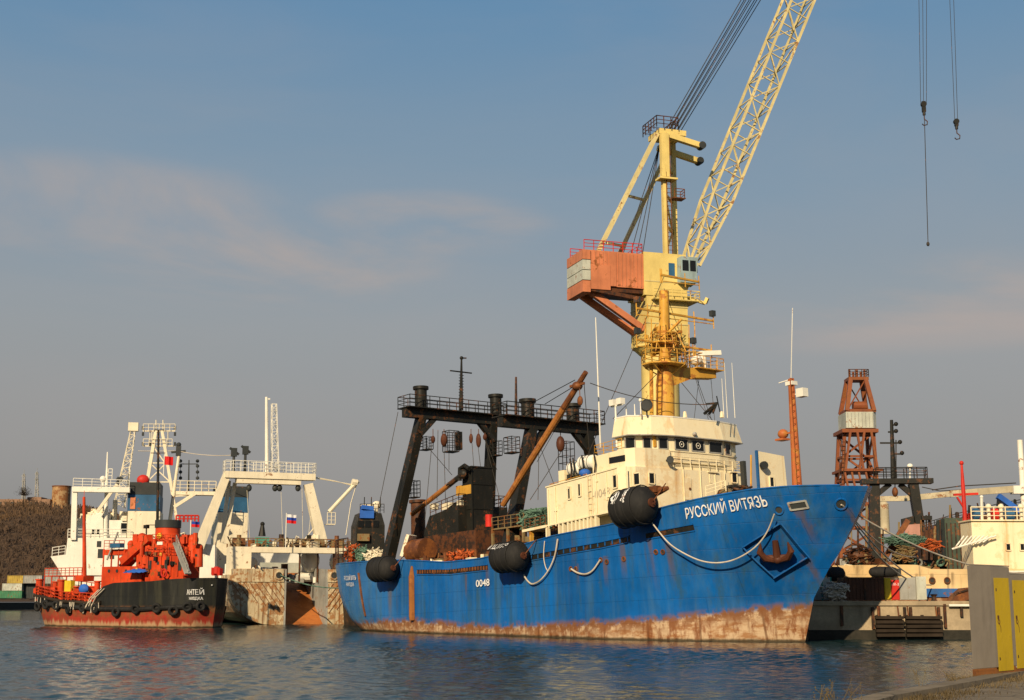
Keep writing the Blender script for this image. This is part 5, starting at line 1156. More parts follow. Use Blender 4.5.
for px in (850,857,864,871):
    p = TT(px,432); q_ = TT(px+(6 if px%2 else -5),470); mb.bar((p.x,Y_-.1,p.z),(q_.x,Y_-.3,q_.z),.26)
    p = TT(px-6,470); q_ = TT(px+5,520); mb.bar((p.x,Y_-.1,p.z),(q_.x,Y_-.3,q_.z),.22)
for y in (470,): a = TT(841,y); b = TT(882,y); mb.box(a.x,b.x,Y_-.4,Y_+4.8,a.z-.15,a.z+.15)
mb.build('platform', M['brickred'], oc)
mb = MB(); a = TT(846,428); b = TT(876,412); mb.box(a.x,b.x-.4,Y_-.2,Y_+3.8,a.z,b.z); mb.prism([(b.x-.4,Y_-.2),(b.x+.1,Y_+.5),(b.x+.1,Y_+3.3),(b.x-.4,Y_+3.8)],a.z,b.z); cb = mb.build('machine_cabin', M['palegrey'], oc)
mb = MB()
for k in range(8): x = a.x+.2+k*.42; mb.box(x,x+.05,Y_-.25,Y_-.2,a.z+.1,b.z-.1)
mb.build('panel_rib', M['grey'], cb)
tower(847,874,852,867,411,378,1,.24,.06,3.4,mat=M['brickred'],nm='head_frame',par=oc)
mb = MB(); a = TT(846,412); b = TT(876,409); mb.box(a.x,b.x,Y_-.1,Y_+3.6,a.z,b.z); a = TT(850,379); b = TT(870,376); mb.box(a.x,b.x,Y_+.6,Y_+3,a.z,b.z)
for k in range(5): x = a.x+.2+k*.45; mb.cyl((x,Y_+1,b.z),(x,Y_+1,b.z+.9-.2*(k%2)),.14,6); 
a = TT(855,409); mb.cyl((a.x,Y_+1,a.z+.5),(a.x+1.6,Y_+1,a.z+.5),.55,12); mb.build('head_platform', M['brickred'], oc)
mb = MB(); a = TT(850,376); b = TT(870,376); mb.rail([(a.x,Y_+.6,a.z),(b.x,Y_+.6,a.z),(b.x,Y_+3,a.z)],.9,.8,.05); a = TT(840,480); b = TT(843,440); mb.ladder((a.x,Y_-.5,a.z),(b.x,Y_-.3,b.z),.5,.06,(1,0,0)); mb.build('platform_rail', M['darkrust'], oc)
mb = MB(); a = TT(880,534,163); b = TT(888.5,504,163); r = (b.x-a.x)/2; mb.cyl(((a.x+b.x)/2,163,a.z),((a.x+b.x)/2,163,b.z),r,18); mb.cyl(((a.x+b.x)/2,163,b.z),((a.x+b.x)/2,163,b.z+.4),r,18,r*.4); mb.build('winch_drum_house', M['jib'], oc, True)

# ================================================================== BLACK-GANTRY VESSEL, RIGHT
G = Fr(Vector((37.5, 137, 0)), 84, 0)
gv = thing('fishing_trawler', G, 'dark trawler with a black stern gantry moored beyond the cream and blue ship', 'fishing ship')
GH = Hull(-2, lambda x: 6.0, lambda z: 0 if z > 1 else 1.5, lambda z: interp(z,[-2,0,6],[20,21,24]), lambda u: interp(u,[0,.1,.7,.9,1],[4.5,5,5,2.5,0]), lambda u: interp(u,[0,.1,.75,.92,1],[4.8,5.2,5.2,3.4,0]))
mb = MB(); GH.mesh(mb, 30, 10); mb.yz([(-4.8,-2),(4.8,-2),(4.8,6),(-4.8,6)], 0, .2); mb.build('hull', M['dark'], gv)
mb = MB(); GH.deck(mb, 1, 20); mb.build('deck', M['darkrust'], gv)
J = lambda px, py, x=2.0: G.ix(px, py, x)
mb = MB(); a = J(861,483); b = J(932,480); mb.box(1.2,2.8,b.y,a.y,J(890,484).z,J(890,479).z); gbm = mb.build('gantry_beam', M['dark'], gv)
for (t0, t1, b0_, b1_, yb) in ((868,881,870,879,565),(909,917,916,925,532)):
    mb = MB(); A0 = J((t0+t1)/2,484); B0 = J((b0_+b1_)/2,yb); mb.bar(B0, A0, 1.15 if t0 < 900 else .85, 1.1, .9); mb.bar(A0-Vector((0,0,1.2)), A0+Vector((0,-1.5 if t0 < 900 else 1.3,0)), .5); mb.build('gantry_leg', M['dark'], gv)
mb = MB(); a = J(875,479); b = J(926,479); mb.rail([(1.2,a.y,a.z),(1.2,b.y,a.z),(2.8,b.y,a.z),(2.8,a.y,a.z)],1.05,1.0,.05); mb.build('gantry_rail', M['dark'], gbm)
mb = MB(); a = J(893.5,479); b = J(891.5,420); mb.tube([a,b],[.28,.16],8)
for y, l, r in ((443,880,900),(454,892,902),(425,891,896),(432,888,896)): mb.bar(J(l,y), J(r,y), .16); mb.ball(J(r,y-1),.22)
mb.bar(J(896,478),J(896,440),.1); mb.build('mast', M['dark'], gv)
mb = MB(); q = J(910,466); mb.ball(q,.3,.3,.25); mb.tube([q,J(910,479)],.08,5); mb.build('deck_lamp', M['white'], gv, True)
mb = MB(); q = J(895,492); mb.tube([J(895,484),q],.05,4); mb.ball(q,.3,.3,.5); mb.build('hanging_block', M['rust'], gv, True)
mb = MB(); a = J(921,520,1.5); b = J(931,514,1.5); mb.box(1,2,b.y,a.y,a.z,b.z-.2); mb.build('bracket', M['dark'], gv)
rnd = random.Random(5)
mb = MB(); junk(0.3,9,-5.5,5.5,5.0,240,rnd,mb,.25,1.5,6); mb.build('deck_machinery', [M['khaki'],M['darkrust'],M['rust'],M['dark'],M['khaki'],M['green']], gv)
mb = MB(); junk(0.0,3,-5.5,5.5,6.3,120,random.Random(91),mb,.15,.8,6); mb.build('deck_gear', [M['darkrust'],M['dark'],M['khaki'],M['rust'],M['netgreen'],M['grey']], gv)
for k, (px, y0, y1) in enumerate(((852,560,515),(858,562,528),(866,560,505),(884,562,530),(899,560,522),(906,565,535),(922,562,520),(929,562,512),(934,560,526),(941,560,520),(950,545,505),(956,560,512))):
    mb = MB(); mb.tube([J(px,y0,.6+.3*(k%4)), J(px+(k%3-1),y1,.6+.3*(k%4))], .07+.03*(k%3), 6); mb.build('deck_post', M['darkrust'] if k%2 else M['khaki'], gv)
mb = MB(); mb.bar(J(886,556,.5), J(908,520,.5), .5); mb.bar(J(893,552,1.5), J(916,524,1.5), .35); mb.build('derrick_boom', M['rust'], gv)
mb = MB(); mb.yz([(J(917,530).y,J(900,536,.4).z),(J(902,530).y,J(900,534,.4).z),(J(902,530).y,J(900,525,.4).z),(J(917,530).y,J(900,524,.4).z)], .3, .4); mb.build('canvas_sheet', M['faded'], gv)
mb = MB(); mb.yz([(J(914,530).y,J(900,528,2).z),(J(902,530).y,J(900,528,2).z),(J(902,530).y,J(900,519,2).z),(J(914,530).y,J(900,516,2).z)], 1.6, 2.4); mb.build('winch_cover', M['dark'], gv)
mb = MB(); mb.box(.8,5,J(968,530,.8).y,J(945,530,.8).y,4.9,J(950,518,.8).z); dg = mb.build('deck_cabin', paint('dark_green_cabin', (0.06,0.085,0.06), rust=.5), gv)
mb = MB()
for k in range(5): y0_ = J(946+k*4.4,530,.8).y; mb.box(.72,.8,y0_-.12,y0_,5,J(950,520,.8).z-.3)
mb.build('cabin_rib', M['darkrust'], dg)
def worldheap(px0, px1, pyt, pyb, Y, mat, lab, n, name='net_heap', cat='fishing net', grp=None, r=.045, L=.6):
    a = at(px0, pyb, Y); b = at(px1, pyt, Y); c = (a+b)/2; rx = (b.x-a.x)/2; rz = (b.z-a.z)/2; r_ = random.Random(px0+pyt); mb = MB(); mb.ball((c.x,Y,c.z-rz*.1), rx*.85, 1.0, rz*.8, 14, 8)
    for k in range(n):
        th = r_.uniform(0,6.28); f = r_.uniform(.4,1); p = Vector((c.x+rx*f*math.cos(th), Y-r_.uniform(.3,1.1), c.z+rz*f*math.sin(th)))
        mb.tube([p, p+Vector((r_.uniform(-L,L), r_.uniform(-.2,.2), r_.uniform(-L,L)*.4)), p+Vector((r_.uniform(-L,L), r_.uniform(-.2,.2), r_.uniform(-L,L)*.5))], r, 4)
    return tag(mb.build(name, mat), lab, cat, grp)
worldheap(884, 920, 536, 545, 136.5, M['netgreen'], 'long green net draped over the gear under the black gantry', 360)
worldheap(918, 938, 541, 551, 136.2, M['net'], 'orange brown net heap right of the green draped net', 70)
worldheap(893, 911, 548, 562, 136.4, M['khaki'], 'khaki tangle of trawl gear below the green draped net', 60, 'trawl_gear', 'fishing gear', None, .06, .8)
worldheap(846, 870, 545, 566, 138.2, M['darkrust'], 'dark rusty heap of rigging just right of the blue bow', 70, 'scrap_rigging', 'scrap metal', None, .06, 1.0)

# ================================================================== CREAM AND BLUE SHIP BEHIND THE PIER
K = Fr(Vector((24.5, 121.2, 0)), 1.5, 0)
ks = thing('coaster', K, 'cream ship with a blue band lying behind the grey lockers on the pier', 'ship')
k_ = lambda px, py, y=0: K.iy(px, py, y)
kt = lambda x: interp(x, [0,1.5,10.2,10.8,60], [5.6,6.0,6.1,5.7,5.9])
KH = Hull(-2, kt, lambda z: interp(z,[-2,0,5],[3,1.5,0]), lambda z: 62, lambda u: interp(u,[0,.05,.12,1],[0,3,4.6,4.6]), lambda u: interp(u,[0,.03,.08,1],[1.5,4,4.8,4.8]))
class Off(Hull):
    def pt(s,u,v,side=-1):
        p = Hull.pt(s,u,v,side); p.y += 4.8; return p
KH.__class__ = Off
M['khull'] = hull_mat('cream_ship_side', (0.70,0.52,0.28), -9, k_(940,597).z, (0.42,0.32,0.22,1), (0.3,.1,.05,1), rust=0.6, green=False, edge=.1, seams=False,
   rust_pts=((k_(953,580).x,5.3,.3,1.6),(k_(917,580).x,5.2,.25,1.5),(k_(932,580).x,5.2,.2,1.2),(k_(880,575).x,5.9,.5,1.4),(k_(858,575).x,5.9,.5,1.2)))
mb = MB(); KH.mesh(mb, 60, 10); mb.build('hull', M['khull'], ks)
mb = MB(); KH.deck(mb, .8, 20); mb.build('deck', M['rust'], ks)
mb = MB(); zb0 = k_(930,597).z; zb1 = k_(930,588.5).z; mb.box(10.6, 60, -.04, -.003, zb0, zb1); mb.build('blue_band', M['navy2'] if 'navy2' in M else paint('blue_band_paint',(0.03,0.12,0.34),rust=.35), ks)
for px in (916,932,947):
    q = k_(px,580.5); mb = MB(); mb.torus((q.x,-.06,q.z),(0,1,0),.24,.06); o = mb.build('porthole', M['rust'], ks); mb = MB(); mb.cyl((q.x,-.05,q.z),(q.x,.02,q.z),.22,12); mb.build('opening', M['charcoal'], o)
mb = MB(); q = k_(897,565); mb.box(q.x-.3,q.x+.3,-.08,-.02,q.z-.9,q.z-.3); mb.build('fairlead', M['charcoal'], ks)
sx0 = k_(974,570,.4).x; sz0 = k_(968,571,.4).z; sz1 = k_(968,521,.4).z
mb = MB(); mb.box(sx0, sx0+16, .4, 3.2, 4.6, sz1); sh = mb.build('deckhouse', M['cream'], ks)
mb = MB(); mb.box(sx0-.1, sx0+16, .2, 3.4, sz1, sz1+.12); mb.rail([(sx0,.3,sz1+.1),(sx0+15,.3,sz1+.1)],1.1,1.0,.05); mb.build('deckhouse_rail', M['cream'], sh)
for px in (1008,1022,1036): q = k_(px,547,.4); window((q.x,.38,q.z),.42,.62,(0,-1,0),M['cream'],ks)
mb = MB(); a = k_(1002,585,-.3); b = k_(1050,575,-.3); mb.box(a.x,b.x,-.25,.39,a.z+.2,b.z); mb.build('side_walkway', M['charcoal'], ks)
mb = MB(); mb.bar((a.x-2,-.2,b.z+.3),(b.x,-.2,b.z+.3),.14); mb.build('walkway_rail', M['white'], ks)
for n_, (px, w_, mt) in enumerate(((974,7,'navy'),(988,4,'ivory'),(993,7,'red'),(1001,3,'ivory'),(1006,10,'navy'),(1021,3,'ivory'))):
    a = k_(px,521,1.0); mb = MB(); x0_ = a.x; x1_ = k_(px+w_,521,1.0).x; 
    if mt == 'ivory': mb.cyl(((x0_+x1_)/2,1.2,sz1),((x0_+x1_)/2,1.2,sz1+1.2),.16,10); mb.ball(((x0_+x1_)/2,1.2,sz1+1.3),.26)
    else: mb.tube([(x0_,1.3,sz1+.65),(x0_+.1,1.3,sz1+.65),(x1_-.1,1.3,sz1+.65),(x1_,1.3,sz1+.65)],[.3,.5,.5,.3],14); mb.box(x0_,x1_,.9,1.7,sz1,sz1+.2)
    mb.build('vent' if mt == 'ivory' else 'raft_drum', M[mt], ks, mt == 'ivory')
mb = MB()
for px in range(955, 985, 4): a = k_(px,548-(px-955)*.2,-.1); b = k_(px+9,536,-.1); mb.tube([a,b],.07,4)
a = k_(952,549,-.1); b = k_(996,536,-.1); mb.tube([a,b],.08,5); mb.build('gangway_frame', M['white'], ks)
mb = MB(); a = k_(965,518,3); b = k_(961.5,463,3); mb.tube([a,a.lerp(b,.6),b],[.2,.18,.1],8); c = a.lerp(b,.42); mb.bar(c+Vector((-.9,0,0)),c+Vector((1.3,0,.1)),.2); mb.bar(c+Vector((-.6,0,-.2)),a+Vector((0,0,.8)),.15); mb.ball(b,.2); mb.tube([(a.x,3,4.6),a],.22,8); rm = mb.build('red_mast', M['red'], ks, True)
mb = MB(); a = k_(970,524,3); b = k_(979,514,3); mb.rail([(a.x,2.8,a.z),(b.x,2.8,a.z),(b.x,3.6,a.z),(a.x,3.6,a.z),(a.x,2.8,a.z)],b.z-a.z,.4,.07,4); mb.build('mast_basket', M['red'], ks)
rnd = random.Random(21); mb = MB(); junk(1,10,1.2,6,5.0,26,rnd,mb,.3,.9,4); mb.build('deck_machinery', [M['khaki'],M['rust'],M['darkrust'],M['cream']], ks)
mb = MB(); a = k_(827,598,-.8); b = k_(845,568,-.8)
# black fenders on its side
def bfender(px0, px1, pyc, r, lab):
    a = at(px0,pyc,120.2); b = at(px1,pyc,120.2); mb = MB(); L_ = b.x-a.x; t = thing('ship_fender', ((a.x+b.x)/2,120.2,a.z), lab, 'fender', 'fenders on the cream ship')
    mb.tube([(-L_/2,0,0),(-L_/2+.15,0,0),(-L_/2+.5,0,0),(L_/2-.5,0,0),(L_/2-.15,0,0),(L_/2,0,0)],[r*.3,r*.75,r,r,r*.75,r*.3],18); mb.build('rubber_body', M['rubber'], t, True)
    mb = MB(); mb.tube([(-L_/2,0,0),(0,.5,r+.35),(L_/2,0,0)],.05,5); mb.build('chain', M['rust'], t)
bfender(869, 898, 572, .45, 'slim black fender above the rusty container on the pier')
bfender(827, 845, 574, .62, 'fatter black fender close beside the blue bow')
# long cream boom lying high across the right side, and its post
JB = thing('loading_boom', (0,0,0), 'long cream box boom stretched level above the cream ship on the right', 'crane boom')
Y2 = 152; mb = MB(); pts = [at(874,499,Y2), at(905,498.5,Y2), at(950,494,Y2), at(1014,489,Y2)]
for a, b, w in zip(pts, pts[1:], (.55,.6,.7)): mb.bar(a, b, .5, w)
mb.build('boom', M['jib'], JB)
mb = MB(); a = at(1012,494,Y2); b = at(1022,486,Y2); mb.box(a.x,b.x,Y2-.6,Y2+.6,a.z,b.z); mb.build('winch_box', M['white'], JB)
mb = MB(); mb.tube([at(932,490,Y2),at(960,486,Y2),at(1016,483,Y2)],.06,4); mb.tube([at(922,487,Y2),at(940,491,Y2),at(1014,487,Y2)],.05,4); mb.build('boom_wire', M['wire'], JB)
mb = MB(); a = at(1030,600,Y2); mb.cyl((a.x,Y2,-1),(a.x,Y2,at(1030,440,Y2).z),.3,12); mb.bar((a.x,Y2,b.z-.5),(b.x-.5,Y2,b.z-.5),.4); mb.build('post', M['white'], JB)
mb = MB(); mb.bar(at(998,496,160), at(1020,512,160), .8,.6)
t = tag(mb.build('jib', M['bluepaint']), 'short blue jib slanting down just below the end of the cream boom', 'crane jib')
# pale antenna post left of it
mb = MB(); a = at(982,530,150); b = at(981.5,497,150); mb.tube([a,b],.16,6); mb.ball(b,.2); tag(mb.build('lamp_mast', M['white']), 'thin white mast standing between the red mast and the blue jib', 'mast')
# dark ship hull behind everything on the right
mb = MB(); Y3 = 206; P = [(920,532),(958,521),(1000,511),(1060,500)]
W3 = [at(px,py,Y3) for px, py in P]
dk = thing('laid_up_ship', (0,0,0), 'long dark rusty ship hull rising behind the black gantry towards the right edge', 'ship')
mb.xz([(W3[0].x,-1)]+[(w.x,w.z) for w in W3]+[(W3[-1].x+20,W3[-1].z+1),(W3[-1].x+20,-1)], Y3, Y3+16); mb.build('hull', M['darkrust'], dk)
mb = MB(); mb.rail([(w.x,Y3+.2,w.z) for w in W3], 1.1, 1.3, .06)
for k in range(22):
    t_ = k/22; w = W3[0].lerp(W3[3], t_) if False else W3[min(2,int(t_*3))].lerp(W3[min(2,int(t_*3))+1], t_*3%1); h = random.uniform(.5,2.2); mb.bar(w+Vector((0,2,0)), w+Vector((random.uniform(-.4,.4),2,h)), random.uniform(.1,.5))
mb.build('deck_rail', M['dark'], dk)

# ================================================================== PIER CLUTTER
YP = 114.6; PZ = 3.02
def pbox(px0, px1, pyt, name, mat, lab, cat, dep=2.2, Y=YP, parts=None, grp=None):
    a = at(px0,600,Y); b = at(px1,600,Y); t = thing(name, (a.x,Y,PZ+.03), lab, cat, grp); w = b.x-a.x; h = at(px0,pyt,Y).z-PZ-.03
    mb = MB(); mb.box(0,w,0,dep,.05,h); mb.build('body', mat, t); return t, w, h
M['rustbox'] = paint('dark_brown_rusted_container', (0.085,0.035,0.02), rust=.5, rustc=(0.06,.024,.014,1), rustc2=(.13,.05,.022,1))
t, w, h = pbox(844.5, 884.5, 577.5, 'shipping_container', M['rustbox'], 'dark brown rusted steel container standing on the pier', 'container', 2.4)
mb = MB()
for k in range(int(w/.3)): 
    x = .1+k*.3
    if abs(x-w*.52) > .25: mb.box(x, x+.14, -.05, 0.0, .15, h-.1)
mb.build('corrugation', M['rustbox'], t)
mb = MB(); mb.box(w*.5,w*.55,-.1,.0,.05,h)
for z in (.3,.8,1.3): mb.box(w*.46,w*.60,-.14,-.1,z,z+.08)
mb.box(0,w,-.07,.0,h-.1,h+.02); mb.build('door_bar', M['darkrust'], t)
t, w, h = pbox(885, 891.5, 578, 'cabinet', M['yellow'], 'narrow yellow cabinet between the brown container and the red one', 'cabinet', 1.2)
mb = MB(); mb.box(.05,w-.05,-.05,0,.1,h-.06); mb.build('door', M['yellow'], t)
t, w, h = pbox(891.8, 899.8, 580, 'fire_cabinet', M['red'], 'red fire cabinet with white lettering on the pier', 'cabinet', 1.2)
mb = MB(); mb.box(.05,w-.05,-.05,0,.1,h-.06); dr = mb.build('door', M['red'], t)
place_text('ПК-3', .30, 'lettering', M['letter'], lambda x, y: Vector((w/2+x, -.06, h-.35+y)), t, .9)
t, w, h = pbox(900.2, 916.5, 577.5, 'metal_locker', paint('grey_locker_paint', (0.36,0.35,0.29), rust=.25), 'grey double-door metal locker right of the red fire cabinet', 'locker', 1.4)
mb = MB(); mb.box(.05,w/2-.02,-.04,0,.1,h-.06); mb.box(w/2+.02,w-.05,-.04,0,.1,h-.06); mb.build('door', M['grey'], t)
t, w, h = pbox(917, 927, 576.5, 'metal_locker', paint('light_locker_paint', (0.52,0.52,0.45), rust=.15), 'paler metal locker at the right end of the row on the pier', 'locker', 1.4)
mb = MB(); mb.box(.05,w-.05,-.04,0,.1,h-.06); mb.build('door', M['palegrey'], t)
worldheap(824, 845, 583, 601, 115.2, M['rope'], 'pale pile of coiled mooring rope on the pier beside the brown container', 170, 'rope_pile', 'rope', None, .07, .5)
t, w, h = pbox(812, 832, 577, 'crate', M['palegrey'], 'pale crate behind the rope pile under the blue bow', 'crate', 1.6, 117)
mb = MB()
for x in (0,w/2,w-.1): mb.box(x,x+.1,-.06,0,.0,h)
mb.build('batten', M['teal'], t)
mb = MB(); a = at(949,605.5,113.3); b = at(972,605.5,113.3); mb.tube([(a.x,113.3,a.z-.0),(b.x+6,113.3,b.z)],.1,8); tag(mb.build('pipe', M['white']), 'white pipe running along the top of the pier wall at the right', 'pipe')
t = thing('workboat', (0,0,0), 'small rusty open boat hull lying behind the pier edge at the right', 'boat'); mb = MB()
a = at(950,600,117); b = at(975,587,117); mb.xz([(a.x,3.0),(b.x,3.0),(b.x,b.z),(b.x-1.0,b.z-.1),(a.x+.4,3.5)],116.6,118.2); mb.build('hull', M['rust'], t)
mb = MB(); mb.bar((a.x+.2,116.5,3.6),(b.x,116.5,b.z),.12); mb.build('gunwale', M['darkrust'], t)
# bollards
def bollard(px, lab, Y=114.2):
    a = at(px,600,Y); t = thing('bollard', (a.x,Y,PZ), lab, 'bollard', 'bollards on the pier'); mb = MB(); mb.tube([(0,0,0),(0,0,.1),(0,0,.35),(0,0,.5),(0,0,.55)],[.3,.2,.18,.3,.22],14); mb.build('post', M['darkrust'], t, True)
bollard(934, 'small rusty bollard on the pier right of the pale locker'); 
# timber fender panels on the quay face
for px0, px1, lab in ((876,903,'left dark timber fender rack on the pier wall'),(906,941,'right wider dark timber fender rack on the pier wall')):
    a = at(px0,635,113.0); b = at(px1,617.5,113.0); t = thing('timber_fender', (a.x,112.9,0), lab, 'quay fender', 'timber fender racks on the pier wall'); w = b.x-a.x
    h = b.z; zb_ = max(.35, a.z)
    mb = MB()
    for k in range(5): z = zb_+(h-zb_)*k/4; r_ = random.uniform(-.04,.04); mb.cbox((w/2+r_,.0,z),w,.34,.24,0,random.uniform(-.012,.012))
    mb.build('plank', M['wood'], t); mb = MB(); mb.box(.03,w-.03,.175,.3,zb_-.1,h); mb.build('backing_board', M['wood'], t); mb = MB()
    for x in (.2,w/2,w-.2): mb.box(x-.12,x+.12,.305,.4,zb_-.3,h+.2)
    mb.build('upright', M['wood'], t)
    mb = MB()
    for x in (.3,w-.3): mb.tube([(x,.2,h),(x,.42,2.6)],.06,5)
    mb.build('chain', M['rust'], t)
# mooring lines from the blue bow
hw1 = B.w(hs(onhull(841,504).x, onhull(841,504).z, .15))
for k, (q, sag, r, lab) in enumerate(((at(925,583,121.0), .8, .06, 'mooring rope from the bow hole down to the cream ship, upper of the pair'),
    (at(931,585,121.0), 1.5, .06, 'mooring rope from the bow hole down to the cream ship, lower of the pair'),
    (at(1060,573,121), 1.6, .06, 'long mooring rope from the blue bow to the right edge of the picture'),
    (at(916,557,136), 1.0, .05, 'thin mooring rope from the bow hole to the gear under the black gantry'))):
    mb = MB(); mb.tube(catenary(hw1, q, sag, 16), r, 6); tag(mb.build('mooring_rope', M['rope'], None, True), lab, 'rope', 'mooring ropes from the blue bow')

# ================================================================== RED AND BLACK TUG
TG = Fr(gz(218,628), 145, 0)
tg = thing('tugboat', TG, 'red and black tugboat with an orange red superstructure moored at the left', 'tugboat')
c_ = lambda px, py, y=4.5: TG.iy(px, py, y)
def tgtop(x): return interp(x, [0,2,6,12.5,14.5,16,22,28,30], [5.6,5.5,5.2,5.05,4.6,2.75,2.95,3.75,4.0])
TH = Hull(-2, tgtop, lambda z: interp(z,[-2,0,2.5,6],[1.2,.9,.5,.3]), lambda z: interp(z,[-2,0,4],[27,28.6,30.3]), lambda u: interp(u,[0,.03,.1,.2,.35,.8,.93,1],[0,2.2,3.8,4.4,4.6,4.4,3.2,0]), lambda u: interp(u,[0,.03,.1,.22,.8,.93,.98,1],[0,2.4,4.3,4.8,4.6,3.8,2.4,0]), 1.0)
M['tughull'] = hull_mat('black_and_red_tug_side', (0.018,0.019,0.018), 0.45, 2.0, (0.34,0.035,0.022,1), (0.40,0.27,0.15,1), rust=0.35, green=False, edge=.08, seams=False, b2=(0.24,0.03,0.018,1), b3=(0.20,0.055,0.025,1))
mb = MB(); TH.mesh(mb, 90, 24); mb.build('hull', M['tughull'], tg, True)
mb = MB(); TH.deck(mb, 1.0, 40); mb.build('deck', M['redlead'], tg)
def tstrip(x0, x1, zf_, off, r, mat, name, n=40):
    mb = MB(); P = []
    for i in range(n+1):
        x = x0+(x1-x0)*i/n; P.append(TH.at(x, zf_(x), 1, off))
    mb.tube(P, r, 8); return mb.build(name, mat, tg, True)
tstrip(1.0, 28.3, lambda x: interp(x,[-6,0,8,16,28],[2.7,2.5,2.05,2.1,2.85]), .12, .26, M['rubber'], 'rubbing_strake', 60)
tstrip(14.5, 28.3, lambda x: interp(x,[14,16,28],[2.9,2.65,3.65]), .08, .2, M['wood'], 'rope_padding')
rnd = random.Random(8)
for k, x in enumerate((27,24.6,22.4,20.2,17.5,15.2,11.5,8.2,5.1,3.2,2.0,1.2)):
    z = interp(x,[-6,0,8,16,28],[3.3,2.5,2.1,2.15,2.8]) - (.35 if k % 3 == 0 else 0); c = TH.at(x, z, 1, .35); mb = MB(); n_ = (TH.at(x,z,1,1)-TH.at(x,z,1,0)).normalized()
    mb.torus(c, n_+Vector((rnd.uniform(-.3,.3),0,rnd.uniform(-.2,.2))), .42, .18, 16, 8); tag(mb.build('tyre_fender', M['rubber'], None, True), '', 'tyre')
    o = bpy.data.objects['tyre_fender' if k == 0 else 'tyre_fender.%03d' % k]; o.location = TG.o; o.rotation_euler = (0,0,rad(145)); o['label'] = 'old black tyre hung as a fender along the side of the red and black tug'; o['group'] = 'tyre fenders along the tug'
# hanging rag ropes
mb = MB()
for k in range(15):
    x = rnd.uniform(14.5,28); c = TH.at(x, interp(x,[14,16,28],[2.9,2.65,3.6]), 1, .3); mb.tube([c, c+Vector((rnd.uniform(-.2,.2),0,-rnd.uniform(.4,1.3)))], rnd.uniform(.03,.07), 5)
for k in range(4): a = TH.at(15.3-k*.5,4.4,1,.2); mb.tube([a, a+Vector((1.4,.1,-1.0)), a+Vector((2.0,.1,-2.0))], .06, 5)
mb.build('hanging_lashing', M['rope'], tg)
tx_ = lambda s_, zc, xc: (lambda x, y: TH.at(xc-x*0.0+(-x)*.80, zc+y, 1, .06))
def tugtext(body, px0, px1, py, size, dots=False):
    a = c_(px0, py, 3.6); 
    # find hull surface x for the two pixels
    def surf(px):
        y = 4.0
        for _ in range(40):
            q = TG.iy(px, py, y); y = .6*y+.4*TH.at(max(.5,min(28,q.x)), q.z, 1).y
        return q
    A = surf(px0); Bq = surf(px1); me = text_mesh(body, size, 'lettering', 1.0, .01); w = max(v.co.x for v in me.vertices)*2
    for v in me.vertices:
        t = v.co.x/w+.5; v.co = TH.at(A.x+(Bq.x-A.x)*t, A.z+(Bq.z-A.z)*t+v.co.y, 1, .05)
    me.materials.append(M['letter']); o = bpy.data.objects.new('lettering', me); COL.objects.link(o); o.parent = tg
tugtext('АНТЕЙ', 187, 204, 592.5, .8); tugtext('НАХОДКА', 189, 203, 598.5, .42)
mb = MB()
for px in (197,204): 
    q = TG.iy(px, 587, 3.6); p = TH.at(max(.6,q.x), 4.75, 1, .05); mb.ball(p, .1, .1, .1)
mb.build('emblem_dot', M['letter'], tg)
# superstructure of the tug, measured on its centreline
d_ = lambda px, py, y=1.5: TG.iy(px, py, y)
def tbox(px0, px1, pyt, z0, y0, y1, name, mat, par=tg, yref=None):
    yr = y1 if yref is None else yref; a = d_(px1, pyt, yr); b = d_(px0, pyt, yr); mb = MB(); mb.box(a.x, b.x, y0, y1, z0, a.z); return mb.build(name, mat, par)
tbox(102,142,566,3.5,-.5,2.6,'aft_house',M['redlead']); tbox(146,184,556,3.5,.6,3.0,'deckhouse',M['redlead'])
tbox(103,125,549,d_(110,549,2.0).z-.7,-.6,2.0,'wheel_platform',M['redlead'])
mb = MB()
for px in (104,112,119): a = d_(px,549,2.0); mb.cyl((a.x,2.0,5),(a.x,2.0,a.z),.1,6)
mb.build('platform_post', M['redlead'], tg)
tbox(152,177,543,6,.4,2.4,'upper_house',M['redlead']); tbox(137,150,546,6,0.6,2.2,'winch_house',M['redlead'])
mb = MB(); mb.bar(d_(123,562,2.2), d_(150,538,2.2), .9); mb.bar(d_(123,568,-1), d_(150,540,-1), .9); mb.build('sloping_brace', M['redlead'], tg)
a = d_(168,545,0); b = d_(168,528,0); u = d_(168,520,0); r0 = (d_(155,530,0)-d_(178,530,0)).length/2*.72
mb = MB(); mb.tube([(a.x,0,a.z-2),(b.x,0,b.z),(b.x,0,b.z+.02)],[r0*1.05,r0,r0],20); fn = mb.build('funnel', M['redlead'], tg, True)
mb = MB(); mb.tube([(b.x,0,b.z),(b.x,0,b.z+.9),(b.x,0,u.z-.2),(b.x,0,u.z)],[r0*1.06,r0*1.06,r0*.9,r0*.6],20); mb.build('funnel_cap', M['charcoal'], fn, True)
mb = MB(); q = d_(160,536,1.6); mb.ball((q.x,1.7,q.z),.35,.2,.35); mb.build('funnel_badge', M['yellow'], fn, True)
mb = MB(); q = d_(165,543.5,1.7); mb.box(q.x-.45,q.x+.45,2.42,2.5,q.z-.18,q.z+.18); mb.build('name_plate', M['white'], tg)
rnd = random.Random(31)
mb = MB()
for k in range(64):
    px = rnd.uniform(136,196); py = rnd.uniform(538,570); q = d_(px,py,rnd.uniform(1.2,2.8)); s_ = rnd.uniform(.25,.75)
    if rnd.random()<.5: mb.cbox(q,s_,s_,s_*1.4,rnd.uniform(0,2))
    else: mb.cyl(q-Vector((0,0,s_)), q+Vector((0,0,s_)), s_*.4, 8)
mb.build('deck_fittings', M['redlead'], tg)
mb = MB()
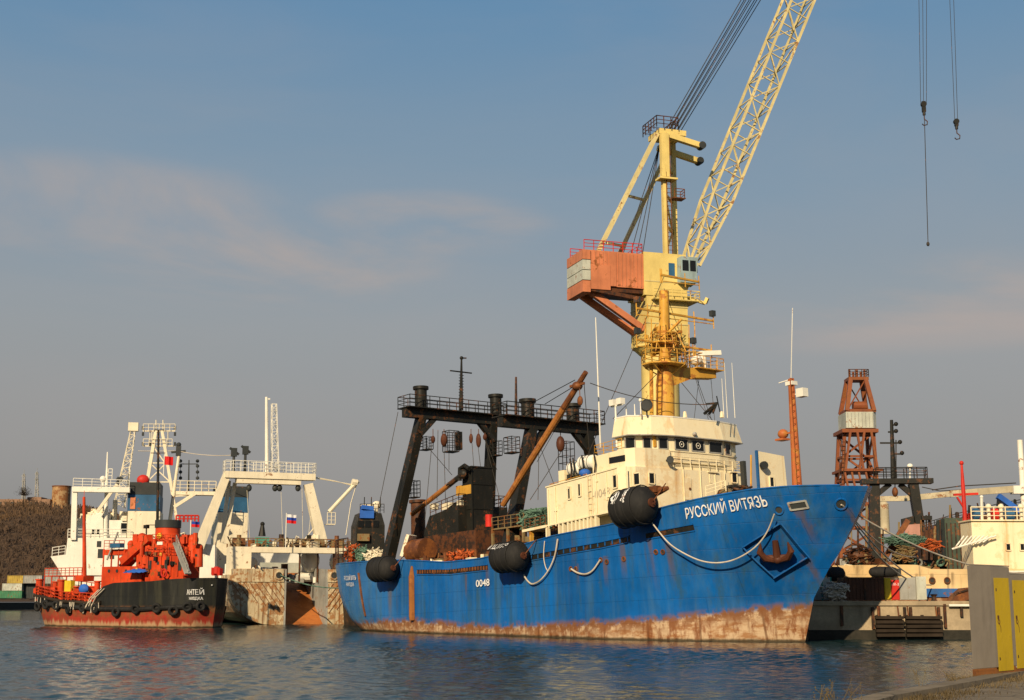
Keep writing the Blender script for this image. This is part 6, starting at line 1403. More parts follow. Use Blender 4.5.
for k in range(16):
    px = rnd.uniform(130,200); py = rnd.uniform(548,574); q = d_(px,py,rnd.uniform(2.9,3.4)); s_ = rnd.uniform(.15,.4); mb.m = rnd.randrange(4)
    mb.cbox(q,s_,s_,s_*1.3,rnd.uniform(0,2))
mb.build('deck_gear', [M['darkrust'],M['ochre'],M['rust'],M['dark']], tg)
mb = MB()
for px, pyt, pyb, w in ((142,538,556,1.1),(188,545,563,1.0),(193,540,562,1.2),(199,548,567,.9),(131,544,556,.8)):
    a = d_(px,pyt,1.5); b = d_(px,pyb,1.5); mb.cyl((b.x,1.5,b.z),(a.x,1.5,a.z),w*.5,12); mb.ball((a.x,1.5,a.z),w*.55)
mb.build('ventilator', M['redlead'], tg, True)
for kx, (pa, pb) in enumerate((((176,543),(188,574)),)):
    mb = MB(); a = d_(*pa,3.2); b = d_(*pb,3.8); mb.bar(a,b,.75,.2); mb.rail([a,b],.9,1.0,.04); mb.build('gangway', M['grey'], tg)
mb = MB(); q0_ = d_(103,540,2.2); mb.rail([d_(145,556,2.9),d_(186,556,2.9)],1.0,1.0,.04); mb.rail([d_(104,549,2),d_(124,549,2)],1,.9,.04); mb.rail([d_(152,543,2.3),d_(178,543,2.3)],1.0,1.1,.04); mb.build('house_rail', M['redlead'], tg)
def tugthing(mb, name, mat, lab, cat, smooth=True, grp=None):
    o = mb.build(name, mat, None, smooth); o.location = TG.o; o.rotation_euler = (0,0,rad(145)); return tag(o, lab, cat, grp)
mb = MB(); c = d_(138.5,570.5,3.2); n_ = 12
vs = []; 
for i in range(n_+1):
    for j in range(7): t = i/n_*2-1; s_ = j/6*2-1; vs.append((c.x+t*1.75, c.y+s_*.8, c.z+.45*(1-t*t*.6)*(1-s_*s_)**.5+.06*math.sin(i*2.1+j)-.25))
mb.add(vs, [(i*7+j,i*7+j+1,(i+1)*7+j+1,(i+1)*7+j) for i in range(n_) for j in range(6)]+[(j,j+7*n_,j+1+7*n_,j+1)[:0] or (j,j+1,j+1+7*n_,j+7*n_) for j in (0,5)])
tugthing(mb, 'tarpaulin', M['bluepaint'], 'wide bright blue tarpaulin over gear on the black section of the tug', 'tarpaulin')
mb = MB(); mb.ball(d_(84,589,3.9), .75, .5, .6); tugthing(mb, 'tarpaulin', M['bluepaint'], 'small round blue bundle on the low red deck of the tug', 'tarpaulin')
mb = MB(); a = d_(117,549,2.4); mb.cbox(a+Vector((0,0,.4)),1.8,.7,.5); tugthing(mb, 'canvas_cover', M['navy'], 'dark blue covered box on the small red platform of the tug', 'cover', False)
mb = MB(); q = c_(159,596,4.9)
# masts
mb = MB(); a = d_(84.5,578,1.0); b = d_(84,497,1.0); mb.tube([a,b],[.26,.17],8); mb.box(a.x-.8,a.x+.8,.2,1.8,a.z-.4,a.z+.2); mb.tube([b,b+Vector((0,0,.8))],.04,4); mb.build('towing_light_mast', M['redlead'], tg, True)
mb = MB(); a = d_(157,560,.5); b = d_(158.5,430,.5); mb.tube([a,b],[.2,.12],8)
for y, l, r in ((430,154,164),(453,151,165),(525,146,156)): mb.bar(d_(l,y,.5), d_(r,y,.5), .09)
for y in range(440,520,7): mb.bar(d_(156.5,y,.5),d_(160,y,.5),.08)
mb.build('signal_mast', M['dark'], tg)
mb = MB(); a = d_(146,552,2); b = d_(146.5,525,2); mb.tube([a,b],.09,6); mb.box(b.x-.3,b.x+.3,1.8,2.2,b.z-.4,b.z); mb.build('lamp_pole', M['dark'], tg)
mb = MB(); mb.tube([d_(107,560,2.5), d_(118,532,2.0)],.12,6); mb.build('small_davit', M['grey'], tg)
# red deck machinery and rails at the low end
mb = MB(); P = [TH.pt(i/40,1,1)+Vector((0,-.1,0)) for i in range(22,40)]; P = [p for p in P if p.x > 15.2]; mb.rail(P, 1.1, .9, .06, 3); mb.build('deck_rail', M['redlead'], tg)
mb = MB(); P = [TH.pt(i/40,1,-1)+Vector((0,.1,0)) for i in range(22,40)]; P = [p for p in P if p.x > 15.2]; mb.rail(P, 1.6, .9, .06, 3); mb.build('deck_rail', M['redlead'], tg)
mb = MB()
for px, h, r in ((39,2.9,.42),(55,2.6,.35),(61,2.8,.45),(69,2.5,.42),(75,2.0,.8),(97,2.6,.35),(93,2.0,.5)):
    q = c_(px,592,2.6); q.z = 2.6; mb.cyl(q, (q.x,q.y,q.z+h), r, 12); mb.cyl((q.x,q.y,q.z+h),(q.x,q.y,q.z+h+.15), r*1.25, 12)
for k in range(40): q = c_(rnd.uniform(36,100), rnd.uniform(583,597), rnd.uniform(1.5,3.8)); q.z = max(2.4, q.z-.8); s_ = rnd.uniform(.3,.9); mb.cbox(q,s_,s_*.7,s_*1.2,rnd.uniform(0,2))
mb.box(c_(100,0,2).x if False else d_(100,590,2).x, d_(78,590,2).x, -2.2, 2.2, 2.4, 3.6); mb.build('deck_machinery', M['redlead'], tg)
mb = MB(); a = d_(64,576,-2); b = d_(101,574,-2); mb.box(b.x,a.x,-2.1,1.0,a.z-.12,a.z); 
for k in range(6): x = b.x+(a.x-b.x)*k/5; mb.cyl((x,.9,3),(x,.9,a.z),.09,6)
mb.rail([(b.x,.9,a.z),(a.x,.9,a.z)],.9,.8,.05); mb.build('boat_platform', M['redlead'], tg)
mb = MB(); q = c_(71,586,3.2); mb.cbox((q.x,3.4,q.z),1.2,.6,1.3); mb.build('yellow_box', M['yellow'], tg)
for k, (px, py) in enumerate(((164,574),)):
    mb = MB(); mb.torus(d_(px,py-1,3.6),(.57*0+0,1,0),.42,.11,18,8); mb.build('lifebuoy', M['red'], tg, True)
for kx, (px, py, w_, h_b) in enumerate(((150,565,.5,1.0),(158,563,.35,.35),(166,565,.5,1.1),(174,563,.35,.35),(180,566,.5,1.0))):
    q = d_(px,py,3.02); mb = MB(); mb.box(q.x-w_/2,q.x+w_/2,3.0,3.05,q.z-h_b/2,q.z+h_b/2); mb.build('door' if h_b > .6 else 'porthole', M['charcoal'], tg)
for px, py in ((156,549),(163,549),(170,549),(109,571),(117,571),(126,571),(134,571)):
    yq = 2.42 if px > 140 else 2.62; q = d_(px,py,yq); mb = MB(); mb.cyl((q.x,yq-.05,q.z),(q.x,yq+.04,q.z),.2,12); mb.build('porthole', M['charcoal'], tg)
for px, pyt, pyb in ((148,556,576),(161,556,576),(171,556,576),(178,556,576),(154,543,556),(167,543,556)):
    a = d_(px,pyt,3.1 if pyb > 560 else 2.5); b = d_(px,pyb,3.1 if pyb > 560 else 2.5); mb = MB(); mb.tube([a,(a.x,a.y,b.z)],.07,6); mb.build('wall_pipe', M['redlead'], tg)
# red crates at the right-hand end
mb = MB(); q = TG.iy(214,572,0.5)
for k in range(5): mb.cbox(q+Vector((k*.3-1.0,0,.1*k%.3)),.35,.5,.8,k)
tugthing(mb, 'barrel_rack', M['red'], 'rack of red boxes at the right-hand end of the tug deck', 'boxes', False)

# ================================================================== WHITE STERN TRAWLER (RAMP TOWARDS THE VIEWER)
TR = Fr(gz(306,624.5), 112, 0)
tr = thing('stern_trawler', TR, 'white and rusty stern trawler showing its open slipway and ivory gantry', 'fishing ship')
e_ = lambda px, py, x=0: TR.ix(px, py, x)
yl = e_(228,590).y; yi = e_(284,600).y; yr = e_(328,600).y; ztp = e_(284,569).z
M['trhull'] = hull_mat('ochre_streaked_stern', (0.46,0.36,0.20), -9, -8, (0.3,0.2,0.1,1), (0.3,.1,.05,1), rust=0.9, green=False, edge=.1, seams=False,
   rust_pts=())
M['stern'] = paint('rust_streaked_stern_plating', (0.60,0.50,0.32), rust=.7, streak=.8, stl=.47, blotch=.8, var=.2, rustc=(0.11,0.042,0.016,1), rustc2=(0.34,0.135,0.035,1), dirt=.5, dirtc=(.12,.1,.07,1))
M['ramp'] = paint('orange_rust_slipway', (0.42,0.14,0.035), rust=.5, streak=.3, var=.3, rustc=(.30,.09,.02,1), rustc2=(.5,.19,.05,1))
hbm = abs(yl)
zbz_ = e_(284,582).z
def sect(side, inner):
    # outline of one transom panel in (y,z): rounded bilge at the outer corner
    o_ = []
    for t in range(9):
        a = t/8*math.pi/2; o_.append((side*(hbm-4.2*(1-math.cos(a)) if False else hbm-5.4*(1-math.sin(a)))-0, 0.05+4.6*(1-math.cos(a)) ))
    o_ = [(side*(hbm-5.6*(1-math.sin(a*math.pi/16))), .0+(zbz_-.1)*(1-math.cos(a*math.pi/16))) for a in range(9)]
    return [(inner, -1.0),(side*(hbm-5.8),-1.0)]+o_+[(side*hbm, ztp-1.5),(inner, ztp-1.5)]
zbz = e_(284,582).z
def poly_fix(p): return [(y, min(z, zbz)) for y, z in p]
mb = MB(); mb.yz(poly_fix(sect(1, yi)), 0, 46); lh = mb.build('hull', M['stern'], tr)
mb = MB(); mb.yz(poly_fix(sect(-1, yr)), 0, 46); mb.build('hull_side', M['stern'], tr)
# diagonal welded stiffeners showing through the plating
mb = MB()
for side, inner in ((1, yi), (-1, yr)):
    for k in range(13):
        y0_ = inner+side*(k*.75); z0_ = zbz-.1; 
        L_ = min(zbz-1.0-max(0,(abs(y0_)-5))*0.6, 4.5); y1_ = y0_+side*(-0)*L_; 
        y1_ = y0_-side*L_*.75
        if abs(y0_) > hbm: continue
        if side*(y1_-inner) < 0: f = (side*(y0_-inner))/(L_*.75); L_ *= f; y1_ = inner
        if L_ > .4: mb.bar((-.02,y0_,z0_), (-.02,y1_,z0_-L_), .07, .07)
mb.build('plating_seam', M['rust'], lh)
# upper stern boxes with mooring holes
for (p0, p1, nm) in ((236,284,'a'),(328,352,'b')):
    a = e_(p0,570); b = e_(p1,570); mb = MB(); mb.box(-.12, 7, b.y, a.y, zbz+.003, ztp); ub = mb.build('stern_box', M['stern'], tr)
    q = e_(279 if nm == 'a' else 334, 575.5); mb = MB(); mb.torus((-.15,q.y,q.z),(1,0,0),.5,.13,18,8); mr = mb.build('mooring_ring', M['stern'], ub, True); mb = MB(); mb.cyl((-.2,q.y,q.z),(.1,q.y,q.z),.45,14); mb.build('opening', M['charcoal'], mr)
mb = MB(); a = e_(228,582); mb.box(-.05,5,e_(236,582).y,hbm,zbz-.05,zbz+.9); mb.build('bulwark', M['stern'], tr)
# slipway: sloping floor and side walls
mb = MB(); zr1 = ztp-.2; mb.add([(0.2,yi-.003,-.6),(0.2,yr+.003,-.6),(15,yr+.003,zr1),(15,yi-.003,zr1)],[(0,1,2,3)]); mb.build('slipway', M['ramp'], tr)
mb = MB(); mb.xz([(0.02,-.8),(15,zbz),(15,ztp+.6),(0.02,ztp)], yi-.25,yi+.0-.003); mb.xz([(0.02,-.8),(15,zbz),(15,ztp+.6),(0.02,ztp)], yr+.003,yr+.25); mb.build('slipway_wall', M['grey'], tr)
mb = MB(); mb.box(15,15.4,yr,yi,zr1-1,ztp+1.2); mb.build('ramp_gate', M['palegrey'], tr)
mb = MB(); mb.box(1,46,yi,hbm-.1,zbz+.0+.01,zbz+.12); mb.box(1,46,-hbm+.1,yr,zbz+.01,zbz+.12); mb.box(15.4,46,yr,yi,zbz+.01,zbz+.12); mb.build('deck', M['rust'], tr)
mb = MB(); rnd = random.Random(42); junk(.8,7,yi+.5,hbm-.6,zbz+.1,45,rnd,mb,.4,1.5,5); mb.build('deck_gear', [M['khaki'],M['darkrust'],M['rust'],M['ivory'],M['dark']], tr)
mb = MB(); junk(.8,7,-hbm+.6,yr-.5,zbz+.1,30,rnd,mb,.4,1.3,5); mb.build('deck_gear', [M['khaki'],M['darkrust'],M['rust'],M['ivory'],M['dark']], tr)
# transverse platform across the stern
zt0 = e_(290,553,4).z; zt1 = e_(290,547.5,4).z; ya = e_(229,550,4).y; yb = e_(352,550,4).y
mb = MB(); mb.box(3.2,5.6,yb-1,ya,zt0,zt1); mb.box(3.2,5.6,e_(250,560,4).y,ya,zbz,zt0-.003); tp = mb.build('stern_platform', M['ivory'], tr)
mb = MB(); mb.rail([(3.3,yb-1,zt1),(3.3,ya,zt1)],1.1,1.2,.06,3); mb.build('platform_rail', M['khaki'], tp)
mb = MB()
for px in (300,318,334,343): q = e_(px,560,4); mb.box(4,4.3,q.y-.09,q.y+.09,zbz,zt0)
mb.build('platform_post', M['darkrust'], tp)
rnd = random.Random(12)
mb = MB(); junk(4,8,e_(345,0).y if False else -9,9,zt1,60,rnd,mb,.3,1.3,6); mb.build('deck_gear', [M['khaki'],M['ivory'],M['rust'],M['darkrust'],M['ivory'],M['khaki']], tr)
mb = MB(); junk(6,12,-9,9.3,zbz,80,rnd,mb,.5,1.6,6); mb.build('deck_machinery', [M['rust'],M['white'],M['white'],M['darkrust'],M['ivory'],M['grey']], tr)
mb = MB(); q = e_(262,543,5); mb.cbox((5,q.y,q.z),.8,1.7,1.5); tag(mb.build('canvas_cover', M['teal']), 'pale green canvas cover on the stern platform between the gantry legs', 'cover'); o = bpy.data.objects['canvas_cover.001']; o.location = TR.o; o.rotation_euler = (0,0,rad(TR.ang))
mb = MB()
for px in (262,): a = e_(px,536,5); b = e_(px+.5,524,5); mb.tube([a,b],[.5,.2],8); mb.ball(b,.3)
mb.build('searchlight_post', M['dark'], tr)
# white hummocks (covers) behind the ramp
mb = MB()
for px, py, r in ((310,560,1.3),(252,566,.9),(338,562,1.2)): q = e_(px,py,7); mb.ball(q, r, r, r*1.3)
mb.build('winch_hood', M['white'], tr, True)
# gantry
gx = 17.0
h_ = lambda px, py: TR.ix(px, py, gx)
mb = MB(); A0 = h_(227,474); B0 = h_(198,548); mb.bar(B0, A0, 1.7, 1.3, 1.25); mb.build('gantry_leg', M['ivory'], tr)
mb = MB(); A1 = h_(308,484); B1 = h_(322,545); mb.bar(B1, A1, 1.55, 1.3, 1.2); mb.build('gantry_leg', M['ivory'], tr)
for (pa, pb) in (((231,480),(224,542)),((237,482),(227,543))):
    mb = MB(); mb.bar(h_(*pb)+Vector((1.5,0,0)), h_(*pa)+Vector((1.5,0,0)), .5); mb.build('gantry_strut', M['ivory'], tr)
mb = MB(); a = h_(224,477); b = h_(314,484); zg0 = h_(260,479).z; zg1 = h_(260,472.5).z; mb.box(gx-.9,gx+.9,b.y,a.y,zg0,zg1); mb.box(gx-.7,gx+.7,h_(300,480).y,h_(236,480).y,zg0-.7,zg0-.003); gb2 = mb.build('gantry_beam', M['ivory'], tr)
mb = MB(); mb.rail([(gx-.9,b.y,zg1),(gx-.9,a.y,zg1),(gx+.9,a.y,zg1),(gx+.9,b.y,zg1),(gx-.9,b.y,zg1)],1.5,1.1,.05,3); mb.build('gantry_rail', M['white'], gb2)
mb = MB()
for px in (249,275,279.5,298): q = h_(px,488); mb.ball(q,.4,.4,.5); mb.tube([q,q+Vector((0,0,1.3))],.06,4)
mb.build('hanging_block', M['charcoal'], gb2, True)
mb = MB()
for px, py in ((234,453),(245.5,451)):
    q = h_(px,py); z = zg1; mb.tube([(gx,q.y,z),(gx,q.y,q.z)],[.22,.18],8); mb.cbox((gx,q.y,q.z+.1),.5,.8,1.2); mb.bar((gx,q.y-.7,q.z-.2),(gx,q.y+.6,q.z+.7),.3)
mb.build('cargo_post', M['charcoal'], gb2)
mb = MB(); a = h_(267,474); b = h_(266.5,397); mb.tube([a,b],[.30,.20],10); ms = mb.build('stern_mast', M['white'], gb2, True)
def latt(mb, pts, w0, w1, n, fr, x, rc=.07, rb=.04):
    a = fr(*pts[0]); b = fr(*pts[1]); q0 = [a+Vector((i*w0,j*w0,0)) for i,j in ((-1,-1),(1,-1),(1,1),(-1,1))]; q1 = [b+Vector((i*w1,j*w1,0)) for i,j in ((-1,-1),(1,-1),(1,1),(-1,1))]; mb.lattice(q0,q1,n,rc,rb)
mb = MB(); latt(mb, ((275,474),(274,404)), .5, .32, 10, h_, gx, .045, .025); mb.bar(h_(266,399),h_(270,399),.2); mb.rail([h_(270,470),h_(280,470)],1,.8,.04); mb.build('mast_ladder', M['white'], ms)
mb = MB(); a = h_(329,512); b = h_(352,487); mb.tube([a,b],[.3,.25],8); mb.tube([b,h_(358,481)],.32,8); mb.tube([h_(352,482),h_(357,483)],.5,8); mb.box(gx-.7,gx+.7,h_(334,524).y,h_(326,524).y,h_(330,525).z,h_(330,524).z)
mb.rail([(gx-.7,h_(334,524).y,h_(330,524).z),(gx-.7,h_(326,524).y,h_(330,524).z)],1.6,.6,.05); mb.build('cargo_boom', M['ivory'], tr, True)
mb = MB(); mb.tube([h_(314,477),h_(335,481),h_(354,486)],.06,4); mb.tube([h_(314,478),h_(356,485)],.05,4); mb.tube([h_(356,486),h_(351,503),h_(346,535)],.06,4); mb.tube([h_(314,484),h_(306,560)],.03,4)
for pa, pb in (((247,490),(250,545)),((302,488),(303,545)),((281,490),(283,548))): mb.tube([h_(*pa),h_(*pb)],.03,4)
mb.build('running_rigging', M['ivory'], tr)
mb = MB(); mb.bar(h_(306,545),h_(318,532),.5); mb.bar(h_(300,545),h_(320,520),.12); mb.build('deck_strut', M['ivory'], tr)
# funnel and accommodation far forward
fx = 27
v_ = lambda px, py: TR.ix(px, py, fx)
a = v_(217,545); b = v_(247,545)
mb = MB(); mb.box(fx,fx+5,b.y,a.y,zbz,v_(230,512.5).z); fu = mb.build('funnel', M['ivory'], tr)
mb = MB(); mb.box(fx-.01,fx+5,b.y,a.y,v_(230,512.5).z,v_(230,497).z); mb.build('blue_band', M['navy'], fu)
mb = MB(); mb.box(fx,fx+5,b.y,a.y,v_(230,497).z,v_(230,486).z); mb.build('funnel_top', M['charcoal'], fu)
mb = MB(); mb.box(22,44,-6,-3,zbz,zbz+2.2); mb.box(30,44,-8.5,8.5,zbz,v_(300,552).z); mb.build('forward_house', M['white'], tr)
# flags
def flag(px, py0, pyb, Y, cols, w, h, lab, pole=True, side=1):
    b = at(px, pyb, Y); u = at(px, py0, Y); t = thing('flag', tuple(b), lab, 'flag')
    if pole: mb = MB(); mb.tube([(0,0,0),(0,0,u.z-b.z)],.06,6); mb.build('pole', M['white'], t)
    n = 12; H_ = u.z-b.z
    for k, cm in enumerate(cols):
        vs = []
        for i in range(n+1):
            x = i/n*w*side; yy_ = .18*math.sin(i*.9)*i/n*2; dz = -.10*i/n*h
            for f_ in (k, k+1): vs.append((x, yy_, H_-.15-h*f_/len(cols)+dz))
            for f_ in (k+1, k): vs.append((x, yy_+.02, H_-.15-h*f_/len(cols)+dz))
        fs = []
        for i in range(n):
            o_ = 4*i
            for q in range(4): fs.append((o_+q, o_+(q+1)%4, o_+4+(q+1)%4, o_+4+q))
        mb = MB(); mb.add(vs, fs+[(0,1,2,3),(4*n+3,4*n+2,4*n+1,4*n)]); mb.build('stripe', cm, t)
RU = [paint('flag_white',(.8,.8,.8),rust=0,streak=0,bump=0,dirt=.05), paint('flag_blue',(.02,.06,.35),rust=0,streak=0,bump=0,dirt=.05), paint('flag_red',(.6,.02,.02),rust=0,streak=0,bump=0,dirt=.05)]
flag(285.5, 513, 548, 184, RU, 1.35, 1.15, 'white blue red flag on a pole over the slipway of the stern trawler')
flag(190, 520, 545, 164, RU[0:0]+[RU[1],RU[2]], 1.1, .65, 'blue over red flag flying behind the funnel of the tug')
# stern rope
mb = MB(); mb.tube(catenary(TR.w((-.3,e_(280,575).y,e_(280,575).z)), at(345,588,152), .5, 10), .07, 6); tag(mb.build('mooring_rope', M['netgreen'], None, True), 'green mooring rope crossing the slipway to the blue ship', 'rope')
mb = MB(); a = at(221,626,176); mb.tube([at(226,606,176),a],.12,6); tag(mb.build('chain', M['darkrust']), 'dark chain dropping into the water between tug and stern trawler', 'chain')

# ================================================================== WHITE FACTORY SHIP FAR LEFT
WS = Fr(at(40,600,192), 10, 0); WS.o.z = 0
ws = thing('factory_ship', WS, 'white ship with a blue banded funnel and several masts behind the tug', 'ship')
w_ = lambda px, py, y=0: WS.iy(px, py, y)
zw = lambda px, py, y=0: w_(px, py, y).z
P = [(69,606),(67,585),(59,570),(50.5,556.5),(65.7,554.5),(67.6,538),(160,538),(215,545),(215,606)]
mb = MB(); pp = [(w_(*p).x, max(-1,w_(*p).z)) for p in P]; pp[0] = (pp[0][0]+0, -1.0); pp[-1] = (pp[-1][0], -1.0); mb.xz(pp, 0, 13); mb.build('hull', M['white'], ws)
mb = MB(); mb.rail([w_(52,556.5),w_(65,554.5)],1.2,.7,.05); mb.rail([w_(67.6,538),w_(130,538)],1.2,1.2,.05); mb.build('deck_rail', M['white'], ws)
def wbox(px0, px1, pyt, pyb, y0, y1, name, mat, par=ws):
    a = w_(px0,pyt,y0); b = w_(px1,pyt,y0); z0 = zw(px0,pyb,y0); mb = MB(); mb.box(a.x,b.x,y0,y1,z0,a.z); return mb.build(name, mat, par)
mb = MB(); pf = [(76,538),(76,527),(83,525),(90,515),(103,513),(103,538)]; mb.xz([(w_(*p,1).x,w_(*p,1).z) for p in pf],1,11); st_ = mb.build('bridge_house', M['white'], ws)
wbox(103,127,520,538,1.2,11,'bridge_house',M['white']); wbox(90,110,513,520,1.5,8,'upper_bridge',M['white']); wbox(113,117,500,520,3,4,'vent_trunk',M['ivory'])
for (a,b,c,d) in ((92,95,529,534),(97,99,529,534),(121,126,523,533),(105,108,529,533)):
    mb = MB(); p0 = w_(a,c,.95); p1 = w_(b,d,.95); mb.box(p0.x,p1.x,.92 if a < 103 else 1.12,1.0 if a < 103 else 1.19,p1.z,p0.z); mb.build('window', M['glass'], ws)
for (a,b,c,d) in ((97,101,541,547),(98,103,549,558),(110,114,553,559)):
    mb = MB(); p0 = w_(a,c,0); p1 = w_(b,d,0); mb.box(p0.x,p1.x,-.05,-.003,p1.z,p0.z); mb.build('side_opening', M['charcoal'], ws)
mb = MB(); rnd = random.Random(4)
for k in range(40): px = rnd.uniform(78,128); q = w_(px, interp(px,[78,90,103,104,128],[526,516,513,519,519])+rnd.uniform(-1,1), rnd.uniform(1.2,4)); s_ = rnd.uniform(.2,.7); mb.cbox(q,s_,s_,s_*rnd.uniform(1,3.5))
mb.build('roof_gear', M['ivory'], ws)
fb_ = wbox(128,160,511,560,.6,7,'funnel',M['ivory']); wbox(128,160,494.5,510.8,.6,7,'blue_band',M['navy'],fb_); wbox(128,160,482,494.3,.6,7,'funnel_top',M['charcoal'],fb_)
mb = MB(); p0 = w_(130.5,497,.5); p1 = w_(135,509,.5); mb.box(p0.x,p1.x,.5,.6,p1.z,p0.z); mb.build('funnel_badge', M['salmon'], fb_)
wbox(160,172,520,560,1.5,8,'engine_house',M['white'])
# goalpost gantry
mb = MB(); mb.bar(w_(73.5,540,0), w_(75,487,0), .75, .7); mb.build('gantry_leg', M['white'], ws); mb = MB(); a = w_(73,490,0); b = w_(130,492,0); mb.box(a.x,b.x,-.6,.6,b.z-.1,a.z+.45); gw = mb.build('gantry_beam', M['white'], ws)
mb = MB(); mb.rail([w_(73,487,-.6),w_(129,489,-.6)],1.2,1.2,.05); mb.build('gantry_rail', M['white'], gw)
mb = MB(); mb.tube([w_(105.5,540,1),w_(106.5,490,1),w_(107.5,452,1)],[.3,.26,.08],8); a = w_(108,470,1); mb.rail([w_(108,479,1),w_(112,479,1)],1.4,.5,.06); mb.ball(w_(103,479,1),.45); mb.tube([w_(103,488,1),w_(103,480,1)],.15,6)
mb.build('radio_mast', M['white'], ws, True)
mb = MB(); mb.bar(w_(97,512,-.3),w_(118,483,-.3),.4); mb.build('cargo_boom', M['ivory'], ws); mb = MB(); mb.bar(w_(117,484,-.3),w_(122,477,-.3),.5); mb.bar(w_(117,478,-.3),w_(121,481,-.3),.5); mb.build('boom_head', M['charcoal'], ws)
mb = MB(); latt(mb, ((119,508),(133.5,428)), .75, .3, 12, lambda px,py: w_(px,py,6), 0, .05, .03); t_ = w_(133.5,427,6); mb.cbox(t_,1.4,1.0,1.2); mb.build('lattice_boom', M['ivory'], ws)
mb = MB(); mb.tube([w_(85,492,0),w_(73,540,0)],.03,4)
# A mast
mb = MB(); mb.bar(w_(144,500,4),w_(156,430,4),.45); mb.bar(w_(180,540,4),w_(162,430,4),.4); mb.tube([w_(170,520,4),w_(179,455,4)],[.26,.2],8)
for y, l, r in ((431,143,175),(446,143,175),(482,148,170),(463,148,167)): mb.bar(w_(l,y,4),w_(r,y,4),.16)
for y, l, r in ((431,143,175),(446,143,172)): mb.rail([w_(l,y,3.6),w_(r,y,3.6)],1.0,.8,.05,2)
for px in (156,163): mb.tube([w_(px,431,4),w_(px,420,4)],.08,5)
for px in (150,152,168): mb.tube([w_(px,431,4),w_(px,446,4)],.07,4)
for a,b in (((147,482),(166,463)),((150,463),(170,482)),((153,446),(165,463))): mb.bar(w_(*a,4),w_(*b,4),.15)
mb.build('bipod_mast', M['ivory'], ws)
mb = MB()
for px, y in ((143,428),(143,434),(175,428),(175,434),(143,444),(175,444),(150,444)): q = w_(px,y,4); mb.box(q.x-.15,q.x+.15,3.8,4.2,q.z-.25,q.z+.25)
mb.build('navigation_lamp', M['charcoal'], ws)
mb = MB(); q = w_(178.5,451,4); mb.cbox(q,.7,.5,1.4); mb.bar(q+Vector((-1,0,-.2)),q+Vector((1,0,0)),.3); mb.ball(q+Vector((0,0,.9)),.35); mb.build('boom_head', M['charcoal'], ws)
mb = MB(); mb.bar(w_(174,507,2),w_(196,493,2),.45); mb.build('cargo_boom', M['ivory'], ws)
mb = MB(); a = w_(173,494,5); b = w_(216,494,5); mb.box(a.x,b.x,4,6,a.z-.15,a.z+.35); gw2 = mb.build('signal_platform', M['ivory'], ws)
mb = MB(); mb.rail([(a.x,4,a.z+.3),(b.x,4,a.z+.3)],1.5,1.0,.06); mb.bar((a.x,4,a.z-.4),(b.x,5,a.z+.1),.2); mb.build('platform_rail', M['ivory'], gw2)
mb = MB(); mb.tube([w_(188.5,494,5),w_(189,460,5)],[.14,.08],6); mb.bar(w_(180,464,5),w_(198,464,5),.12)
for px in (180.5,197.5):
    mb.bar(w_(px,464,5),w_(px,479,5),.07)
    for y in (461,466,472,478): mb.ball(w_(px,y,5),.26,.2,.26,8,5)
mb.build('insulator_mast', M['charcoal'], gw2)
mb = MB(); mb.tube(catenary(WS.w(w_(138,451,4)), WS.w(w_(178,451,4)), .0, 4)+catenary(WS.w(w_(178,451,4)), TR.w(h_(235,455)), .3, 8)[1:], .05, 4); tag(mb.build('aerial_wire', M['rope']), 'pale aerial wire stretched between the white ship and the gantry posts', 'wire')
flag(163.5, 455, 475, 188, [RU[2]], 1.3, 1.15, 'plain red flag flying near the top of the bipod mast', True)
mb = MB(); mb.ball(w_(143,480,1),.85,.5,.75,12,8); o = mb.build('signal_ball', M['red'], ws, True)
mb = MB(); junk(w_(165,0,2).x,w_(215,0,2).x,1,6,zw(190,545,1),50,rnd,mb,.4,1.4,5); mb.build('deck_gear', [M['khaki'],M['ivory'],M['rust'],M['green'],M['red']], ws)
mb = MB(); mb.ball(w_(176,525,1.2),.1)
mb = MB()
for px in (176,184,191):
    a = w_(px,522,1.2); mb.rail([a,a+Vector((1.0,0,0))],.9,.5,.12,2)
mb.build('lifebuoy_rack', M['red'], ws)

# ================================================================== SMALL BLACK TUG BEHIND THE BLUE STERN
SB = Fr(Vector((at(374,600,170).x, 170, 0)), 104, 0)
sb = thing('tugboat', SB, 'small black tug wheelhouse with a blue tarp showing behind the blue ship stern', 'tugboat')
s_ = lambda px, py, x=0: SB.ix(px, py, x)
SH = Hull(-1.5, lambda x: 4.2+.0*x, lambda z: interp(z,[-2,0,5],[1,0,-1]), lambda z: interp(z,[-2,0,5],[15,16,18]), lambda u: interp(u,[0,.1,.7,1],[1.6,1.9,2,0]), lambda u: interp(u,[0,.1,.75,1],[1.8,2.2,2.3,0]))
for p in (0,):
    mb = MB(); o0 = SH.mesh(mb,30,8); mb.yz([(-1.8,-1.5),(1.8,-1.5),(1.8,4.2),(-1.8,4.2)],-.9,-.8); mb.v = [(x+1, y, z) for x,y,z in mb.v]; mb.build('hull', M['dark'], sb)
mb = MB(); a = s_(356,548,4); b = s_(385,513,4); mb.box(4,9,b.y,a.y,3.5,b.z-1.5); mb.prism([(4,b.y),(9,b.y),(9,a.y),(4,a.y)],b.z-1.5,b.z,[(4.3,b.y+.4),(8.7,b.y+.4),(8.7,a.y-.4),(4.3,a.y-.4)]); sw = mb.build('wheelhouse', M['dark'], sb)
mb = MB(); p = s_(357,541,4); q = s_(369,534,4); mb.box(3.5,4,q.y,p.y,p.z,q.z); mb.build('deck_locker', M['khaki'], sb)
mb = MB(); p = s_(363,513,5); q = s_(378,502,5); mb.box(5,7.5,q.y,p.y,b.z,q.z-.3); mb.ball((6,q.y,q.z-.3),.6,.6,.5); mb.build('flying_bridge', M['ivory'], sw)
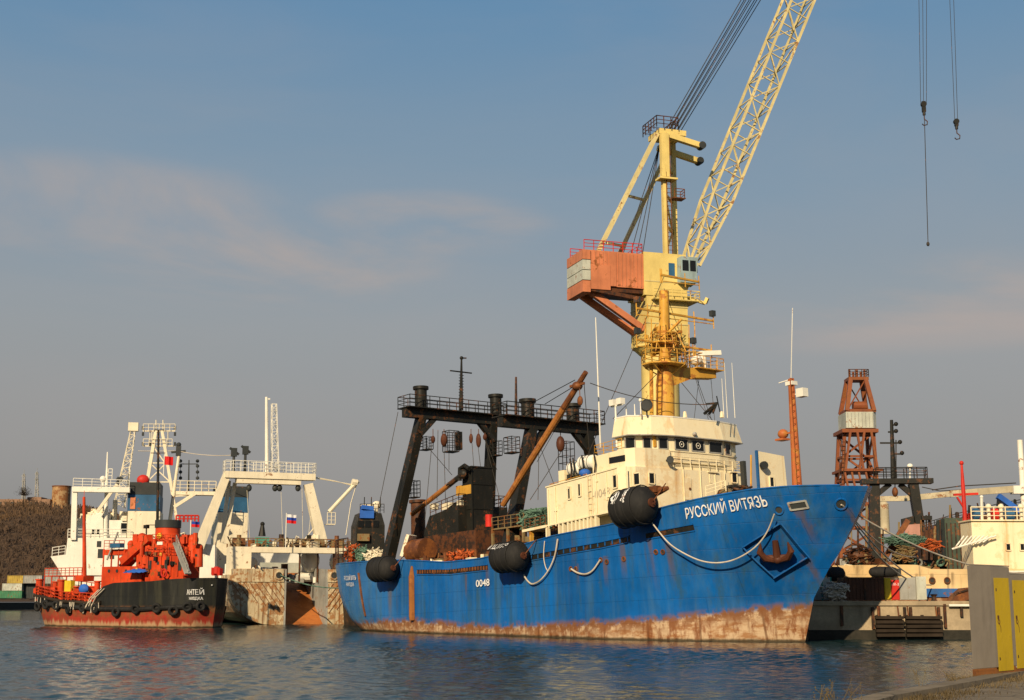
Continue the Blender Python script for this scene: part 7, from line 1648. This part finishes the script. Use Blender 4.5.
mb = MB(); p = s_(360,518,3.9); q = s_(374,510,3.9); mb.box(3.85,4.35,q.y,p.y,p.z,q.z); mb.cbox((4.1,(p.y+q.y)/2,q.z+.2),.8,1.5,.5,.2,.2,.1); mb.build('tarpaulin', M['bluepaint'], sb)
mb = MB()
for px in (364,371,380): mb.tube([s_(px,513,4.5),s_(px+.5,497,4.5)],.06,5)
mb.rail([s_(360,513,4.2),s_(384,513,4.2)],1.1,.7,.04); mb.build('roof_rail', M['dark'], sw)
mb = MB()
for px in (361,368,376): p = s_(px,524,3.95); mb.box(3.93,4.01,p.y-.35,p.y+.35,p.z-.4,p.z+.4)
mb.build('window', M['glass'], sw)

# ================================================================== FOREGROUND CABINETS
C0 = gz(997,678.5,1.5); C1 = gz(973.3,680.5,1.5)
M['cabgrey'] = paint('grey_cabinet_paint', (0.29,0.25,0.195), rust=.12, streak=.12, var=.12, scale=1.5, dirt=.3)
M['cabyellow'] = paint('yellow_door_paint', (0.62,0.43,0.015), rust=.10, streak=.12, var=.1, scale=1.5, dirt=.18)
ux = Vector((.66,.75,0)).normalized(); uy = (C1-C0); uy.z = 0; wdt = uy.length; uy.normalize(); nrm_f = Vector((ux.y,-ux.x,0))
def cabinet(o0, L_, w, h, lab, doorh, doorl, gap, door_open=0.0, foot=.22):
    t = thing('electrical_cabinet', tuple(o0), lab, 'cabinet', 'electrical cabinets on the near quay')
    mats = Matrix(((ux.x, uy.x, 0),(ux.y, uy.y, 0),(0,0,1)))
    def T(mb): mb.v = [tuple(mats@Vector(v)) for v in mb.v]; return mb
    mb = MB(); mb.box(0,L_,0,w,foot,h); b_ = T(mb).build('housing', M['cabgrey'], t); bv = b_.modifiers.new('bevel','BEVEL'); bv.width = .012; bv.segments = 2
    mb = MB(); mb.box(-.02,L_+.0,-.02,w+.02,h,h+.025); T(mb).build('lid', M['cabgrey'], t)
    mb = MB(); mb.box(.05,L_-.05,.06,w-.06,.0,foot-.04); mb.box(-.01,.04,0,w,foot-.05,foot); mb.box(.0,.06,-.01,.08,0,foot-.05); mb.box(.0,.06,w-.08,w+.01,0,foot-.05); T(mb).build('plinth', M['orangerust'], t)
    # door panel hinged slightly open on the quay side
    mb = MB(); th = .03; z0_ = doorh[0]; z1_ = doorh[1]; x0_, x1_ = doorl
    mb.add([(x0_,-.01-door_open,z0_),(x1_,-.02,z0_),(x1_,-.02-th,z0_),(x0_,-.01-door_open-th,z0_),(x0_,-.01-door_open,z1_),(x1_,-.02,z1_),(x1_,-.02-th,z1_),(x0_,-.01-door_open-th,z1_)],[(0,1,2,3),(7,6,5,4),(0,4,5,1),(1,5,6,2),(2,6,7,3),(3,7,4,0)])
    d = T(mb).build('door', M['cabyellow'], t); 
    bv = d.modifiers.new('bevel','BEVEL'); bv.width = .006; bv.segments = 2
    mb = MB(); zc = (z0_+z1_)/2+.05; mb.torus((x0_+.1,-.06-door_open,zc),(0,1,0),.045,.012,12,6); mb.box(x0_+.06,x0_+.14,-.05-door_open,-.03-door_open,zc+.05,zc+.13); mb.tube([(x0_+.1,-.07-door_open,zc-.03),(x0_+.16,-.08-door_open,zc-.12),(x0_+.24,-.06,zc-.26)],.008,5); T(mb).build('padlock', M['rust'], d)
    mb = MB()
    for z in (z0_+.25,z1_-.25): mb.cyl((x0_+.06,-.05-door_open,z-.03),(x0_+.06,-.05-door_open,z+.03),.018,8)
    T(mb).build('hinge', M['darkrust'], d)
    return t
hcab = at(980,566,C0.y).z-1.5
cabinet(C0, .98, wdt, hcab, 'nearer grey electrical cabinet with a yellow door, end panel facing the camera', (.14,hcab-.24), (.04,.86), 0, .06)
C2 = C0+ux*1.03+uy*.04
h2 = hcab-.16
cabinet(C2, 1.3, wdt-.08, h2, 'second electrical cabinet behind the first, its yellow door cut by the right edge', (.16,h2-.12), (.05,1.1), 0, .04)
mb = MB(); mb.add([tuple(C0-ux*.35-uy*.3-nrm_f*0+Vector((0,0,-.02))), tuple(C0+ux*2.9-uy*.3+Vector((0,0,-.02))), tuple(C0+ux*2.9+uy*1.1+Vector((0,0,-.02))), tuple(C0-ux*.35+uy*1.0+Vector((0,0,-.02)))]+[tuple(C0-ux*.3-uy*.25+Vector((0,0,.06))), tuple(C0+ux*2.9-uy*.25+Vector((0,0,.06))), tuple(C0+ux*2.9+uy*1.05+Vector((0,0,.06))), tuple(C0-ux*.3+uy*.95+Vector((0,0,.06)))],
   [(4,5,6,7),(0,1,5,4),(1,2,6,5),(2,3,7,6),(3,0,4,7)]); struct(mb.build('cabinet_footing', M['dryground'])) 
# dry weeds along the quay edge
M['drygrass'] = paint('dry_grass', (0.17,0.125,0.06), rust=0, streak=0, var=.5, rough=1, bump=0)
rnd = random.Random(77); mb = MB()
def blade(p, h, lean, w=.006):
    a = rnd.uniform(0,6.28); d = Vector((math.cos(a),math.sin(a),0))*lean; s_ = Vector((math.cos(a+1.5),math.sin(a+1.5),0))*w
    q = [p, p+Vector((0,0,h*.5))+d*.3, p+Vector((0,0,h))+d]; mb.add([q[0]-s_,q[0]+s_,q[1]+s_*.7,q[1]-s_*.7,q[2]], [(0,1,2,3),(3,2,4)])
def onedge(t):
    n_ = len(edge)-1; i = min(n_-1, int(t*n_)); f_ = t*n_-i; return Vector((edge[i][0]+(edge[i+1][0]-edge[i][0])*f_, edge[i][1]+(edge[i+1][1]-edge[i][1])*f_, 1.5))
cl = [rnd.random() for _ in range(70)]
for k in range(3000):
    p = onedge(.3+.5*min(1,max(0,rnd.choice(cl)+rnd.gauss(0,.008))))+Vector((abs(rnd.gauss(0,.4))+.45, -abs(rnd.gauss(0,.3)), 0)); blade(p, rnd.uniform(.02,.10), rnd.uniform(.02,.1))
for k in range(900):
    p = C0+uy*rnd.uniform(-.9,1.6)-ux*rnd.uniform(.05,.7); p.z = 1.5; blade(p, rnd.uniform(.03,.14), .06)
struct(mb.build('dry_grass', M['drygrass']), 'stuff')
def weed(px, pyb, pyt, lab, n, spread):
    b = gz(px, pyb, 1.5); h = at(px, pyt, b.y).z-1.5; global mb
    t = thing('dry_weed', tuple(b), lab, 'weed', 'dry weeds on the quay edge'); mb = MB(); mh = MB()
    for k in range(n):
        a = rnd.uniform(0,6.28); d = Vector((math.cos(a),math.sin(a),0))*rnd.uniform(.1,spread); hh_ = h*rnd.uniform(.55,1); tip = d+Vector((0,0,hh_)); mb.tube([Vector((d.x*.1,d.y*.1,-.05)), d*.4+Vector((0,0,hh_*.5)), tip], [.006,.004,.003], 4)
        for q in range(7): c = tip-Vector((0,0,q*.035))+Vector((rnd.uniform(-.02,.02),rnd.uniform(-.02,.02),0)); mh.cbox(c,.011,.011,.02,rnd.uniform(0,3))
        for q in range(3): c = (d*.4+Vector((0,0,hh_*.5))).lerp(tip, rnd.random()); mb.tube([c, c+Vector((rnd.uniform(-.12,.12),rnd.uniform(-.12,.12),.1))],.003,3)
    mb.build('stem', M['drygrass'], t); mh.build('seed_head', M['drygrass'], t)
weed(838, 718, 676, 'tall seeding dry weed clump at the bottom edge nearest the open water', 8, .35)
weed(818, 722, 682, 'leftmost dry weed clump at the bottom of the picture', 4, .25)
weed(921, 692, 669, 'single tall thin dry weed halfway along the quay edge', 3, .10)
weed(952, 686, 672, 'low dry weed beside the foot of the grey cabinet', 7, .22)

# ------------------------------------------------------------------ give every loose repeat a part of its own
SPLIT = ('window','seed_head','hanging_block','navigation_lamp','running_rigging','house_rail','deck_rail','davit','deck_machinery','trawl_winch','winch_platform_gear','ventilator','insulator_mast','side_opening','cargo_post','work_cage','roof_gear','stay_wire','pendant_wire','luffing_wire','vent_pipe','window_hood','deck_strut','platform_post','winch_hood','stanchion','mast_lamp','cab_window','emblem_dot','folded_davit','roof_rail','slipway_wall','casing_gear','mast_yard','folded','cabin_rib','floodlight','deck','plating_seam','seed_head_x','lifebuoy_rack','sheave','tail_brace','tower_leg','back_stay','stay_tie','boom_foot','boom_wire','deck_gear','deck_fittings','platform_rail','deck_hose','hinge','chain','hanging_lashing')
def split_loose(o, cap=40):
    me = o.data; nv = len(me.vertices); par = list(range(nv))
    def find(a):
        while par[a] != a: par[a] = par[par[a]]; a = par[a]
        return a
    for p in me.polygons:
        vs = p.vertices; r = find(vs[0])
        for v in vs[1:]:
            q = find(v)
            if q != r: par[q] = r
    comp = {}
    for p in me.polygons: comp.setdefault(find(p.vertices[0]), []).append(p.index)
    if len(comp) < 2: return
    boxes = []
    for r, ps in comp.items():
        lo = [1e9]*3; hi = [-1e9]*3
        for pi in ps:
            for v in me.polygons[pi].vertices:
                c = me.vertices[v].co
                for k in range(3): lo[k] = min(lo[k], c[k]); hi[k] = max(hi[k], c[k])
        boxes.append([lo, hi, ps])
    n = len(boxes); g = list(range(n))
    def fg(a):
        while g[a] != a: a = g[a]
        return a
    for i in range(n):
        for j in range(i):
            a, b = boxes[i], boxes[j]
            if all(a[0][k]-.06 <= b[1][k] and b[0][k]-.06 <= a[1][k] for k in range(3)):
                x, y = fg(i), fg(j)
                if x != y: g[x] = y
    cl = {}
    for i in range(n): cl.setdefault(fg(i), []).extend(boxes[i][2])
    if len(cl) < 2: return
    cl = sorted(cl.values(), key=len, reverse=True)
    if len(cl) > cap: cl = cl[:cap-1]+[sum(cl[cap-1:], [])]
    smooth = len(me.polygons) > 0 and me.polygons[0].use_smooth
    base = o.name.split('.')[0]; made = []
    for ps in cl:
        idx = {}; vv = []; ff = []; mi = []
        for pi in ps:
            p = me.polygons[pi]; f = []
            for v in p.vertices:
                if v not in idx: idx[v] = len(vv); vv.append(tuple(me.vertices[v].co))
                f.append(idx[v])
            ff.append(f); mi.append(p.material_index)
        m2 = bpy.data.meshes.new(base); m2.from_pydata(vv, [], ff)
        for m in me.materials: m2.materials.append(m)
        m2.polygons.foreach_set('material_index', mi); m2.update()
        if smooth: m2.shade_smooth(); m2.set_sharp_from_angle(angle=rad(35))
        made.append(m2)
    o.data = made[0]
    for m2 in made[1:]:
        c = bpy.data.objects.new(base, m2); COL.objects.link(c); c.parent = o.parent; c.matrix_parent_inverse = o.matrix_parent_inverse.copy(); c.location = o.location; c.rotation_euler = o.rotation_euler
for o in list(COL.objects):
    if o.type == 'MESH' and o.parent and o.name.split('.')[0] in SPLIT: split_loose(o)
